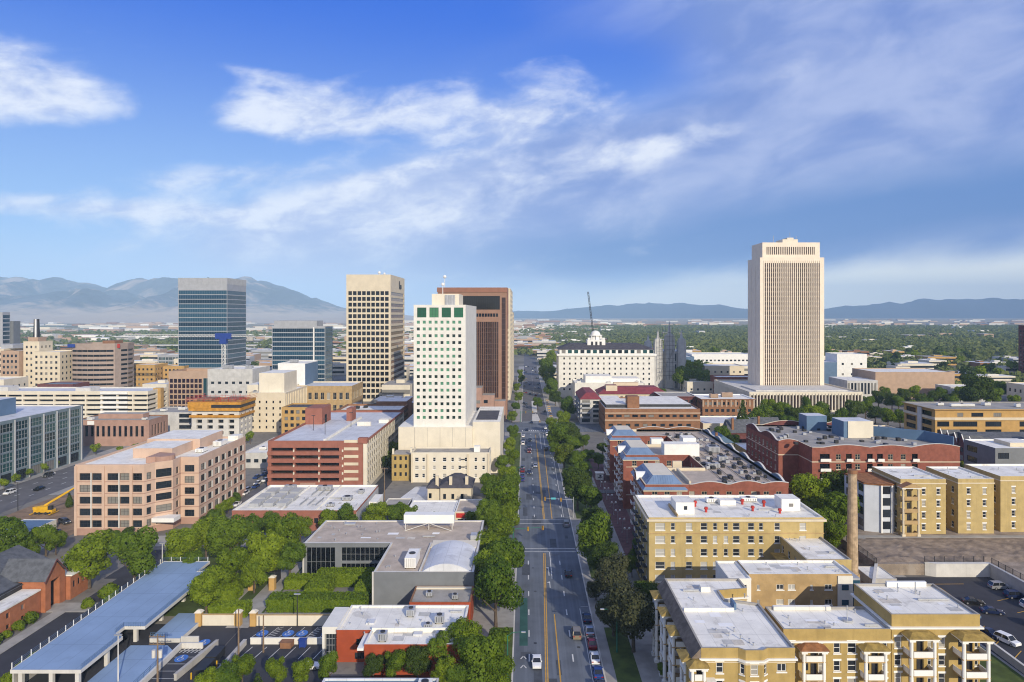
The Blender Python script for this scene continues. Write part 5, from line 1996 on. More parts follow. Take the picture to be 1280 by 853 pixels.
def gabled_house(label, x0, x1, y0, y1, zw, zr, wallm, roofm, axis='x', name='gabled_house', chim=True):
    r__ = root(name, label, 'house', ((x0 + x1) / 2, (y0 + y1) / 2, 0))
    b_ = MB()
    b_.box(x0, x1, y0, y1, 0, zw)
    b_.build('wall', wallm, r__)
    b_ = MB()
    b_.gable(x0 - .4, x1 + .4, y0 - .5, y1 + .5, zw, zr, axis)
    b_.build('roof', roofm, r__)
    b_ = MB()
    b_.box(x0 + 1.5, x0 + 2.6, y0 + 1, y0 + 2, zw, zr + 1.2)
    b_.build('chimney', m_brown, r__)
    k = max(2, int((x1 - x0) / 3.5))
    for i in range(k):
        b_ = MB()
        xx = x0 + (x1 - x0) * (i + .5) / k
        b_.box(xx - .5, xx + .5, y0 - .08, y0 - .01, zw * .45, zw * .45 + 1.5)
        b_.build('window', g_dark, r__)
    return r__


gabled_house('dark slate-roofed house with steep gable among trees', 103, 118, 345, 357, 9, 15, m_dkbrick, m_slate, 'x')
gabled_house('slate-roofed house with red chimney beyond the yellow house', 118.6, 132, 352, 364, 9, 15, m_dkbrick, m_slate, 'x')
gabled_house('blue-grey roofed cottage half hidden between the trees', 92, 102, 335, 350, 6, 9.5, m_conc, m_bluep, 'y')

# ---- dark gabled row, grey flats, orange block at the right edge
r_ = root('gabled_terrace', 'dark red brick terrace with a row of steep gables and slate roof', 'terrace', (222, 300, 0))
b = MB()
b.box(190, 252, 288, 314, 0, 12.6)
b.build('wall', m_dkbrick, r_)
b = MB()
b.gable(191, 253, 287.5, 314.5, 12.6, 17.2, 'x')
for i in range(5):
    b.gable(189.2, 198, 288.6 + i * 5.1, 293.4 + i * 5.1, 12.62, 16.4, 'x')
b.build('roof', m_slate, r_)
for i in range(5):
    b = MB()
    y0 = 288.6 + i * 5.1
    b.poly([(189.1, y0 + 4.8, 12.4), (189.1, y0, 12.4), (189.1, y0 + 2.4, 16.6)])
    b.quad((189.1, y0, 0.1), (189.1, y0, 12.4), (189.1, y0 + 4.8, 12.4), (189.1, y0 + 4.8, .1))
    b.box(188.8, 189.5, y0 - .25, y0 - .02, 12, 15)
    b.build('gable_front', m_dkbrick, r_)
    b = MB()
    b.quad((189.0, y0 + 2.4, 16.9), (189.0, y0 - .2, 12.3), (189.35, y0 - .2, 12.3), (189.35, y0 + 2.4, 16.9))
    b.quad((189.0, y0 - .2, 12.3), (189.0, y0 + 2.4, 16.9), (189.0, y0 + 2.4, 16.5), (189.0, y0 + .1, 12.3))
    b.build('gable_coping', m_white, r_)
    for z in (2.5, 6, 9.4):
        b = MB()
        b.box(188.98, 189.08, y0 + 1.4, y0 + 3.4, z, z + 1.9)
        b.build('window', g_dark, r_)
for x in (214, 232):
    b = MB()
    b.box(x, x + 4.5, 286.8, 291, 10, 18.5)
    b.build('chimney', m_brown, r_)
B = Bld('grey_flats', 'grey panelled flats with glass balconies beside the dark gabled terrace', rect(172, 196, 250, 268), 19.5, m_grey, m_roofw,
        {0: [([(1, z, 4, 2.2) for z in (4, 8, 12, 16)] + [(11, z, 6, 2.2) for z in (4, 8, 12, 16)], 'shop')], 3: [([(2, z, 6, 2.2) for z in (4, 8, 12, 16)], 'shop')]}, par=(.5, .4), coping=m_white)
B.boxes('upper_storey', m_cream, [(181, 190, 255, 264, 19.55, 21)], m_roofw)
B = Bld('orange_apartment_block', 'orange brick flats with cream bands and flat grey roof beyond the dark terrace', rect(204, 300, 340, 368), 21.4, m_orange, m_roofg,
        {0: [([(9, z, 12, 2.6) for z in (5, 9, 13)] + [(25, z, 8, 2.6) for z in (5, 9, 13)] + [(42, z, 6, 2.6) for z in (5, 9, 13)] + [(1, z, 6, 2.6) for z in (5, 9, 13)]
               + [(11, 17.9, 3, 2), (18, 17.9, 6, 2), (29, 17.9, 4, 2), (50, 17.9, 8, 2), (55, 13, 9, 2.6)], 'shop')],
         3: [([(2, z, 9, 2.5) for z in (5, 9, 13, 17.6)] + [(15, z, 10, 2.5) for z in (5, 9, 13, 17.6)], 'bandbrown')]}, par=(.35, .3), coping=m_roofg, over=.9)
B.band('cream_band', m_cream, 16.3, 17.6, .4)
B.boxes('pale_pier', m_concl, [(203.4, 203.97, 351, 354.5, 0, 21.3)])
B.hvac([(225, 352, 12, 2, 1.4), (240, 356, 3, 3, 1.6), (252, 350, 2, 2, 1.8), (216, 356, 3, 2, 1.4), (266, 350, 2, 2, 1.5)])

# ================================================================== DOWNTOWN TOWERS AND BLOCKS
m_tealw = mat('teal_grey_panel', (0.17, 0.225, 0.25), .5, .08, .3)
# ---- teal glass office at the far left (its side faces the avenue)
foot = [(-262, 196), (-210, 196), (-210, 324), (-262, 324)]
zz = rows(5.2, 4.0, 5)
B = Bld('glass_office_building', 'long teal glass office with pale mullion grid along the left street', foot, 25.4, m_tealw, m_roofb,
        {1: [([(1.0 + i * 8.4, z, 7.2, 3.4) for i in range(15) for z in zz], 'bandteal'), ([(1.6 + i * 8.4, .4, 5.8, 4.0) for i in range(15)], 'shop')],
         0: [(grid(52, 6, 7.2, 3.4, zz, .8), 'bandteal')]}, par=(.6, .5), coping=m_concl)
B.boxes('penthouse', m_bluep, [(-255, -224, 256, 300, 25.45, 32.5)], m_roofb)
B.boxes('penthouse_panel', m_white, [(-250, -232, 255.6, 255.97, 26, 30.5)])
b = MB()
for i in range(16):
    y = 196.4 + i * 8.4
    b.box(-209.95, -209.4, y - .16, y + .16, 0, 25.6)
b.build('mullion_fin', m_greyl, B.root)

# ---- brown brick office
B = Bld('brown_brick_office', 'low brown brick office with tall narrow windows behind the pink building', rect(-236, -197, 357, 376), 13, m_pinkdk, m_roofg,
        {0: [(grid(39, 12, 1.5, 5.5, [5], 2), 'slit')], 1: [(grid(19, 5, 1.5, 5.5, [5], 2), 'slit')]}, par=(.6, .35), coping=m_brown)
B.boxes('roof_house', m_pinkdk, [(-229, -205, 366, 372, 13.05, 15.6)], m_roofg)
B.hvac([(-230, 361, 2.5, 2.5, 1.6), (-202, 362, 2, 2, 1.2)])
B.boxes('sign_panel', m_white, [(-229, -225.5, 356.6, 356.95, 11.2, 13.2)])
# ---- long pale garage
gw = []
for z in rows(2.2, 3.1, 5):
    for i in range(12):
        gw.append((1 + i * 10.4, z, 9.6, 1.35))
B = Bld('parking_garage', 'long cream parking garage with horizontal open decks behind the brown office', rect(-374, -249, 450, 476), 17.4, m_cream2, m_roofb,
        {0: [(gw, 'void')], 1: [([(1.5, z, 10, 1.35) for z in rows(2.2, 3.1, 5)] + [(13.5, z, 10, 1.35) for z in rows(2.2, 3.1, 5)], 'void')]}, par=(.9, .4), coping=m_concl)
B.boxes('white_bay', m_white, [(-280, -262, 449, 449.97, z, z + 1.6) for z in rows(.8, 3.1, 6)])
B.boxes('stair_tower', m_orange, [(-252, -247, 462, 466, 0, 19)])
B.boxes('ramp_house', m_concl, [(-360, -345, 455, 465, 17.45, 20.5), (-300, -290, 455, 465, 17.45, 20)])
# ---- low grey block
B = Bld('grey_low_office', 'low grey panelled block with dark corner windows below the ochre construction', rect(-221, -193, 396, 420), 11.6, m_greyst, m_roofg,
        {0: [([(20, z, 7, 2.2) for z in (2.5, 6, 9)], 'dkframe')], 1: [(grid(24, 4, 4.5, 2.2, [2.5, 6, 9], .6), 'dkframe')]}, par=(.5, .35))
B.hvac([(-214, 404, 3, 3, 1.4), (-206, 410, 4, 3, 1.6)])
# ---- building under construction
zz = rows(1.0, 3.1, 5)
B = Bld('building_under_construction', 'concrete frame under construction wrapped in ochre formwork near the top', rect(-180, -154.5, 368, 386), 16.5, m_concl, m_conc,
        {0: [(grid(25.5, 4, 3.0, 1.9, zz, 1.2), 'void')], 1: [(grid(18, 3, 2.2, 1.9, zz, 1), 'void')]}, par=None)
B.boxes('formwork_skirt', m_ochre, [(-181, -153.5, 367, 387, 13.4, 14.6), (-181.2, -153.2, 366.8, 387.2, 17.0, 18.6)])
B.boxes('formwork_panel', m_ochre, [(-181.5, -169, 366.5, 387.4, 18.65, 21.8)])
B.boxes('dark_band', m_dark, [(-168.95, -153.4, 366.9, 387.2, 18.65, 20.3)])
B.boxes('formwork_edge', m_ochre, [(-168.95, -153.0, 366.5, 387.5, 20.35, 21.8)])
rnd = random.Random(3)
b = MB()
for i in range(60):
    x, y = rnd.uniform(-182, -153), rnd.uniform(366, 388)
    b.tube((x, y, 21.8), (x + rnd.uniform(-.4, .4), y, 21.8 + rnd.uniform(1.2, 2.4)), .09, 4)
for z in (22.4, 23.2, 24):
    for (x0, y0, x1, y1) in ((-182.5, 366, -152.5, 366), (-152.5, 366, -152.5, 388), (-182.5, 366, -182.5, 388), (-182.5, 377, -152.5, 377)):
        b.tube((x0, y0, z), (x1, y1, z), .09, 4)
tag(b.build('guard_rail', m_redm, B.root), None)
B.boxes('formwork_table', m_wood, [(-178, -170, 370, 380, 21.9, 23.2), (-166, -158, 372, 384, 21.9, 22.8)])

# ---- cream block with tiny windows, blank right side with ribs
zz = rows(2.0, 3.7, 5)
B = Bld('cream_department_block', 'plain cream block with rows of tiny dark windows and ribbed side wall', rect(-163, -140.7, 400, 442), 22.4, m_cream, m_roofw,
        {0: [(grid(22.3, 5, 1.0, 1.5, zz, 1.2), 'slit')]}, par=(.6, .35), coping=m_cream)
b = MB()
for i in range(14):
    y = 402 + i * 3
    b.box(-140.67, -140.2, y - .4, y + .4, .2, 22)
b.build('side_rib', m_cream, B.root)
B.boxes('upper_block', m_cream2, [(-158.5, -143.5, 406, 428, 22.45, 34), (-168, -158.6, 412, 436, 0, 26.5)], m_roofw)
B.hvac([(-164, 420, 4, 3, 2), (-160, 404, 2, 2, 1.5)], m_metal)
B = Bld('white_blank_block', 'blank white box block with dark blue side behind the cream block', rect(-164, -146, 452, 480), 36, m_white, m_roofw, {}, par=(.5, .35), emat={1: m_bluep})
B.hvac([(-158, 466, 5, 4, 2.2)], m_metal)
B = Bld('grey_plant_block', 'pale grey flat-roofed block with rooftop plant right of the tower crane', rect(-205, -176, 440, 470), 33, m_greyst, m_roofw,
        {0: [(grid(29, 6, 2, 1.6, [6, 12, 18, 24], 1), 'dkframe')]}, par=(.6, .35))
B.hvac([(-196, 450, 6, 4, 2.6), (-184, 455, 4, 4, 2)], m_metal)

# ---- maroon windowed office with pink-brown grid
zz = rows(2, 3.75, 6)
B = Bld('brown_grid_office', 'square brown office with deep maroon window grid in front of the glass tower', rect(-251, -222, 480, 505), 25.4, m_tanst, m_brownst,
        {0: [(grid(24, 8, 2.3, 2.8, zz, .4), 'maroon'), ([(24.3, 3, 4.3, 21)], 'bandteal')], 1: [(grid(25, 6, 2.6, 2.8, zz, .6), 'maroon')]}, par=(3.6, .6), coping=m_tanst)
# ---- curved banded block
n_ = 7
front = [(-376 + 4 + (i / n_) * 34.0 , 560 + 3.2 * (2 * i / n_ - 1) ** 2 - 3.2) for i in range(n_ + 1)]
right = [(-335.5 - .0 , 566), (-334.2, 574), (-336, 586)]
foot = front + [(-337.2, 560.6)] + right + [(-372, 586)]
fc = {}
zz = rows(3, 3.9, 10)
for e in range(n_):
    fc[e] = [([(0.02, z, math.hypot(front[e + 1][0] - front[e][0], front[e + 1][1] - front[e][1]) - .04, 1.7) for z in zz], 'bandbrown')]
fc[n_ + 2] = [([(.2, z, 7.6, 1.7) for z in zz], 'bandbrown')]
fc[n_ + 3] = [([(.2, z, 10, 1.7) for z in zz], 'bandbrown')]
B = Bld('curved_office_tower', 'taupe curved office block with dark ribbon windows left of the glass tower', foot, 43.4, mat('taupe_concrete', (0.36, 0.28, 0.23), .85, .08, .3), m_roofg, fc, par=(1.6, .4))
B.boxes('sign_panel', m_redm, [(-338.2, -334.6, 562.6, 563.4, 41.2, 44.6)])
B.boxes('sign_panel', m_bluem, [(-374, -368, 557.2, 557.6, 42, 44.6)])
B.boxes('roof_house', m_brown, [(-352, -342, 568, 580, 43.4, 47)])

# ---- ochre and white mid-blocks
def block(name, label, x0, x1, y0, y1, z1, wallm, nx, fl_, st='dkframe', w=1.7, h=1.8, roofm=None, z0=2.0, side=True, par=(.7, .35), m0=1.0):
    zz_ = rows(z0, (z1 - z0) / fl_, fl_)
    h = min(h, (z1 - z0) / fl_ - .8)
    f = {0: [(grid(x1 - x0, nx, w, h, zz_, m0), st)]}
    if side:
        e = 1 if (x0 + x1) < 10 else 3
        f[e] = [(grid(y1 - y0, max(2, int(nx * (y1 - y0) / (x1 - x0))), w, h, zz_, m0), st)]
    return Bld(name, label, rect(x0, x1, y0, y1), z1, wallm, roofm or m_roofw, f, par=par)


block('ochre_office_block', 'ochre stepped office block between curved tower and white block', -361 + 15, -326, 600, 622, 24, m_orange, 5, 5)
block('ochre_office_block', 'second ochre stepped block, just left of the white windowed block', -325, -306, 612, 630, 22, m_orange, 5, 5)
B = block('white_office_block', 'white four-square windowed block left of the glass tower foot', -340 + 10, -300, 640, 662, 26.5, m_cream2, 8, 5)
B = block('green_glass_block', 'pale green glass block behind the ochre blocks', -372, -346, 690, 712, 27, m_greyl, 7, 6, 'bandteal', 3, 2.6)
# ---- old tan hotels with a spire
B = block('tan_hotel', 'old tan hotel wing with even rows of windows at the left edge', -470, -428, 560, 585, 40, m_cream, 10, 8, w=1.8, h=2.2)
B.boxes('glass_dome', m_greyl, [(-434, -424.5, 565, 580, 40.7, 44)])
B2 = block('tan_hotel', 'old tan hotel wing with blind side beside the spired tower', -427.6, -412.5, 556, 580, 38.5, m_tanst, 4, 8, w=1.8, h=2.2, side=False)
B3 = block('tan_spire_tower', 'tan tower topped by a dark cylindrical spire with white stripe', -412, -399, 560, 576, 46, m_cream, 3, 9, w=1.5, h=2)
b = MB()
b.box(-409.5, -401.5, 562, 572, 46.7, 50)
b.build('tower_cap', m_tanst, B3.root)
b = MB()
b.cyl(-405.4, 566, 50, 65, 2.5, 1.9, 12)
b.build('spire', m_dark, B3.root)
b = MB()
b.box(-405.0, -404.0, 563.2, 564.2, 50, 65)
b.build('spire_stripe', m_white, B3.root)
block('tan_hotel', 'pale tan hotel wing with dark balcony strip right of the spired tower', -398.6, -376.5, 552, 578, 38, m_cream, 5, 8, w=1.8, h=2)
B = Bld('teal_glass_tower', 'teal glass tower with dark right side cut by the left photo edge', rect(-600, -521, 680, 690), 70, m_greyl, m_roofd,
        {0: [([(.5, z, 66, 3.2) for z in rows(2, 4.2, 16)], 'bandteal')], 1: [([(.5, z, 9, 3.2) for z in rows(2, 4.2, 16)], 'band')]}, par=(1, .5))
B.boxes('dark_wing', m_grey, [(-535, -518, 690.5, 700, 0, 62)], m_roofd)
block('dark_red_hall', 'dark red brick shed-roofed building below the curved tower', -372, -345, 520, 540, 15, m_dkbrick, 6, 2, roofm=m_bluep)
block('cream_shop_block', 'low cream shop block in front of the tan hotels', -420, -386, 505, 530, 20, m_cream2, 6, 3)
block('white_shop_block', 'low white block with blue roof plant at the left edge', -480, -432, 520, 545, 20.5, m_white, 8, 3, roofm=m_roofb)

# ---- tall glass tower
P = rect(-315.5, -271, 620, 662)
zz = rows(4, 4.15, 21)
B = Bld('glass_skyscraper', 'tall dark glass skyscraper with white floor lines and pale crown', P, 96, m_greyl, m_roofg,
        {0: [([(.4, z, 43.7, 3.62) for z in zz], 'band')], 1: [([(.4, z, 41.2, 3.5) for z in zz], 'band')]}, par=(6.0, .6), coping=m_metal, emat={1: m_greyl})
b = MB()
for x in np.arange(-315.5, -270, 2.2):
    b.box(x - .08, x + .08, 619.75, 619.95, 96.2, 102)
for y in np.arange(620, 662, 2.2):
    b.box(-270.95, -270.75, y - .08, y + .08, 96.2, 102)
b.build('crown_screen', m_metal, B.root)
# ---- lower blue glass block
P = rect(-215.5, -170.2, 580, 602)
zz = rows(3, 3.9, 14)
B = Bld('glass_office_tower', 'mid-rise blue glass office with grey roof screen and dark right side', P, 58, m_greyl, m_roofg,
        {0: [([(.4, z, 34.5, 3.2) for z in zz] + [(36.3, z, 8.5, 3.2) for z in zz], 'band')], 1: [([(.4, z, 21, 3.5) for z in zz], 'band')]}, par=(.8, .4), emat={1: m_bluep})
B.boxes('roof_screen', m_greyl, [(-214.5, -178, 582, 600, 58.05, 63.5)])
b = MB()
b.box(-180.4, -179.6, 579.2, 579.97, 0, 58)
b.build('white_pier', m_white, B.root)

# ---- cream square-grid tower
P = rect(-141.8, -106.8, 540, 602)
zz = rows(2.2, 4.55, 19)
B = Bld('cream_office_tower', 'tall cream office tower with nine columns of deep square windows', P, 90, m_cream, m_roofw,
        {0: [(grid(35, 9, 2.9, 3.1, zz, 1.2), 'towersq')], 1: [([(2.5, z, 57, 2.7) for z in zz], 'towerband')]}, par=(10.4, .5), coping=m_cream2)
B.boxes('sign_mark', m_dark, [(-106.3, -106.1, 575, 577, 91, 97), (-106.3, -106.1, 577.3, 584, 90.5, 93.8)])
b = MB()
b.ball(-120, 560, 103, 1.3)
b.tube((-120, 560, 90), (-120, 560, 103), .3)
b.ball(-117, 566, 102.6, 1.0)
b.tube((-117, 566, 90), (-117, 566, 102), .3)
b.build('antenna', m_white, B.root)

# ---- brown granite tower and cream tower beside the avenue
P = rect(-58, -12.4, 450, 476)
B = Bld('bronze_office_tower', 'dark bronze glass tower framed in brown granite behind the white hotel tower', P, 84, m_tan2, m_roofg,
        {0: [([(3, 72, 38, 9)], 'bronzeband'), ([(18 + i * 1.85, 67.3, 1.5, 2.2) for i in range(12)], 'slit'), ([(16.5 + i * 1.25, 14, 1.05, 50) for i in range(19)], 'bronze'), ([(42.2, 10, 2.6, 70)], 'bronze')],
         1: [([(1.5 + i * 1.5, 10, 1.25, 68) for i in range(16)], 'bronze')]}, par=(2.4, .5), coping=m_brownst)
B.boxes('roof_band', m_brownst, [(-58.4, -12.0, 449.6, 449.96, 83.5, 86.6), (-12.35, -12.0, 449.97, 476.2, 60, 86.6)])
b = MB()
b.tube((-54, 456, 84), (-54, 456, 93), .2)
b.ball(-54, 456, 94, 1.2)
b.build('antenna', m_white, B.root)
B.boxes('stepped_base', m_pinkdk, [(-38, -28, 436, 449.5, 0, 22), (-27.9, -20, 438, 449.5, 0, 17), (-19.9, -13, 440, 449.5, 0, 13)], m_roofg)
B.boxes('base_window', g_dark, [(-36 + i * 4.6, -33.5 + i * 4.6, 435.8 if i < 2 else 437.8, 435.95 if i < 2 else 437.95, z, z + 2) for i in range(3) for z in (3, 7.5, 12)])
block('cream_office_tower', 'cream tower with yellow window rows mostly hidden behind the bronze tower', -36, -12.2, 545, 640, 89, m_cream, 8, 22, w=1.6, h=1.8)
block('cream_office_block', 'lower cream block along the avenue beyond the cream tower', -34, -12.2, 650, 720, 70, m_cream, 8, 17, w=1.6, h=1.8)

# ---- tower crane, blue cab
r_ = root('tower_crane', 'white lattice tower crane with blue cab in front of the glass skyscraper', 'crane', (-230, 520, 0))


def lattice(b, p, q, s, n, r=.12, m=0):
    p, q = Vector(p), Vector(q)
    d = (q - p).normalized()
    u = Vector((0, 1, 0)) if abs(d.y) < .9 else Vector((1, 0, 0))
    v = d.cross(u).normalized()
    c = [(u * a + v * b_) * s for a, b_ in ((-1, -1), (1, -1), (1, 1), (-1, 1))]
    for k in c:
        b.tube(p + k, q + k, r, 4, m)
    for i in range(n):
        a, e = p.lerp(q, i / n), p.lerp(q, (i + 1) / n)
        for k in range(4):
            b.tube(a + c[k], e + c[(k + 1) % 4], r * .7, 3, m)


b = MB()
lattice(b, (-230, 520, 0), (-230, 520, 46.5), 1.0, 18, .18)
b.build('mast', m_white, r_)
b = MB()
lattice(b, (-306, 520, 52.6), (-236, 520, 52.6), .8, 26, .15)
b.build('jib', m_white, r_)
b = MB()
lattice(b, (-224, 520, 52.6), (-207, 520, 52.6), .7, 8, .15)
b.build('counter_jib', m_white, r_)
b = MB()
b.box(-236, -224, 518.6, 521.4, 50.3, 54.5)
b.box(-232.6, -227.4, 518.4, 521.6, 46.5, 50.28)
b.build('cab', m_bluem, r_)
b = MB()
b.box(-212, -207.5, 519, 521, 48.8, 52)
b.build('counterweight', m_conc, r_)
b = MB()
b.box(-229.4, -227.8, 517.6, 518.8, 8, 24)
b.build('mast_wrap', mat('blue_tarp', (0.10, 0.34, 0.66), .7, .1, .5), r_)

# ---- mobile crane on the yard at the left street
r_ = root('mobile_crane', 'yellow mobile crane with raised telescopic boom on the yard', 'crane', (-166, 236, 0))
b = MB()
b.box(-169.5, -163, 235, 237, .7, 1.6)
b.build('carrier', m_yelm, r_)
b = MB()
b.box(-168, -164.6, 235, 237, 1.63, 2.8)
b.box(-169.8, -168.1, 235.1, 236.9, 1.63, 2.5)
b.build('body', m_yelm, r_)
b = MB()
b.box(-164.5, -163.2, 235, 236, 1.63, 3.0)
b.build('cab', m_dark, r_)
for x in (-168.8, -167.4, -165.2, -163.8):
    b = MB()
    b.tube((x, 234.8, .45), (x, 237.2, .45), .46, 10)
    b.build('wheel', m_dark, r_)
b = MB()
b.tube((-166.5, 236, 2.7), (-161, 240.5, 6.6), .38, 6)
b.tube((-164, 238, 4.5), (-159.5, 241.7, 7.7), .27, 6)
b.build('boom', m_yelm, r_)
for x in (-169.7, -163.1):
    b = MB()
    b.box(x - .2, x + .2, 233.6, 238.4, .3, .5)
    b.build('outrigger', m_yelm, r_)
B = Bld('site_hut', 'blue-roofed white site hut between the left trees', rect(-161, -150.5, 205, 219), 3.0, m_whitew, m_bluep,
        {0: [(grid(10.5, 4, 1.1, 1.0, [1.2], 1), 'dkframe')], 1: [(grid(14, 4, 1.3, 1.0, [1.2], 1.5), 'dkframe')]}, par=(.2, .2), coping=m_roofb, cat='hut')

# ================================================================== RIGHT MIDDLE DISTANCE
# ---- white church office skyscraper and ribbed podium
P = rect(181, 230.5, 527, 556)
B = Bld('white_skyscraper', 'tall white skyscraper with close vertical window slots above a ribbed podium', P, 112, m_tower, m_roofw,
        {0: [(grid(49.5, 27, .74, 96, [12.5], 3.2), 'slot')], 3: [(grid(29, 2, .6, 94, [13], 5), 'slot')]}, par=(.8, .6), coping=m_cream2)
for x in np.arange(181 + 3.2, 229, (49.5 - 6.4) / 27):
    pass
b = MB()
for i in range(28):
    x = 181 + 3.2 + i * (49.5 - 6.4) / 27
    b.box(x - .3, x + .3, 526.6, 526.97, 12, 110.5)
b.build('fin', m_tower, B.root)
b = MB()
Bld.facade(B, b, (183.5, 529), (228, 529), 112.85, 124.6, [(3.2 + i * 1.46, 4.0 + i * 1.46, 115.2, 121.2, .7) for i in range(26)])
Bld.facade(B, b, (228, 529), (228, 554), 112.85, 124.6, [])
Bld.facade(B, b, (228, 554), (183.5, 554), 112.85, 124.6, [])
Bld.facade(B, b, (183.5, 554), (183.5, 529), 112.85, 124.6, [])
b.poly([(183.5, 529, 124.6), (228, 529, 124.6), (228, 554, 124.6), (183.5, 554, 124.6)])
b.build('crown', m_tower, B.root)
b = MB()
for i in range(26):
    b.quad((186.7 + i * 1.46, 529.7, 115.2), (187.5 + i * 1.46, 529.7, 115.2), (187.5 + i * 1.46, 529.7, 121.2), (186.7 + i * 1.46, 529.7, 121.2))
tag(b.build('crown_slot', g_brown, B.root))
B.boxes('roof_house', m_cream2, [(201, 213, 534, 548, 124.65, 127.6), (205, 210, 535, 545, 127.65, 129)])
b = MB()
for x, h in ((196, 131), (209, 133.5), (214, 131)):
    b.tube((x, 540, 124), (x, 540, h), .18, 5)
b.build('antenna', m_metal, B.root)
b = MB()
b.box(183, 228.5, 529, 554, 11.2, 12.4)
b.box(186, 225, 532, 552, 8.5, 11.15, 1)
b.build('tower_base', [m_cream2, m_bluep], B.root)
P = [(158, 482), (238, 482), (238, 572), (158, 572)]
B = Bld('ribbed_podium', 'low cream podium building with close vertical ribs at the foot of the white skyscraper', P, 13.2, m_cream2, m_concl,
        {0: [(grid(80, 34, 1.3, 10.6, [1.2], .8), 'slotshort')], 3: [(grid(90, 30, .9, 10.6, [1.2], 1.2), 'slotshort')]}, par=(1.0, .6), coping=m_cream2, cat='building')
b = MB()
for i in range(35):
    x = 158.8 + i * 78.4 / 34
    b.box(x - .3, x + .3, 481.5, 481.97, .2, 13)
b.build('rib', m_cream2, B.root)
B.boxes('roof_slab', m_concl, [(166, 232, 492, 526, 13.3, 14.2)])

# ---- brown block with white roof, red roofed hotel, balconied flats
B = Bld('brown_brick_block', 'brown brick block with white roofs and a tall brick stair shaft', rect(46, 101, 395, 450), 13.6, m_brown, m_roofw,
        {0: [(grid(30, 6, 3.2, 1.5, [9.4], 1) + [(30 + 1 + i * 4, 9.4, 2.4, 1.5) for i in range(6)] + [(2 + i * 5, 4, 2.6, 1.6) for i in range(10)], 'dkframe')],
         3: [(grid(55, 12, 2, 1.6, [4, 8.5], 1), 'dkframe')]}, par=(.7, .35), coping=m_brown)
B.boxes('pale_band', m_tanst, [(45.9, 101.1, 394.6, 394.96, 7.2, 8.2), (45.9, 101.1, 394.6, 394.96, 11.4, 12.2)])
B.boxes('stair_shaft', m_brown, [(60, 67, 402, 410, 13.65, 20.5)])
B.boxes('clerestory', m_dark, [(47.5, 59.9, 404, 448, 13.65, 15.6), (67.1, 99, 408, 448, 13.65, 15.2)], m_roofw)
B = Bld('balconied_flats', 'pale flats with stacked glass balconies and crimson hipped roof beside the avenue', rect(34.5, 47.5, 430, 470), 15.2, m_concl, None,
        {0: [([(1, z, 5, 2.2) for z in (1, 4, 7, 10, 12.6)] + [(8, z, 3.5, 1.8) for z in (1, 4, 7, 10, 12.6)], 'shop')],
         3: [(grid(40, 8, 3.4, 2.1, [1, 4, 7, 10, 12.6], 1), 'shop')]}, par=(.2, .2))
b = MB()
b.hip(34, 48, 429.5, 470.5, 15.4, 19.2, 4.5)
b.build('roof', m_redroof, B.root)
for z in (3.7, 6.7, 9.7, 12.4):
    b = MB()
    b.box(35.2, 41, 428.5, 429.97, z, z + .9)
    b.build('balcony', m_greyl, B.root)
    for k in range(5):
        b = MB()
        b.box(33.2, 34.47, 432 + k * 7.5, 437 + k * 7.5, z, z + .9)
        b.build('balcony', m_greyl, B.root)
B = Bld('red_roof_hotel', 'long cream building under a crimson hipped roof right of the balconied flats', rect(52, 100, 482, 506), 12.6, m_cream, None,
        {0: [(grid(48, 14, 1.6, 1.7, [2, 6, 9.6], 1), 'dkframe')]}, par=(.2, .2))
b = MB()
b.hip(51, 101, 481, 507, 12.8, 17, 7)
b.build('roof', m_redroof, B.root)
B.boxes('roof_house', m_cream, [(57, 65, 484, 492, 13, 18.5), (64, 82, 497, 500, 15, 19.4)], m_redroof)
# ---- white block and hotel with cupola
B = Bld('white_block', 'stepped blank white block in front of the white hotel with cupola', rect(37.5, 90, 520, 548), 16.2, m_whitew, m_roofw,
        {0: [(grid(14, 2, 1.5, 2, [3, 8], 1), 'dkframe')]}, par=(.7, .35))
B.boxes('upper_block', m_white, [(46, 66, 524, 545, 16.25, 21.5), (66.1, 88, 526, 545, 16.25, 19.5)], m_roofw)
B.hvac([(64, 522, 3, 2, 1.6), (85, 522, 3, 2, 1.8), (41, 526, 3, 3, 1.5)])
P = rect(27.4, 107, 566, 606)
zz = rows(6, 4.25, 7)
B = Bld('white_hotel', 'grand white hotel with dark mansard attic and domed white cupola', P, 36, m_whitew, None,
        {0: [(grid(79.6, 16, 1.35, 1.7, zz, 2.2), 'dkframe')], 3: [(grid(40, 8, 1.35, 1.7, zz, 1.5), 'dkframe')]}, par=None)
B.band('cornice', m_white, 34.6, 36.1, 1.4)
b = MB()
b.box(28.2, 106.2, 567, 605, 36, 39.8)
b.build('attic_wall', m_white, B.root)
for i in range(15):
    b = MB()
    x = 30 + i * 5.2
    b.box(x, x + 3.2, 566.8, 566.97, 36.6, 39.3)
    b.build('attic_window', g_teal if i % 3 else g_dark, B.root)
b = MB()
b.hip(27.2, 107.2, 566, 606, 39.8, 44.2, 11)
b.build('roof', m_roofd, B.root)
b = MB()
b.box(52, 67, 574, 588, 41, 47.4)
b.build('cupola_base', m_white, B.root)
b = MB()
b.cyl(59.5, 581, 47.4, 50.6, 4.6, 4.4, 12)
for k in range(8):
    a = k * math.pi / 4
    b.cyl(59.5 + 5.2 * math.cos(a), 581 + 5.2 * math.sin(a), 47.4, 50.8, .45, .4, 6)
b.cyl(59.5, 581, 50.8, 51.4, 5.8, 5.8, 14)
b.ball(59.5, 581, 51.6, 4.2, 0, 12, 8, .85)
b.build('cupola', m_white, B.root, True)
b = MB()
for k in range(3):
    b.box(55 + k * 3.6, 56.8 + k * 3.6, 573.8, 573.97, 42.5, 46)
b.build('cupola_arch', m_dark, B.root)
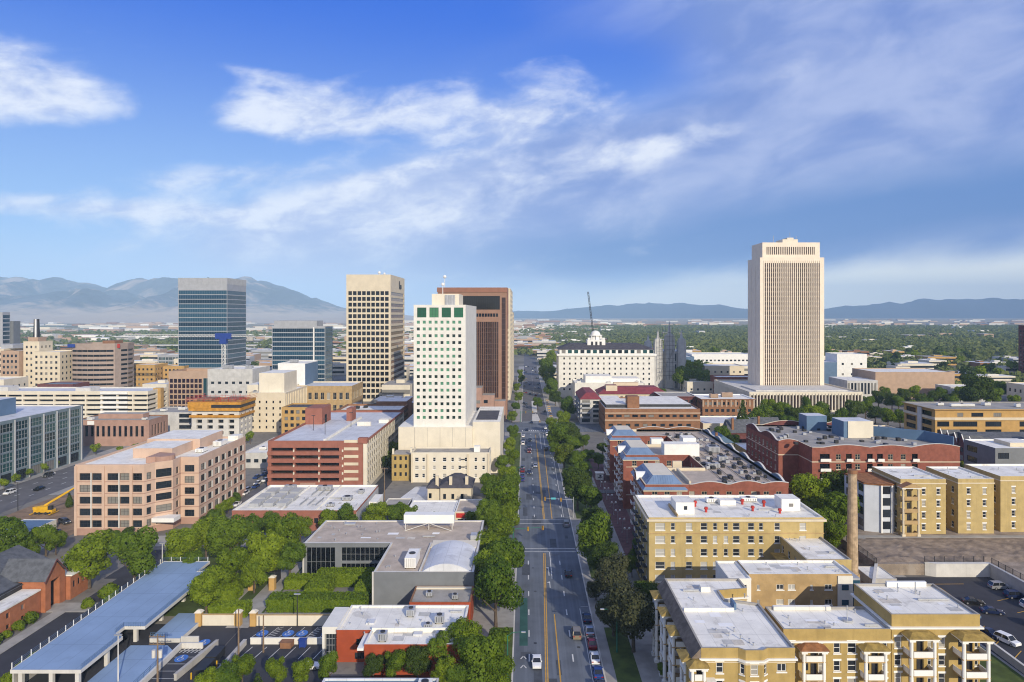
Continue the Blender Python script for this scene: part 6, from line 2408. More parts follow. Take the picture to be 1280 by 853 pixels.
B.boxes('corner_turret', m_white, [(52.3, 54.6, 573.7, 576, 47.45, 49.2), (64.4, 66.7, 573.7, 576, 47.45, 49.2)])

# ---- grey granite temple with spires
r_ = root('stone_temple', 'grey granite church with tall spires and dark scaffolding right of the white hotel', 'temple', (133, 650, 0))
b = MB()
Bld.facade(None, b, (121, 640), (147, 640), 0, 34, [(2.5 + i * 7.6, 5 + i * 7.6, z, z + 7, .6) for i in range(3) for z in (4, 15, 25)])
Bld.facade(None, b, (121, 690), (121, 640), 0, 34, [(4 + i * 8, 6.5 + i * 8, z, z + 7, .6) for i in range(6) for z in (4, 15, 25)])
b.quad((147, 640, 0), (147, 690, 0), (147, 690, 34), (147, 640, 34))
b.poly([(121, 640, 34), (147, 640, 34), (147, 690, 34), (121, 690, 34)])
b.build('nave', m_greyst, r_)
b = MB()
b.box(121.8, 146.2, 640.7, 689, .1, 33.5)
b.build('window', g_dark, r_)
for (x, y, w, zt, zs_) in ((121, 638, 6.5, 46, 58), (131, 636, 7.5, 50, 66), (143, 638, 6.5, 46, 58), (121, 688, 6, 42, 52), (143, 688, 6, 42, 54)):
    b = MB()
    b.box(x, x + w, y, y + w, 0, zt - 8)
    b.box(x + .5, x + w - .5, y + .5, y + w - .5, zt - 8, zt)
    for (a, c_) in ((0, 0), (1, 0), (0, 1), (1, 1)):
        b.cyl(x + a * w, y + c_ * w, 0, zt - 6, .7, .6, 6)
        b.cyl(x + a * w, y + c_ * w, zt - 6, zt, .6, .05, 6)
    b.cyl(x + w / 2, y + w / 2, zt, zs_ - 3, w * .26, .1, 8)
    b.build('spire_tower', m_greyst, r_)
b = MB()
for k in range(5):
    for z in range(12, 56, 4):
        b.tube((124 + k * 3.2, 634.5, z), (127.2 + k * 3.2, 634.5, z), .16, 4)
    b.tube((124 + k * 3.2, 634.5, 8), (124 + k * 3.2, 634.5, 58), .16, 4)
    b.tube((124 + k * 3.2, 634.5, 8 + k * 6), (127.2 + k * 3.2, 634.5, 18 + k * 6), .12, 4)
b.build('scaffold', m_dark, r_)
# ---- lattice-boom crane behind
r_ = root('crawler_crane', 'dark lattice-boom crane leaning left above the white hotel roof', 'crane', (84, 760, 0))
b = MB()
lattice(b, (81, 760, 3), (69.5, 760, 94), .7, 30, .22)
b.build('boom', m_dark, r_)
b = MB()
b.box(78, 90, 756, 764, 1.2, 5.5)
b.build('cab', m_dark, r_)
b = MB()
b.box(79, 89, 754.5, 757, 0, 1.2)
b.box(79, 89, 763, 765.5, 0, 1.2)
b.build('track', m_dark, r_)

# ---- low brown flats with pink top, L-shaped white roof
B = Bld('brown_balcony_flats', 'brown flats with pale pink top storey and white eaves left of the podium', rect(114, 147, 440, 466), 14, m_brown, m_roofw,
        {0: [(grid(33, 9, 2.0, 1.9, [2, 6], 1) + grid(33, 11, 1.7, 2.0, [10.4], 1), 'shop')], 3: [(grid(26, 6, 2, 1.9, [2, 6, 10.4], 1), 'shop')]}, par=(.5, .4), coping=m_white, over=1.0)
B.boxes('pink_storey', m_tanst, [(114 + i * 3, 115 + i * 3, 439.8, 439.97, 9.4, 13.8) for i in range(11)])
B.hvac([(124, 450, 5, 4, 2.6), (134, 455, 7, 4, 3)], m_tanst)
B = Bld('dark_balcony_flats', 'dark low flats with flat roof left of the pale pink-topped flats', rect(91, 113.5, 455, 480), 14, m_dkbrick, m_roofg,
        {0: [(grid(22, 6, 2.2, 1.9, [2, 6, 10], 1), 'shop')], 3: [(grid(25, 6, 2.2, 1.9, [2, 6, 10], 1), 'shop')]}, par=(.4, .4), coping=m_concl, over=.9)
B = Bld('low_white_roof_hall', 'low cream hall with broad pale blue roof beyond the brick complex', [(103, 396), (140, 396), (136, 425), (103, 425)], 5, m_cream, m_roofb,
        {0: [(grid(37, 8, 1.6, 1.6, [1.5], 1), 'dkframe')]}, par=(.7, .4), coping=m_roofw)

# ---- blocks right of the skyscraper
B = Bld('beige_theatre_block', 'large blank beige block with flat roof among trees right of the podium', rect(287, 352, 560, 600), 21, m_tanst, m_roofw, {}, par=(.6, .4))
B.boxes('side_block', m_greyst, [(262, 286.9, 556, 590, 0, 15)], m_roofw)
b = MB()
for i in range(9):
    b.box(262.5 + i * 2.7, 264 + i * 2.7, 555.8, 555.97, 4, 13)
b.build('window', g_dark, B.root)
B = block('white_stepped_block', 'white stepped block with blue shaded side between skyscraper and beige block', 292, 320, 640, 665, 31, m_white, 3, 3, w=2, h=2, side=False)
B.boxes('shade_blue_wing', m_bluep, [(270, 291.9, 640, 665, 0, 24)], m_roofb)  # slate blue colour stands for the white block's shaded side
block('ribbed_grey_block', 'low grey ribbed block half hidden by trees right of the beige block', 330, 362, 530, 550, 12, m_greyst, 14, 1, 'slit', .9, 7)
block('cream_arcade_block', 'cream building with row of square windows at the right edge', 384, 430, 520, 545, 14, m_cream, 9, 2, w=2, h=2.6)
block('brick_hall_block', 'red-brown hall beside the cream building at the right edge', 431, 470, 516, 545, 14, m_brown, 6, 2)
B = Bld('dark_slab_tower', 'dark brown slab tower rising from trees at the right edge', rect(527, 562, 700, 730), 56, m_dkbrick, m_white,
        {0: [(grid(38, 8, 2.4, 2, rows(3, 3.6, 14), 1), 'dkframe')], 3: [(grid(30, 6, 2.4, 2, rows(3, 3.6, 14), 1), 'dkframe')]}, par=(1.5, .5), coping=m_white)
block('cream_gabled_theatre', 'cream low hall with gabled front left of the white skyscraper', 168, 205, 640, 670, 20, m_cream, 6, 3)
block('red_stone_block', 'low red stone block with pale cornice left of the white skyscraper', 165, 200, 590, 610, 14, m_red, 9, 2)
block('white_long_block', 'long white block with dark window bays beyond the church spires', 185, 250, 760, 790, 24, m_white, 14, 3, w=2.6)
block('blue_dark_block', 'dark blue low block in front of the long white block', 165, 184, 745, 770, 22, m_bluep, 6, 3)
block('white_temple_annex', 'low white gabled annex among trees right of the church', 142, 178, 600, 628, 9, m_cream2, 6, 1)

# ================================================================== TREES AND HEDGES
def leaf_cloud(seed, nl, size, lobes, flat=1.0, rag=.24, core=True):
    """many small leaf-clump faces spread through overlapping lobes; unit crown radius about 1"""
    rg = np.random.default_rng(seed)
    V, Fc = [], []
    tot = sum(l[3] ** 2 for l in lobes)
    L = np.array(lobes)
    for (x, y, z, r) in lobes:
        k = int(nl * r * r / tot)
        d = rg.normal(size=(k, 3))
        d /= np.linalg.norm(d, axis=1)[:, None]
        rad = r * (1 - np.abs(rg.normal(0, rag, k)) + rg.normal(0, .05, k))
        # ragged: pull some directions in so gaps open between clumps
        rad *= 1 - .16 * (np.sin(d[:, 0] * 7 + seed) * np.sin(d[:, 1] * 6 + 2 * seed) * np.sin(d[:, 2] * 7))
        c = np.stack([x + d[:, 0] * rad, y + d[:, 1] * rad, z + d[:, 2] * rad * flat], 1)
        # drop faces buried in other lobes
        keep = np.ones(k, bool)
        for l in L:
            dd = np.linalg.norm(c - l[:3], axis=1)
            keep &= dd > l[3] * .62
        c, d = c[keep], d[keep]
        for p, n in zip(c, d):
            n = n + rg.normal(0, .36, 3)
            n /= np.linalg.norm(n)
            u = np.cross(n, rg.normal(size=3))
            u /= np.linalg.norm(u)
            w = np.cross(n, u)
            s = size * rg.uniform(.6, 1.35)
            i = len(V)
            V += [tuple(p + u * s), tuple(p + w * s * .8), tuple(p - u * s * .9), tuple(p - w * s * .75)]
            Fc.append((i, i + 1, i + 2, i + 3))
    return V, Fc


def mesh_of(name, V, Fc, m):
    me = bpy.data.meshes.new(name)
    me.from_pydata(V, [], Fc)
    me.materials.append(m)
    me.update()
    return me


def broad_lobes(seed, n=9, up=1.0):
    r = random.Random(seed)
    out = [(0, 0, 1.55 * up, .62)]
    for i in range(n):
        a = i * 2.4 + r.uniform(-.4, .4)
        rr = r.uniform(.35, .62)
        out.append((rr * math.cos(a), rr * math.sin(a), r.uniform(.95, 2.0) * up, r.uniform(.26, .5)))
    return out


def trunk_mesh(seed, h=1.1, r=.075):
    b = MB()
    rd = random.Random(seed)
    b.tube((0, 0, -.03), (0.02, 0, h * .55), r, 7, r2=r * .75)
    b.tube((0.02, 0, h * .55), (0, .02, h * 1.15), r * .75, 6, r2=r * .4)
    for i in range(5):
        a = i * 1.3 + rd.random()
        b.tube((.01, 0, h * (.5 + .1 * i)), (.5 * math.cos(a), .5 * math.sin(a), h * (.95 + .12 * i)), r * .45, 5, r2=r * .15)
    return mesh_of('trunk', b.v, b.f, m_bark)


TT = {}


def template(kind, i, lobes, nl, size, m, trunk_h=1.1, flat=1.0, tr=.075):
    V, Fc = leaf_cloud(hash((kind, i)) % 1000 if False else (sum(map(ord, kind)) * 7 + i * 13), nl, size, lobes, flat)
    TT.setdefault(kind, []).append((mesh_of('crown', V, Fc, m), trunk_mesh(i + 1, trunk_h, tr)))


for i in range(5):
    template('broad', i, broad_lobes(20 + i, 11), 9000, .054, f_green if i % 2 == 0 else f_mid)
for i in range(4):
    template('dark', i, broad_lobes(40 + i, 11, 1.05), 8500, .054, f_dark if i % 2 else f_mid)
for i in range(3):
    template('olive', i, broad_lobes(60 + i, 12, .98), 8500, .05, f_olive)
for i in range(2):
    template('lime', i, broad_lobes(70 + i, 8), 4200, .066, f_lime)
for i in range(2):
    lob = [(0, 0, .55 + .42 * k, .72 - .125 * k) for k in range(5)] + [(.3 * math.cos(k * 2.1), .3 * math.sin(k * 2.1), .5 + .16 * k, .5 - .04 * k) for k in range(7)]
    template('cone', i, lob, 2600, .085, f_dark, .5)
for i in range(2):
    template('shrub', i, [(0, 0, .62, .6), (.4, .1, .5, .45), (-.35, .2, .5, .48), (0, -.4, .45, .45)], 1500, .1, f_green, .3)
for i in range(3):
    template('small', i, broad_lobes(90 + i, 7), 700, .15, f_green)
for i in range(3):
    template('smalldark', i, broad_lobes(95 + i, 7), 700, .15, f_dark)

NAMES = {'broad': 'leafy_tree', 'dark': 'leafy_tree', 'olive': 'leafy_tree', 'lime': 'leafy_tree', 'cone': 'conifer_tree', 'shrub': 'shrub', 'small': 'leafy_tree', 'smalldark': 'leafy_tree'}
TN = 0


def tree(x, y, r, kind, label, group, hz_=1.0, z=0.0):
    global TN
    TN += 1
    k = TT[kind]
    r *= 1.07
    cm, tm = k[TN % len(k)]
    t = root(NAMES[kind], label, 'shrub' if kind == 'shrub' else 'tree', (x, y, z), group)
    rd = random.Random(TN * 31)
    t.scale = (r * rd.uniform(.94, 1.08), r * rd.uniform(.94, 1.08), r * hz_)
    t.rotation_euler = (0, 0, rd.uniform(0, 6.28))
    for n_, me in (('crown', cm), ('trunk', tm)):
        o = bpy.data.objects.new(n_, me)
        COL.objects.link(o)
        o.parent = t
    return t


def seen_tree(px, py, rp, kind='broad', k=None, hz_=1.0):
    """a tree whose crown centre is seen there, standing on the ground: (x, y, radius)"""
    k = (1.5 * hz_ if kind not in ('cone', 'shrub') else (1.2 if kind == 'cone' else .55)) if k is None else k
    y = EYE * 853 / ((py - 393) + k * rp)
    return gx(px, y), y, rp * y / 853


def row(lst, fmt, group, key='y'):
    """trees of one row or grove; labels count them in an order one can follow in the picture"""
    q = []
    for e in lst:
        e = tuple(e) + ('broad', 1.0)[len(e) - 3:] if len(e) < 5 else tuple(e)
        px, py, rp, kind, h = e
        x, y, r = seen_tree(px, py, rp, kind, None, h)
        q.append((x, y, r, kind, h, px))
    q.sort(key=lambda e: e[1] if key == 'y' else e[5])
    for i, (x, y, r, kind, h, px) in enumerate(q):
        o_ = ORD[i] if key == 'y' else (ORD[i] if i else 'leftmost')
        tree(x, y, r, kind, fmt.format(o=o_), group, h)


row([(620, 735, 33), (634, 694, 26), (622, 666, 20), (627, 622, 22), (612, 606, 14), (633, 596, 13), (640, 572, 10), (637, 556, 9), (641, 540, 8), (612, 716, 25), (606, 685, 19), (611, 645, 18), (636, 645, 14), (617, 630, 17), (639, 606, 13), (628, 578, 11)],
    'leafy green tree beside the left kerb of the avenue, {o} from the camera', 'trees along the left kerb')
row([(640, 520, 6), (645, 508, 6), (648, 496, 6), (646, 484, 5), (652, 474, 5), (650, 466, 4)],
    'small tree on the left kerb beyond the far crossing, {o} counted away', 'trees along the left kerb beyond the crossing')
row([(467, 834, 14, 'dark', 1.0), (494, 830, 15, 'broad', 1.1), (522, 824, 17, 'dark', 1.1), (549, 815, 20, 'broad', 1.0), (577, 799, 22), (600, 826, 28), (574, 846, 18), (622, 800, 17), (590, 812, 22), (618, 838, 22), (556, 842, 17)],
    'bushy tree before the red clinic at the bottom edge, {o} from the left', 'trees in front of the red clinic', 'x')
row([(345, 838, 13, 'broad', 1.15), (378, 838, 13, 'broad', 1.15), (411, 833, 13, 'dark', 1.35)],
    'clipped small tree in the car park strip by the white car, {o} of the three', 'clipped trees in the car park strip', 'x')
row([(283, 848, 20), (303, 835, 16), (262, 858, 18), (322, 858, 12, 'cone', 1.0)],
    'bushy tree at the bottom edge below the dark car park, {o} of its clump', 'bushy trees below the dark car park', 'x')
row([(232, 682, 21), (258, 668, 20), (286, 672, 24), (312, 660, 18), (355, 668, 23), (330, 692, 25), (290, 706, 21), (258, 733, 22), (362, 696, 20), (338, 656, 14), (217, 690, 11), (376, 660, 13), (318, 716, 17), (240, 700, 13)],
    'round green tree in the grove by the brick plant building, {o} from the left', 'grove left of the grey office', 'x')
row([(112, 695, 27), (168, 692, 28)], 'big round tree before the pink office entrance, {o} of the pair', 'pair of trees before the pink office', 'x')
row([(146, 672, 10, 'dark', .8), (135, 668, 8, 'dark', .8), (160, 665, 8, 'dark', .8)], 'low dark tree close under the pink office wall, {o} of three', 'low trees under the pink office wall', 'x')
row([(12, 672, 24), (58, 670, 17), (36, 684, 13), (70, 676, 12), (8, 690, 12)], 'leafy tree between the brick hall and the site hut, {o} from the left', 'trees by the site hut', 'x')
row([(432, 646, 14), (470, 642, 16, 'broad', .8), (497, 641, 16, 'broad', .8), (512, 644, 12), (545, 648, 8), (556, 650, 7), (590, 648, 8), (410, 650, 12)],
    'street tree just behind the grey office roof, {o} from the left', 'street trees behind the grey office', 'x')
row([(492, 564, 11), (487, 551, 9), (485, 577, 9, 'dark', 1.0), (497, 552, 8)], 'dense tree in the alley beside the red brick garage, {o} from the left', 'alley trees beside the garage', 'x')
row([(258, 652, 9, 'dark', .9), (266, 645, 10), (276, 638, 9), (286, 630, 8), (296, 622, 6)], 'small tree along the right side of the pink office, {o} from the left', 'strip trees beside the pink office', 'x')
row([(20, 597, 5, 'small', 1.0), (38, 590, 5, 'small', 1.0), (55, 584, 5, 'small', 1.0), (70, 579, 4, 'small', 1.0), (84, 574, 4, 'small', 1.0), (5, 604, 6, 'small', 1.0), (87, 627, 6, 'cone', 1.2)],
    'slim young tree along the teal glass office pavement, {o} from the left', 'young trees along the glass office', 'x')
row([(170, 560, 6, 'small', 1), (150, 562, 5, 'small', 1), (120, 560, 6, 'small', 1), (313, 545, 5, 'small', 1.4), (308, 548, 4, 'small', 1.2)],
    'small tree below the brown brick office and the construction, {o} from the left', 'small trees below the brown office', 'x')
row([(705, 566, 14, 'lime', 1.0), (698, 546, 15, 'broad', 1.0), (712, 540, 14, 'dark', 1.0), (704, 524, 10, 'broad', 1.0), (709, 508, 11, 'broad', 1.0), (716, 556, 11, 'dark', 1.0), (722, 575, 12, 'dark', .9), (735, 568, 8, 'broad', .7), (748, 574, 9, 'dark', .9), (753, 560, 8, 'dark', .9), (729, 552, 9, 'dark', 1.0), (690, 530, 8), (694, 560, 9, 'dark', .8)],
    'tree on the right verge before the balconied flats, {o} from the camera', 'right verge trees beyond the driveway')
row([(722, 606, 22, 'dark', 1.0), (738, 622, 16, 'dark', 1.0), (745, 670, 27, 'dark', 1.0), (753, 700, 22, 'dark', 1.0), (742, 650, 17, 'dark', 1.0), (728, 590, 13, 'dark', 1.0)],
    'dense dark tree between the right kerb and the lamp-lined walk, {o} from the camera', 'dark trees along the lamp-lined walk')
row([(768, 722, 27, 'olive', 1.0), (792, 765, 34, 'olive', 1.0), (767, 760, 24, 'olive', 1.0), (812, 745, 20, 'dark', 1.0), (745, 735, 12, 'olive', .9)],
    'dusky olive tree on the shaded lawn beside the yellow apartments, {o} from the camera', 'olive trees on the apartment lawn')
row([(797, 690, 10, 'broad', 1.5), (790, 705, 9, 'broad', 1.3), (827, 797, 12, 'dark', 1.2), (829, 838, 9, 'dark', .9)],
    'narrow tree against the shaded side of the yellow apartments, {o} from the camera', 'narrow trees against the apartments')
row([(1033, 852, 18, 'dark', .95), (1008, 860, 15, 'dark', .9)], 'dark tree in front of the lower yellow apartment balconies, {o} from the camera', 'trees below the apartment balconies')
row([(672, 503, 7, 'dark', .9), (684, 470, 12), (690, 484, 10), (683, 456, 10), (694, 496, 8, 'dark', 1), (690, 446, 8)],
    'tree beside the far avenue left of the white hotel, {o} from the camera', 'trees left of the white hotel')
row([(905, 545, 12, 'dark', 1.0), (928, 534, 13, 'cone', 1.5), (915, 552, 10, 'dark', 1.0), (940, 540, 9, 'cone', 1.2), (955, 590, 14, 'dark', 1.0), (980, 574, 17, 'dark', 1.0), (967, 604, 12, 'dark', 1.0), (990, 560, 10, 'dark', 1.0)],
    'dark tree between the two brick complexes, {o} from the left', 'trees between the brick complexes', 'x')
row([(1014, 618, 24), (1042, 606, 24, 'dark', 1.0), (1047, 636, 25), (1018, 655, 17), (1062, 618, 18, 'dark', 1.0), (1075, 600, 14, 'dark', 1.0), (1000, 605, 12, 'dark', 1.0), (1045, 668, 15)],
    'tall tree behind the brick chimney, {o} from the left', 'trees behind the brick chimney', 'x')
row([(1206, 583, 8, 'lime', 1.0), (1222, 578, 9, 'broad', 1.0), (1215, 590, 7, 'lime', .8), (1165, 591, 6, 'shrub', 1.0)], 'bright tree at the foot of the dark gabled terrace, {o} from the left', 'bright trees by the gabled terrace', 'x')
row([(1262, 640, 8, 'shrub', .8), (1274, 641, 8, 'shrub', .8), (1252, 639, 6, 'shrub', .8)], 'dark low shrub before the rightmost yellow flats, {o} from the left', 'shrubs before the terrace flats', 'x')
row([(952, 520, 14, 'dark', 1.0), (975, 516, 13, 'broad', 1.0), (995, 522, 14, 'dark', 1.0), (1018, 520, 13, 'broad', 1.0), (1040, 526, 10, 'dark', 1.0), (1068, 513, 13, 'dark', 1.0), (1082, 510, 9, 'dark', 1.0), (965, 532, 9, 'lime', .8), (1008, 508, 8, 'broad', 1.4), (1110, 520, 10), (1125, 522, 9), (1140, 512, 11, 'dark', 1.0), (960, 508, 10), (985, 530, 11, 'dark', 1.0), (1028, 512, 10, 'dark', 1.0), (1052, 522, 11), (1000, 536, 10, 'dark', .9), (945, 534, 9, 'dark', 1.0), (1025, 534, 10, 'lime', .8), (1094, 516, 9, 'dark', 1.0)],
    'tree in front of the ribbed podium, {o} from the left', 'trees before the ribbed podium', 'x')
row([(1098, 497, 9, 'dark', 1.0), (1115, 500, 9, 'dark', 1.0), (1130, 494, 9, 'dark', 1.0), (1150, 499, 8, 'dark', 1.0), (1166, 497, 9, 'dark', 1.0), (1184, 500, 8, 'dark', 1.0), (1222, 486, 19, 'dark', 1.0), (1240, 496, 12, 'dark', 1.0), (1200, 492, 9, 'broad', 1.0), (1268, 502, 8), (1050, 480, 8, 'dark', 1), (1085, 503, 8), (1106, 492, 8, 'dark', 1), (1123, 503, 8, 'dark', 1), (1142, 490, 8), (1158, 505, 8, 'dark', 1), (1176, 492, 8, 'dark', 1), (1192, 504, 8), (1212, 500, 9, 'dark', 1), (1250, 486, 9)],
    'tree below the blank beige block right of the skyscraper, {o} from the left', 'trees below the beige block', 'x')
row([(852, 470, 12), (866, 464, 14), (878, 472, 11), (858, 452, 9, 'dark', 1), (872, 456, 9), (886, 462, 9, 'dark', 1), (848, 458, 8), (826, 492, 8), (898, 470, 8)],
    'green tree beside the grey spired church, {o} from the left', 'trees beside the spired church', 'x')
for i, (x, y, r) in enumerate(((-101.5, 166.5, 2.6), (-103, 160.5, 1.8), (-99.5, 163.5, 1.6))):
    tree(x, y, r, 'shrub', ['bushy shrub at the gabled entrance of the brick hall', 'smaller rounded shrub left of the brick hall entrance', 'small shrub at the tip of the brick hall planting'][i], 'shrubs by the brick hall entrance')
for i, (x, y, r) in enumerate(((-96.5, 131, 1.9), (-96.6, 127.5, 1.6), (-96.6, 135, 1.9), (-96.4, 139, 1.5))):
    tree(x, y, r, 'shrub', f'yellow-green shrub along the parking deck railing, {ORD[i]} of the row', 'shrubs along the parking deck')
for i in range(9):
    tree(-110.8, 124 + i * 3.6, 1.25 + .35 * (i % 3), 'shrub', f'dark shrub in the bed under the brick hall windows, {ORD[i]} from the camera', 'shrubs under the brick hall windows')


def hedge(label, polys, h, name='hedge'):
    """clipped hedge: a solid body closely covered with leaf faces"""
    rg = np.random.default_rng(len(label) * 7 + int(h * 10))
    cx = sum(p[0] for p in polys) / len(polys)
    V, Fc = [], []
    for (x0, x1, y0, y1) in polys:
        A = 2 * h * (x1 - x0 + y1 - y0) + (x1 - x0) * (y1 - y0)
        for (u0, u1, v0, v1, ax) in ((x0, x1, y0, y1, 'z'), (x0, x1, 0, h, 'y0'), (y0, y1, 0, h, 'x1'), (y0, y1, 0, h, 'x0'), (x0, x1, 0, h, 'y1')):
            k = int((u1 - u0) * (v1 - v0) * 20)
            uu, vv = rg.uniform(u0, u1, k), rg.uniform(v0, v1, k)
            off = rg.normal(0, .07, k) + .05 * np.sin(uu * 1.7) * np.sin(vv * 1.9)
            nb = {'z': (0, 0, 1), 'y0': (0, -1, 0), 'y1': (0, 1, 0), 'x0': (-1, 0, 0), 'x1': (1, 0, 0)}[ax]
            for a, c_, o_ in zip(uu, vv, off):
                p = {'z': (a, c_, h + o_), 'y0': (a, y0 - o_, c_), 'y1': (a, y1 + o_, c_), 'x0': (x0 - o_, a, c_), 'x1': (x1 + o_, a, c_)}[ax]
                n = np.array(nb) + rg.normal(0, .4, 3)
                n /= np.linalg.norm(n)
                u = np.cross(n, rg.normal(size=3))
                u /= np.linalg.norm(u)
                w = np.cross(n, u)
                s = rg.uniform(.12, .27)
                i = len(V)
                p = np.array(p)
                V += [tuple(p + u * s), tuple(p + w * s), tuple(p - u * s), tuple(p - w * s)]
                Fc.append((i, i + 1, i + 2, i + 3))
        b_ = MB()
        b_.box(x0 + .25, x1 - .25, y0 + .25, y1 - .25, 0, h - .25)
        n = len(V)
        V += b_.v
        Fc += [tuple(n + q for q in f) for f in b_.f]
    me = mesh_of(name, V, Fc, f_hedge)
    o = bpy.data.objects.new(name, me)
    COL.objects.link(o)
    return tag(o, label, 'hedge')


hedge('clipped square hedge ring in the court of the grey office', [(-53, -36.5, 172.5, 176.6), (-53, -48, 163.5, 172.498), (-41, -36.5, 163.5, 172.498)], 3.5)
hedge('long low clipped hedge along the top of the cream garden wall', [(-60, -37, 157.8, 162.4)], 3.0)
hedge('clipped hedge block left of the court at the dark gateway', [(-60.5, -54, 171, 175.5)], 2.4)
hedge('big flat-topped hedge behind the short cream wall', [(-72, -63.5, 155, 158.6)], 2.6)
hedge('long flat-topped hedge below the grove beside the gateway', [(-79, -69.5, 163.5, 168)], 2.8)
hedge('clipped low hedge between path and grove left of the gateway', [(-77, -70, 171.5, 176)], 2.3)

# ================================================================== VEHICLES
PAINT = {}


def paint(n, rgb, metal=.3):
    if n not in PAINT:
        PAINT[n] = mat(n + '_car_paint', rgb, .28, .04, .5, spec=.6, metal=metal)
    return PAINT[n]


paint('white', (.78, .78, .77), 0)
paint('silver', (.42, .43, .45), .5)
paint('black', (.012, .012, .014), .1)
paint('dark_grey', (.06, .063, .07), .3)
paint('red', (.17, .012, .016), .1)
paint('blue', (.025, .06, .22), .3)
paint('dark_blue', (.012, .022, .07), .2)
paint('tan', (.32, .26, .17), .4)
m_carglass = mat('car_glass', (.012, .014, .018), .06, .02, .5, spec=.7)
m_head = mat('headlight_lens', (.75, .75, .72), .2, .02, .5)
m_tail = mat('taillight_lens', (.35, .012, .01), .3, .02, .5)
m_tyre = mat('tyre_rubber', (.015, .015, .016), .85, .1, .5)
m_rim = mat('wheel_rim', (.4, .4, .42), .35, .05, .5, metal=.6)


def car_proto(kind):
    """front points along -y (towards the camera)"""
    r_ = root('parked_car', 'car', 'car', (0, 0, 0))
    L, Wd = (4.6, 1.8) if kind == 'sedan' else (4.8, 1.9)
    hb = .92 if kind == 'sedan' else 1.05
    ht = 1.44 if kind == 'sedan' else 1.78
    if kind == 'sedan':
        prof = [(-2.3, .35), (-2.28, .62), (-2.0, .78), (-1.0, hb), (1.35, hb + .03), (2.1, .95), (2.28, .8), (2.3, .38)]
        cab = [(-1.05, hb), (-.3, ht - .04), (.0, ht), (.85, ht - .02), (1.65, hb + .02)]
    elif kind == 'suv':
        prof = [(-2.4, .42), (-2.38, .8), (-2.2, .95), (-1.2, hb), (2.2, hb + .05), (2.38, .95), (2.4, .45)]
        cab = [(-1.3, hb), (-.65, ht - .06), (-.3, ht), (1.9, ht - .03), (2.3, hb + .05)]
    b = MB()
    n = len(prof)
    wf = lambda y: Wd / 2 * (1 - .10 * max(0, abs(y) - 1.6) / .8)
    for (y0, z0), (y1, z1) in zip(prof, prof[1:]):
        a, c_ = wf(y0), wf(y1)
        b.quad((-a, y0, z0), (a, y0, z0), (c_, y1, z1), (-c_, y1, z1))
        for s in (-1, 1):
            q = [(s * a, y0, .3), (s * c_, y1, .3), (s * c_, y1, z1), (s * a, y0, z0)]
            b.poly(q if s > 0 else q[::-1])
    b.quad((-wf(prof[-1][0]), prof[-1][0], prof[-1][1]), (wf(prof[-1][0]), prof[-1][0], prof[-1][1]), (wf(prof[-1][0]), prof[-1][0], .3), (-wf(prof[-1][0]), prof[-1][0], .3))
    # roof panel
    tw = Wd / 2 - .2
    i0, i1 = 1, len(cab) - 2
    rp = cab[i0:i1 + 1]
    for (y0, z0), (y1, z1) in zip(rp, rp[1:]):
        b.quad((-tw, y0, z0 + .02), (tw, y0, z0 + .02), (tw, y1, z1 + .02), (-tw, y1, z1 + .02))
        for s in (-1, 1):
            q = [(s * tw, y0, z0 - .07), (s * tw, y1, z1 - .07), (s * tw, y1, z1 + .02), (s * tw, y0, z0 + .02)]
            b.poly(q if s > 0 else q[::-1])
    # pillars
    for s in (-1, 1):
        for (ya, za), (yb, zb) in ((cab[0], cab[1]), (cab[-1], cab[-2])):
            b.tube((s * (Wd / 2 - .06), ya, za), (s * (tw + .01), yb, zb), .05, 4)
        ym = (cab[0][0] + cab[-1][0]) / 2
        b.tube((s * (Wd / 2 - .05), ym, hb), (s * (tw + .01), ym, ht - .02), .05, 4)
        b.box(s * (Wd / 2 + .02) - .1, s * (Wd / 2 + .02) + .1, cab[0][0] + .25, cab[0][0] + .4, hb + .02, hb + .17)
    body = b.build('body', PAINT['white'], r_)
    b = MB()
    bw = Wd / 2 - .05
    (y0, z0), (y1, z1) = cab[0], cab[1]
    b.quad((-bw, y0, z0), (bw, y0, z0), (tw, y1, z1), (-tw, y1, z1))
    (y0, z0), (y1, z1) = cab[-1], cab[-2]
    b.quad((bw, y0, z0), (-bw, y0, z0), (-tw, y1, z1), (tw, y1, z1))
    for s in (-1, 1):
        for (p, q) in zip(cab, cab[1:]):
            f = [(s * bw, p[0], hb), (s * bw, q[0], hb), (s * tw, q[0], q[1] - .02), (s * tw, p[0], p[1] - .02)]
            b.poly(f if s > 0 else f[::-1])
    b.build('window', m_carglass, r_)
    for s in (-1, 1):
        for y in (-1.42, 1.4):
            b = MB()
            b.tube((s * (Wd / 2 - .24), y, .34), (s * (Wd / 2 + .012), y, .34), .34, 12)
            w_ = b.build('wheel', m_tyre, r_)
            b = MB()
            b.tube((s * (Wd / 2), y, .34), (s * (Wd / 2 + .03), y, .34), .2, 10)
            b.build('rim', m_rim, w_)
        b = MB()
        fy = prof[1][0]
        b.box(s * .62 - .2, s * .62 + .2, fy - .03, fy + .12, prof[1][1] - .12, prof[1][1] + .06)
        b.build('headlight', m_head, r_)
        b = MB()
        ry = prof[-2][0]
        b.box(s * .64 - .18, s * .64 + .18, ry - .12, ry + .035, prof[-2][1] - .16, prof[-2][1] + .02)
        b.build('taillight', m_tail, r_)
    for o in [body]:
        o.material_slots[0].link = 'OBJECT'
    return r_


PROTO = {'sedan': car_proto('sedan'), 'suv': car_proto('suv')}
USED = set()


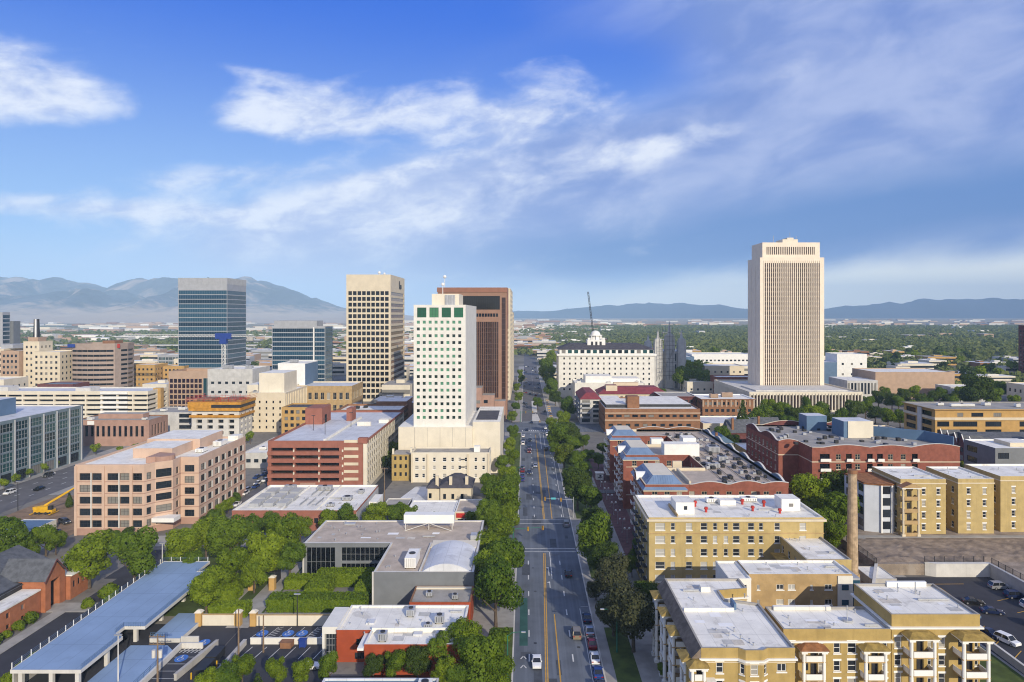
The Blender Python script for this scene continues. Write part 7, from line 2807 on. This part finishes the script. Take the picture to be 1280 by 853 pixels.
def car(kind, col, x, y, face, label, group, z=.02, name='parked_car'):
    """face: 0 = towards the camera, 180 = away"""
    p = PROTO[kind]
    if kind not in USED:
        USED.add(kind)
        kids(p)
        t = p
        t.location = (x, y, z)
        t.rotation_euler = (0, 0, R(face))
        t['label'], t['group'] = label, group
    else:
        t = dup(p, (x, y, z), R(face), None, label, group)
    t.name = name
    for c_ in t.children:
        if c_.name.split('.')[0] == 'body':
            c_.material_slots[0].link = 'OBJECT'
            c_.material_slots[0].material = PAINT[col]
    return t


g1 = 'cars driving on the avenue'
car('sedan', 'white', 2.2, 134.5, 0, 'white car driving towards the camera beside the green cycle lane', g1, name='moving_car')
car('suv', 'tan', 10.9, 146.5, 180, 'tan car driving away on the right half of the avenue', g1, name='moving_car')
car('sedan', 'black', 11.3, 180.5, 180, 'black car driving away alone past the olive trees', g1, name='moving_car')
car('suv', 'silver', 13.3, 223, 180, 'silver car at the crossing beside the right kerb', g1, name='moving_car')
car('sedan', 'silver', 4.4, 309, 0, 'silver car driving in the left lane beside the yellow line', g1, name='moving_car')
car('sedan', 'dark_blue', 1.6, 296, 0, 'dark blue car in the outer left lane behind the parked blue cars', g1, name='moving_car')
car('suv', 'red', 1.8, 341, 0, 'red car driving in the left lane right behind a black car', g1, name='moving_car')
car('sedan', 'black', 1.8, 351, 0, 'black car driving just ahead of the red car', g1, name='moving_car')
car('suv', 'dark_grey', 10.5, 347, 180, 'dark car with cream rear on the right half beyond the signals', g1, name='moving_car')
car('sedan', 'black', 2.4, 372, 0, 'small black car nearest the far crossing', g1, name='moving_car')
car('suv', 'white', 12.3, 389, 180, 'white car waiting at the far crossing stop line', g1, name='moving_car')
g2 = 'cars parked along the right kerb'
for i, (k, c_, y, lab) in enumerate((('sedan', 'dark_blue', 154.0, 'dark blue car at the far end of the parked row on the right kerb'),
                                     ('sedan', 'silver', 147.8, 'silver-blue car second from the far end of the right kerb row'),
                                     ('sedan', 'red', 142.0, 'dark red car in the middle of the right kerb row'),
                                     ('sedan', 'white', 136.2, 'pale car between the dark red and blue cars on the right kerb'),
                                     ('sedan', 'blue', 130.6, 'blue car parked beside the green lamp post on the right kerb'),
                                     ('suv', 'dark_grey', 124.8, 'dark car cut by the bottom edge on the right kerb'))):
    car(k, c_, 13.8, y, 180, lab, g2)
g3 = 'cars parked along the left kerb'
for (k, c_, y, lab) in (('sedan', 'blue', 283, 'blue car parked nearest on the left kerb under the trees'), ('sedan', 'blue', 289.5, 'second blue car parked on the left kerb'),
                        ('sedan', 'red', 299, 'red car parked on the left kerb behind two blue cars'), ('sedan', 'dark_blue', 305, 'dark car parked behind the red car on the left kerb'),
                        ('suv', 'white', 362, 'white car parked on the left kerb near the far crossing'), ('sedan', 'dark_blue', 370, 'dark car parked beyond the white one on the left kerb'),
                        ('sedan', 'white', 384, 'pale car parked last on the left kerb before the far crossing')):
    car(k, c_, -1.35, y, 180, lab, g3)
g4 = 'cars in the apartment car park'
for (k, c_, x, y, f, lab) in (('suv', 'silver', 119, 171.5, 90, 'silver car against the retaining wall nearest the pale wall corner'),
                              ('suv', 'dark_blue', 119, 166, 90, 'dark car between the silver and white cars along the retaining wall'),
                              ('suv', 'white', 119, 160.5, 90, 'white jeep-like car along the retaining wall'),
                              ('sedan', 'black', 106.5, 162.5, 75, 'black low car in the middle row of the car park'),
                              ('sedan', 'dark_blue', 107.5, 157.3, 75, 'dark blue car in the middle row below the black car'),
                              ('suv', 'black', 113, 150.5, 75, 'large black car at the right photo edge of the car park'),
                              ('sedan', 'dark_blue', 99.5, 146.5, 20, 'dark car tucked beside the corner of the taller yellow block'),
                              ('suv', 'white', 101.0, 143.2, 20, 'white car facing the low pale wall with a ladder-like roof rack'),
                              ('suv', 'blue', 94.5, 170.5, 90, 'blue car behind the stone wall near the chimney'),
                              ('sedan', 'white', 93.8, 167.2, 90, 'white car beside the blue one near the chimney')):
    car(k, c_, x, y, f, lab, g4, .05)
car('sedan', 'white', -42.3, 132.8, 95, 'white car parked alone in the clinic car park', 'cars in the left car parks', .05)
for (k, c_, x, y, f, lab) in (('suv', 'dark_grey', -152, 225, 60, 'dark car by the trees in front of the pink office'),
                              ('sedan', 'blue', -148, 214, 0, 'blue car at the end of the site hut'),
                              ('suv', 'white', -146, 245, 30, 'white van-like car in the construction yard'),
                              ('suv', 'black', -140, 203, 80, 'black car behind the left big round tree'),
                              ('suv', 'red', -176, 226, 20, 'red car at the left edge of the construction yard'),
                              ('sedan', 'dark_grey', -122, 196, 90, 'dark car parked under the pair of round trees'),
                              ('sedan', 'silver', -92, 238, 0, 'silver car in the lane behind the brick plant building'),
                              ('sedan', 'white', -104, 246, 0, 'white car in the lane right of the pink office'),
                              ('suv', 'dark_blue', -104, 232, 0, 'dark blue car in the lane by the pink office trees'),
                              ('sedan', 'dark_grey', -57, 300, 0, 'dark car in the alley beside the garage'),
                              ('suv', 'white', -198, 262, 0, 'white car on the street before the teal glass office'),
                              ('sedan', 'silver', -188, 300, 180, 'silver car far up the left parallel street'),
                              ('suv', 'dark_grey', -203, 290, 0, 'dark van by the teal office entrance')):
    car(k, c_, x, y, f, lab, 'cars around the pink office', .04)

# distant traffic: too small to show its parts
fm = {}


def far_car(x, y, c_, label, group):
    if c_ not in fm:
        b_ = MB()
        b_.box(-.9, .9, -2.2, 2.2, .3, .92)
        b_.hip(-.85, .85, -1.2, 1.6, .92, 1.45, .4, 1, 0)
        for s in (-1, 1):
            for yy in (-1.4, 1.4):
                b_.tube((s * .7, yy, .33), (s * .92, yy, .33), .33, 8, 2)
        o_ = b_.build('distant_car', [PAINT[c_], m_carglass, m_tyre])
        fm[c_] = o_
    else:
        o_ = fm[c_].copy()
        COL.objects.link(o_)
    o_.location = (x, y, .03)
    tag(o_, label, 'car', group)


rd = random.Random(12)
pos = []
while len(pos) < 36:
    x, y = rd.choice((.6, 3.8, 8.6, 11.9, 13.7, -1.4)), rd.uniform(395, 900)
    if all(abs(x - a) > 1.5 or abs(y - b_) > 9 for a, b_ in pos) and not (3 < x < 9 and 440 < y < 540):
        pos.append((x, y))
pos.sort(key=lambda q: q[1])
for i, (x, y) in enumerate(pos):
    far_car(x, y, rd.choice(list(PAINT)), f'tiny distant car on the far avenue past the crossing, {ORD[i]} of them', 'tiny cars on the far avenue')

for i in range(9):
    far_car(-108.6 + (i % 2) * 1.2 - (4.5 if i > 5 else 0), 256 + i * 5.2, rd.choice(('white', 'silver', 'white', 'dark_grey', 'blue')),
            f'small parked car in the lane between pink office and garage, {ORD[i]} from the camera', 'cars parked behind the pink office')
for i in range(7):
    far_car(rd.choice((-191, -197, -203.5, -185.5)), 268 + i * 24, rd.choice(('white', 'silver', 'black', 'red', 'dark_blue')),
            f'small car on the left parallel street, {ORD[i]} from the camera', 'cars on the left parallel street')

# ================================================================== STREET FURNITURE
def globe_lamp(x, y, label, group):
    r_ = root('street_lamp', label, 'street lamp', (x, y, 0), group)
    b = MB()
    b.cyl(x, y, 0, .5, .2, .14, 8)
    b.cyl(x, y, .5, 4.1, .08, .06, 8)
    b.tube((x - .75, y, 4.1), (x + .75, y, 4.1), .05, 6)
    b.build('post', m_metal, r_)
    for s in (-.7, .7):
        b = MB()
        b.ball(x + s, y, 4.4, .34)
        b.build('globe', m_white, r_, True)
    return r_


L0 = None
lamp_sp = [(30.6 - .1 * i, 206 + 9.5 * i) for i in range(8)] + [(21.5, 241), (24.5, 246)]
for i, (x, y) in enumerate(lamp_sp):
    lab = f'twin white globe lamp on the brick walk, {ORD[i]} from the camera' if i < 8 else ['twin white globe lamp on the lawn by the crossing', 'twin white globe lamp on the lawn just behind the first one'][i - 8]
    if L0 is None:
        L0 = globe_lamp(x, y, lab, 'twin globe lamps by the brick complex')
        kids(L0)
    else:
        dup(L0, (x, y, 0), 0, None, lab, 'twin globe lamps by the brick complex')


def arm_lamp(x, y, side, label, m=m_greenm, h=8.2, z=.15, box=True):
    r_ = root('street_lamp', label, 'street lamp', (x, y, z))
    b = MB()
    b.cyl(x, y, z, z + .9, .2, .15, 8)
    b.cyl(x, y, z + .9, z + h, .13, .08, 8)
    b.build('post', m, r_)
    b = MB()
    pts = [(x, y, z + h - .2), (x + side * .8, y, z + h + .45), (x + side * 2.0, y, z + h + .6), (x + side * 2.8, y, z + h + .6)]
    for p, q in zip(pts, pts[1:]):
        b.tube(p, q, .055, 6)
    b.build('arm', m, r_)
    b = MB()
    b.box(x + side * 3.0 - .4, x + side * 3.0 + .4, y - .18, y + .18, z + h + .5, z + h + .68)
    b.build('lamp_head', m_metal, r_)
    return r_


arm_lamp(18.6, 139, -1, 'green street lamp with curved arm on the lawn by the parked cars')
arm_lamp(-3.4, 129, 1, 'green street lamp under the left trees at the bottom edge')
arm_lamp(17.2, 262, -1, 'green street lamp at the driveway before the brick complex')
arm_lamp(-3.6, 268, 1, 'green street lamp among the left kerb trees')
for (x, y, h, lab) in ((-95, 178.5, 9, 'pale tall lamp post at the far end of the parking deck'), (-99.5, 116.5, 8.5, 'pale lamp post at the bottom left corner of the drive'),
                       (-75.5, 126.5, 9.5, 'pale twin-head lamp post rising from the lower deck'), (-177, 226, 13, 'dark tall lamp post on the left parallel street'),
                       (-178.5, 240, 10, 'shorter dark lamp post on the left parallel street'), (-50.5, 151.0, 7, 'thin dark lamp post behind the disabled bays'),
                       (-209, 248, 9, 'slim lamp post on the teal office pavement')):
    r_ = root('lamp_post', lab, 'lamp post', (x, y, 0))
    m_ = m_dark if 'dark' in lab else m_concl
    b = MB()
    b.cyl(x, y, 0, h, .14, .09, 8)
    b.build('post', m_, r_)
    b = MB()
    b.box(x - .7, x + .7, y - .16, y + .16, h, h + .2)
    b.build('lamp_head', m_metal, r_)


def utility_pole(x, y, h, label, arms=2, tr=False):
    r_ = root('utility_pole', label, 'utility pole', (x, y, 0))
    b = MB()
    b.cyl(x, y, 0, h, .2, .13, 8)
    b.build('pole', m_wood, r_)
    for k in range(arms):
        b = MB()
        z = h - .4 - k * 1.3
        b.box(x - 1.4, x + 1.4, y - .25, y - .14, z, z + .14)
        for s in (-1.25, -.6, .6, 1.25):
            b.cyl(x + s, y - .2, z + .14, z + .4, .06, n=6)
        b.build('cross_arm', m_wood, r_)
    if tr:
        for s in (-.6, .6):
            b = MB()
            b.cyl(x + s, y - .2, h - 4, h - 2.7, .32, n=10)
            b.build('transformer', m_concl, r_)


utility_pole(-65.5, 121.5, 12, 'wooden utility pole with two cross arms and pale transformers at the bottom', 2, True)
utility_pole(-57.6, 137, 9.8, 'wooden utility pole at the corner of the clinic car park', 0)
utility_pole(-53.5, 139.3, 7.5, 'shorter wooden pole by the low white wall', 0)
utility_pole(-51.5, 249, 13, 'wooden utility pole at the alley mouth by the box trailer', 1)


def signal(x, y, side, reach, heads, label):
    r_ = root('traffic_signal', label, 'traffic light', (x, y, 0))
    b = MB()
    b.cyl(x, y, 0, 7.2, .17, .11, 8)
    b.tube((x, y, 6.2), (x + side * reach, y, 6.8), .1, 6, r2=.06)
    b.build('mast', m_greenm if side > 0 else m_metal, r_)
    for d in heads:
        b = MB()
        xx, z = x + side * d, 6.2 + .6 * d / reach
        b.box(xx - .24, xx + .24, y - .3, y - .12, z - .75, z + .5, 0)
        for k in range(3):
            b.cyl(xx, y - .36, z - .6 + k * .42, z - .3 + k * .42, .13, n=8, m=1)
        b.build('signal_head', [m_amber, m_dark], r_)
    return r_


signal(16.2, 231, -1, 10, [4.2, 9.6], 'traffic signal mast from the right kerb with two amber heads over the road')
b = MB()
b.box(8.6, 10.2, 230.7, 230.85, 6.4, 7.0)
sg = b.build('street_sign', m_bluem if False else mat('teal_sign', (0.10, 0.42, 0.48), .5, .05, .5))
sg.parent = bpy.data.objects['traffic_signal']
sg.location = (-16.2, -231, 0)
signal(-3.6, 199.5, 1, 9, [4.3, 8.6], 'traffic signal mast from the left kerb with dark heads at the crossing')
signal(16.3, 398, -1, 9, [3.5, 8], 'traffic signal mast at the far crossing on the right')
signal(-3.4, 437, 1, 9, [3.5, 8], 'traffic signal mast at the far crossing on the left')

# kiosk, bins, bollards, planter
r_ = root('ticket_kiosk', 'small white kiosk at the driveway before the brick complex', 'kiosk', (31, 285, 0))
b = MB()
b.box(29.4, 32.4, 284, 287, 0, 2.6)
b.build('body', m_white, r_)
b = MB()
b.box(29.1, 32.7, 283.7, 287.3, 2.62, 2.9)
b.build('roof', m_roofw, r_)
b = MB()
b.box(30.2, 31.6, 283.9, 283.98, 1.0, 2.1)
b.build('window', g_dark, r_)
b = MB()
b.box(-46.9, -45.5, 141.2, 142.2, .1, 1.5)
b.box(-47, -45.4, 141.1, 142.3, 1.5, 1.62)
for x in (-46.7, -45.7):
    b.tube((x - .06, 141.0, .12), (x + .06, 141.0, .12), .12, 8)
tag(b.build('recycling_bin', m_bluem), 'blue wheeled bin against the low white wall', 'bin')
b = MB()
b.prism([(-50.6, 140.6), (-48.4, 140.6), (-48.2, 142.2), (-50.6, 142.2)], .1, 1.2)
b.box(-50.7, -48.2, 140.5, 142.3, 1.2, 1.32)
tag(b.build('dumpster', m_brown), 'brown dumpster left of the blue wheeled bin', 'dumpster')
for i, (x, y) in enumerate(((-63.2, 129), (-66.3, 124.5), (-60.4, 133.5), (-77.4, 118.8))):
    b = MB()
    b.cyl(x, y, 0, 1.15, .14, n=8)
    b.ball(x, y, 1.15, .14)
    tag(b.build('bollard', m_yelm), ['yellow bollard between the two ramp walls', 'yellow bollard at the near end of the left ramp wall', 'yellow bollard at the foot of the utility pole', 'yellow bollard at the corner of the lower deck'][i], 'bollard', 'yellow bollards')
for i, (x, y) in enumerate(((-62.0, 136.5), (-61.9, 131.5))):
    b = MB()
    b.box(x - 1.0, x + 1.0, y - 2.2, y + 2.2, .1, 1.5)
    b.box(x - 1.06, x + 1.06, y - 2.26, y + 2.26, 1.5, 1.62)
    tag(b.build('skip_container', m_dark), ['dark waste container between the ramp walls, farther one', 'dark waste container between the ramp walls, nearer one'][i], 'container', 'dark containers between the ramp walls')
# flat black gateway by the court
r_ = root('garden_gateway', 'dark flat-roofed gateway between the two ochre pillars by the hedges', 'gateway', (-66, 175, 0))
for x in (-68, -64):
    b = MB()
    b.box(x - .2, x + .2, 174, 178, 0, 3.2)
    b.build('side_wall', m_dark, r_)
b = MB()
b.box(-68.4, -63.6, 173.6, 178.4, 3.22, 3.5)
b.build('canopy', m_dark, r_)
# orange roadworks barriers on the far avenue
for i in range(9):
    b = MB()
    x, y = 16.8 + .2 * (i % 3), 446 + i * 12
    b.box(x - 1.0, x + 1.0, y - .15, y + .15, .5, 1.1, 0)
    b.box(x - .9, x - .7, y - .3, y + .3, 0, .5, 1)
    b.box(x + .7, x + .9, y - .3, y + .3, 0, .5, 1)
    tag(b.build('road_barrier', [m_orange, m_white]), f'orange roadworks barrier on the right side of the far avenue, {ORD[i]} from the crossing', 'barrier', 'orange barriers on the far avenue')
slab('median_island', m_concl, [[(4, 441), (9.6, 441), (8.2, 470), (4.6, 470)], (4.6, 8.2, 480, 540)], .18)

# ================================================================== VALLEY: TREES, LOW BUILDINGS, MOUNTAINS, AIR
rd = random.Random(99)
occ = []
for o in list(COL.objects):
    if o.parent is None and o.type == 'EMPTY' and 'category' in o and o.location.y > 350:
        occ.append((o.location.x, o.location.y))


def free(x, y, d):
    return all(abs(x - a) > d or abs(y - b_) > d for a, b_ in occ)


# mid-distance trees one can still tell apart
zones = [
    ('leafy tree among low buildings beyond the white skyscraper', 'trees beyond the white skyscraper', 255, 720, 610, 1150, 95, (4.5, 8)),
    ('leafy tree among low roofs beyond the spired church', 'trees beyond the spired church', 60, 240, 700, 1150, 40, (4, 7)),
    ('leafy tree among low roofs left of the glass skyscraper', 'trees left of the glass skyscraper', -640, -330, 730, 1200, 34, (4, 8)),
    ('leafy tree between the downtown towers and the rail yards', 'trees behind the downtown towers', -320, -40, 690, 1200, 34, (4, 8)),
]
for lab, grp, x0, x1, y0, y1, n, (ra, rb) in zones:
    c_ = 0
    while c_ < n:
        x, y = rd.uniform(x0, x1), rd.uniform(y0, y1)
        if not free(x, y, 12) and rd.random() < .9:
            continue
        c_ += 1
        tree(x, y, rd.uniform(ra, rb), rd.choice(('small', 'smalldark', 'smalldark')), lab, grp, rd.uniform(.8, 1.05))


def scatter_trees(name, spots, seed):
    rg = np.random.default_rng(seed)
    V, Fc = [], []
    base = len(V)
    N = len(spots)
    per = 26
    S = np.array(spots)
    d = rg.normal(size=(N, per, 3))
    d /= np.linalg.norm(d, axis=2)[..., None]
    d[..., 2] = np.abs(d[..., 2]) * 1.0 - .15
    r = S[:, 2][:, None, None]
    c = d * r * rg.uniform(.75, 1.05, (N, per, 1))
    c[..., 2] += r[..., 0] * .75
    c[..., 0] += S[:, 0][:, None]
    c[..., 1] += S[:, 1][:, None]
    n = d + rg.normal(0, .4, d.shape)
    n /= np.linalg.norm(n, axis=2)[..., None]
    u = np.cross(n, rg.normal(size=d.shape))
    u /= np.linalg.norm(u, axis=2)[..., None]
    w = np.cross(n, u)
    s = r * .42
    q = np.stack([c + u * s, c + w * s, c - u * s, c - w * s], 2).reshape(-1, 3)
    me = bpy.data.meshes.new(name)
    nf = N * per
    me.vertices.add(nf * 4)
    me.vertices.foreach_set('co', q.astype(np.float32).ravel())
    me.loops.add(nf * 4)
    me.loops.foreach_set('vertex_index', np.arange(nf * 4, dtype=np.int32))
    me.polygons.add(nf)
    me.polygons.foreach_set('loop_start', np.arange(0, nf * 4, 4, dtype=np.int32))
    me.polygons.foreach_set('loop_total', np.full(nf, 4, np.int32))
    me.materials.append(f_far)
    me.update(calc_edges=True)
    o_ = bpy.data.objects.new(name, me)
    COL.objects.link(o_)
    return o_


sp = []
while len(sp) < 9500:          # the wooded suburb on the right
    y = 1150 + (rd.random() ** 1.4) * 2600
    x = rd.uniform(.02, .9) * y
    if x < 120 and rd.random() < .8:
        continue
    if rd.random() < .25 + .6 * (math.sin(x * .006 + y * .002) * math.sin(y * .0045) > -.35):
        sp.append((x, y, rd.uniform(4.5, 8.5)))
while len(sp) < 10500:
    y = rd.uniform(620, 1250)
    x = rd.uniform(250, 900)
    if free(x, y, 16):
        sp.append((x, y, rd.uniform(3.5, 6.5)))
o = scatter_trees('far_woodland', sp, 1)
tag(o, 'wide belt of suburb trees fading away on the right half of the valley', 'woodland', kind='stuff')
sp = []
while len(sp) < 3000:          # tree belts on the left
    k = rd.random()
    y = rd.gauss(2150, 130) if k < .62 else (rd.gauss(1450, 90) if k < .8 else rd.uniform(1100, 2600))
    x = rd.uniform(-.9, -.02) * y
    sp.append((x, y, rd.uniform(4.5, 8)))
while len(sp) < 4200:
    y = rd.uniform(1100, 3000)
    x = rd.uniform(-.1, .2) * y
    sp.append((x, y, rd.uniform(4, 7.5)))
o = scatter_trees('far_tree_belt', sp, 2)
tag(o, 'dark green tree belts crossing the left half of the valley', 'woodland', kind='stuff')

# low buildings of the far town: the largest stand alone, the rest read as one mass
fm_w = [m_cream2, m_white, m_tanst, m_concl, m_brown, m_cream, m_orange, m_greyl]
proto = {}


def far_block(x, y, w, d, h, wi, ri, label, group):
    key = (wi, ri)
    if key not in proto:
        b_ = MB()
        b_.box(-.5, .5, -.5, .5, 0, 1, 0, 1)
        b_.box(-.5, .5, -.505, -.501, .62, .8, 2)
        b_.box(-.5, .5, -.505, -.501, .2, .4, 2)
        b_.box(-.1, .2, -.1, .15, 1, 1.15, 0, 1)
        o_ = b_.build('low_building', [fm_w[wi], (m_roofw, m_roofb, m_roofg)[ri], g_dark])
        proto[key] = o_
    else:
        o_ = proto[key].copy()
        COL.objects.link(o_)
    o_.location = (x, y, 0)
    o_.scale = (w, d, h)
    tag(o_, label, 'building', group)


spots = []


def put(x0, x1, y0, y1, n, wa, wb, ha, hb, yy=None):
    c_ = 0
    tries = 0
    while c_ < n and tries < n * 60:
        tries += 1
        y = rd.uniform(y0, y1)
        x = rd.uniform(x0, x1)
        w = rd.uniform(wa, wb)
        if not free(x, y, 28):
            continue
        if any(abs(x - q[0]) < (w + q[2]) * .6 and abs(y - q[1]) < 34 for q in spots):
            continue
        spots.append((x, y, w, rd.uniform(14, 32), rd.uniform(ha, hb)))
        c_ += 1


put(260, 700, 640, 1200, 46, 14, 40, 6, 13)
put(25, 250, 690, 1250, 50, 14, 40, 6, 16)
put(-620, -40, 700, 1250, 90, 16, 46, 6, 16)
put(-340, -215, 510, 700, 10, 14, 26, 8, 20)
put(-105, -65, 410, 530, 5, 14, 22, 10, 18)
put(-230, 40, 1250, 1800, 40, 22, 60, 6, 18)
put(-1100, -230, 1250, 1800, 30, 22, 70, 6, 14)
put(40, 900, 1200, 1700, 12, 18, 50, 6, 12)
word = ['low cream building', 'low white building', 'low tan building', 'low grey building', 'low brown building', 'low sandy building', 'low orange building', 'low pale grey building']
for (x, y, w, d, h) in spots:
    wi = rd.choice((0, 0, 1, 2, 2, 3, 4, 5, 6, 7))
    ri = rd.choice((0, 0, 1, 2))
    where = 'in the trees beyond the white skyscraper' if x > 250 else ('beyond the white hotel and spired church' if x > 20 else ('behind the downtown towers' if x > -330 else 'beyond the old tan hotels on the left'))
    far_block(x, y, w, d, h, wi, ri, f'far {word[wi]} {where}', f'far {word[wi]}s {where}')

b = MB()
for i in range(1500):
    y = 1750 + (rd.random() ** 1.5) * 6500
    x = rd.uniform(-.85, .85) * y
    w, d, h = rd.uniform(14, 70) * (1 + y / 6000), rd.uniform(15, 50), rd.uniform(5, 13)
    if x > 0 and y < 3900 and rd.random() < .88:
        continue
    if y > 4800 and rd.random() < .6:
        continue
    if rd.random() < .3:
        x = rd.uniform(-.25, .12) * y
    m_ = rd.choice((0, 2, 1, 2, 2, 3, 4))
    b.box(x - w / 2, x + w / 2, y, y + d, 0, h, m_, 5 if rd.random() < .3 else (6 if rd.random() < .5 else m_), bottom=False)
o = b.build('distant_town', [m_cream2, m_white, m_tanst, m_concl, m_brown, m_roofw, m_roofg])
tag(o, 'scatter of pale sheds and houses across the far valley floor', 'town', kind='stuff')

# elevated highway on the left
b = MB()
b.box(-1100, -250, 1330, 1346, 7.5, 9.3)
for x in range(-1090, -250, 40):
    b.box(x - 1.5, x + 1.5, 1334, 1342, 0, 7.5)
tag(b.build('highway_viaduct', m_concl), 'long pale highway viaduct crossing behind the curved tower', 'viaduct')


# ---- mountains
def vnoise(x, y, seed):
    """smooth lattice noise"""
    xi, yi = np.floor(x).astype(int), np.floor(y).astype(int)
    fx, fy = x - xi, y - yi
    fx, fy = fx * fx * (3 - 2 * fx), fy * fy * (3 - 2 * fy)

    def h(i, j):
        n_ = np.sin(i * 127.1 + j * 311.7 + seed * 74.7) * 43758.5453
        return n_ - np.floor(n_)
    return (h(xi, yi) * (1 - fx) + h(xi + 1, yi) * fx) * (1 - fy) + (h(xi, yi + 1) * (1 - fx) + h(xi + 1, yi + 1) * fx) * fy


def ridged(x, y, seed, oct_=5):
    s_, a, tot = 0, 1.0, 0
    for k in range(oct_):
        s_ = s_ + a * (1 - np.abs(2 * vnoise(x, y, seed + k) - 1))
        tot += a
        a *= .52
        x, y = x * 2.03 + 17.1, y * 2.03 + 5.3
    return s_ / tot


def range_mesh(name, prof, y0, depth, seed, mt, rows_=26, step=70.0, size=900.0, rough=1.0, jagged=.10):
    px = [p[0] for p in prof]
    hh = [p[1] for p in prof]
    n = int((px[-1] - px[0]) / step) + 1
    xs_ = np.linspace(px[0], px[-1], n)
    H = np.interp(xs_, px, hh)
    T = np.linspace(0, 1, rows_ + 1)
    X, TT_ = np.meshgrid(xs_, T)
    Y = y0 + depth * TT_
    wx = X + 260 * (vnoise(X / 700, Y / 700, seed + 50) - .5)
    rr = ridged(wx / size, Y / (size * 1.9), seed)
    env = np.where(TT_ < .62, np.sin(np.minimum(1, TT_ / .62) * np.pi / 2) ** 1.7, np.cos((np.clip(TT_, .62, 1) - .62) / .38 * np.pi / 2) ** .8)
    crest = np.exp(-((TT_ - .62) / .07) ** 2)
    f = (1 - rough * .75 * (1 - rr)) * 1.12
    jag = 1 + jagged * (ridged(X / (size * .4), Y * 0 + 3.3, seed + 9) - .6)
    Z = H * env * (f * (1 - crest) + crest * jag)
    Z = np.maximum(Z, -.5)
    V = np.stack([X, Y, Z], 2).reshape(-1, 3)
    Fc = [(j * n + i, j * n + i + 1, (j + 1) * n + i + 1, (j + 1) * n + i) for j in range(rows_) for i in range(n - 1)]
    me = mesh_of(name, V.tolist(), Fc, mt)
    o_ = bpy.data.objects.new(name, me)
    COL.objects.link(o_)
    return tag(o_, kind='structure')


m_mtn = mat('sunlit_mountain_scrub', (0.07, 0.075, 0.095), .95, .4, .0022, blotch=(0.0022, .5, (0.44, 0.34, 0.26), .7))  # tan blotches put sunlit ridges into the colour of the bluish scrub
nt = m_mtn.node_tree
t = NT(nt)
bs = nt.nodes['Principled BSDF']
old = bs.inputs['Base Color'].links[0].from_socket
g = t.node('ShaderNodeNewGeometry')
s = t.node('ShaderNodeSeparateXYZ')
nt.links.new(g.outputs['Position'], s.inputs[0])
nn = t.noise(g.outputs['Position'], .004, 5, .65)
hgt = t.m('ADD', s.outputs[2], t.m('MULTIPLY', t.m('SUBTRACT', nn, .5), 260.0))
nt.links.new(t.mix(t.sstep(hgt, 60, 190), (.46, .36, .26), old), bs.inputs['Base Color'])
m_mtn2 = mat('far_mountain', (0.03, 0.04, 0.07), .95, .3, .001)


def prof_at(y, pts):
    return [((px - 657) * y / 853, (393 - py) * y / 853 + EYE) for px, py in pts]


YL = 8800
range_mesh('left_mountains', prof_at(YL, [(-420, 372), (-300, 360), (-180, 352), (-90, 349), (0, 347), (38, 351), (70, 349), (98, 352), (135, 361), (165, 352), (205, 344), (232, 350), (270, 352), (308, 347),
                                          (340, 355), (380, 367), (420, 383), (440, 387), (480, 391), (520, 396), (560, 400)]), YL - 3600, 5800, 4, m_mtn, 80, 50, 700, 1.3, .26)
YR = 12500
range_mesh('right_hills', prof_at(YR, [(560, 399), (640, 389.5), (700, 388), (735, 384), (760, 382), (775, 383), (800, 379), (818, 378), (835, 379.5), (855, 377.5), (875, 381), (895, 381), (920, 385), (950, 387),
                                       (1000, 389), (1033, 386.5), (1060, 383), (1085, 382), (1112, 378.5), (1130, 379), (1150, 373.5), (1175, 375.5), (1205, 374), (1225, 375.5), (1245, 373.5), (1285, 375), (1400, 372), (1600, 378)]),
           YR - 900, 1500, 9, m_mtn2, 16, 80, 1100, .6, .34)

# ---- the air: one even box of thin haze round everything, sky outside
hm = bpy.data.materials.new('valley_haze')
hm.use_nodes = True
nt = hm.node_tree
nt.nodes.clear()
vo = nt.nodes.new('ShaderNodeOutputMaterial')
pv = nt.nodes.new('ShaderNodeVolumePrincipled')
pv.inputs['Color'].default_value = (0.45, 0.69, 1.0, 1)
pv.inputs['Density'].default_value = 0.85e-4
pv.inputs['Anisotropy'].default_value = -0.35
nt.links.new(pv.outputs[0], vo.inputs['Volume'])
b = MB()
b.box(-17500, 17500, -900, 16500, -1.0, 760)
hz_box = b.build('haze', hm)
tag(hz_box, 'thin blue valley haze softening the far mountains', 'haze', kind='stuff')
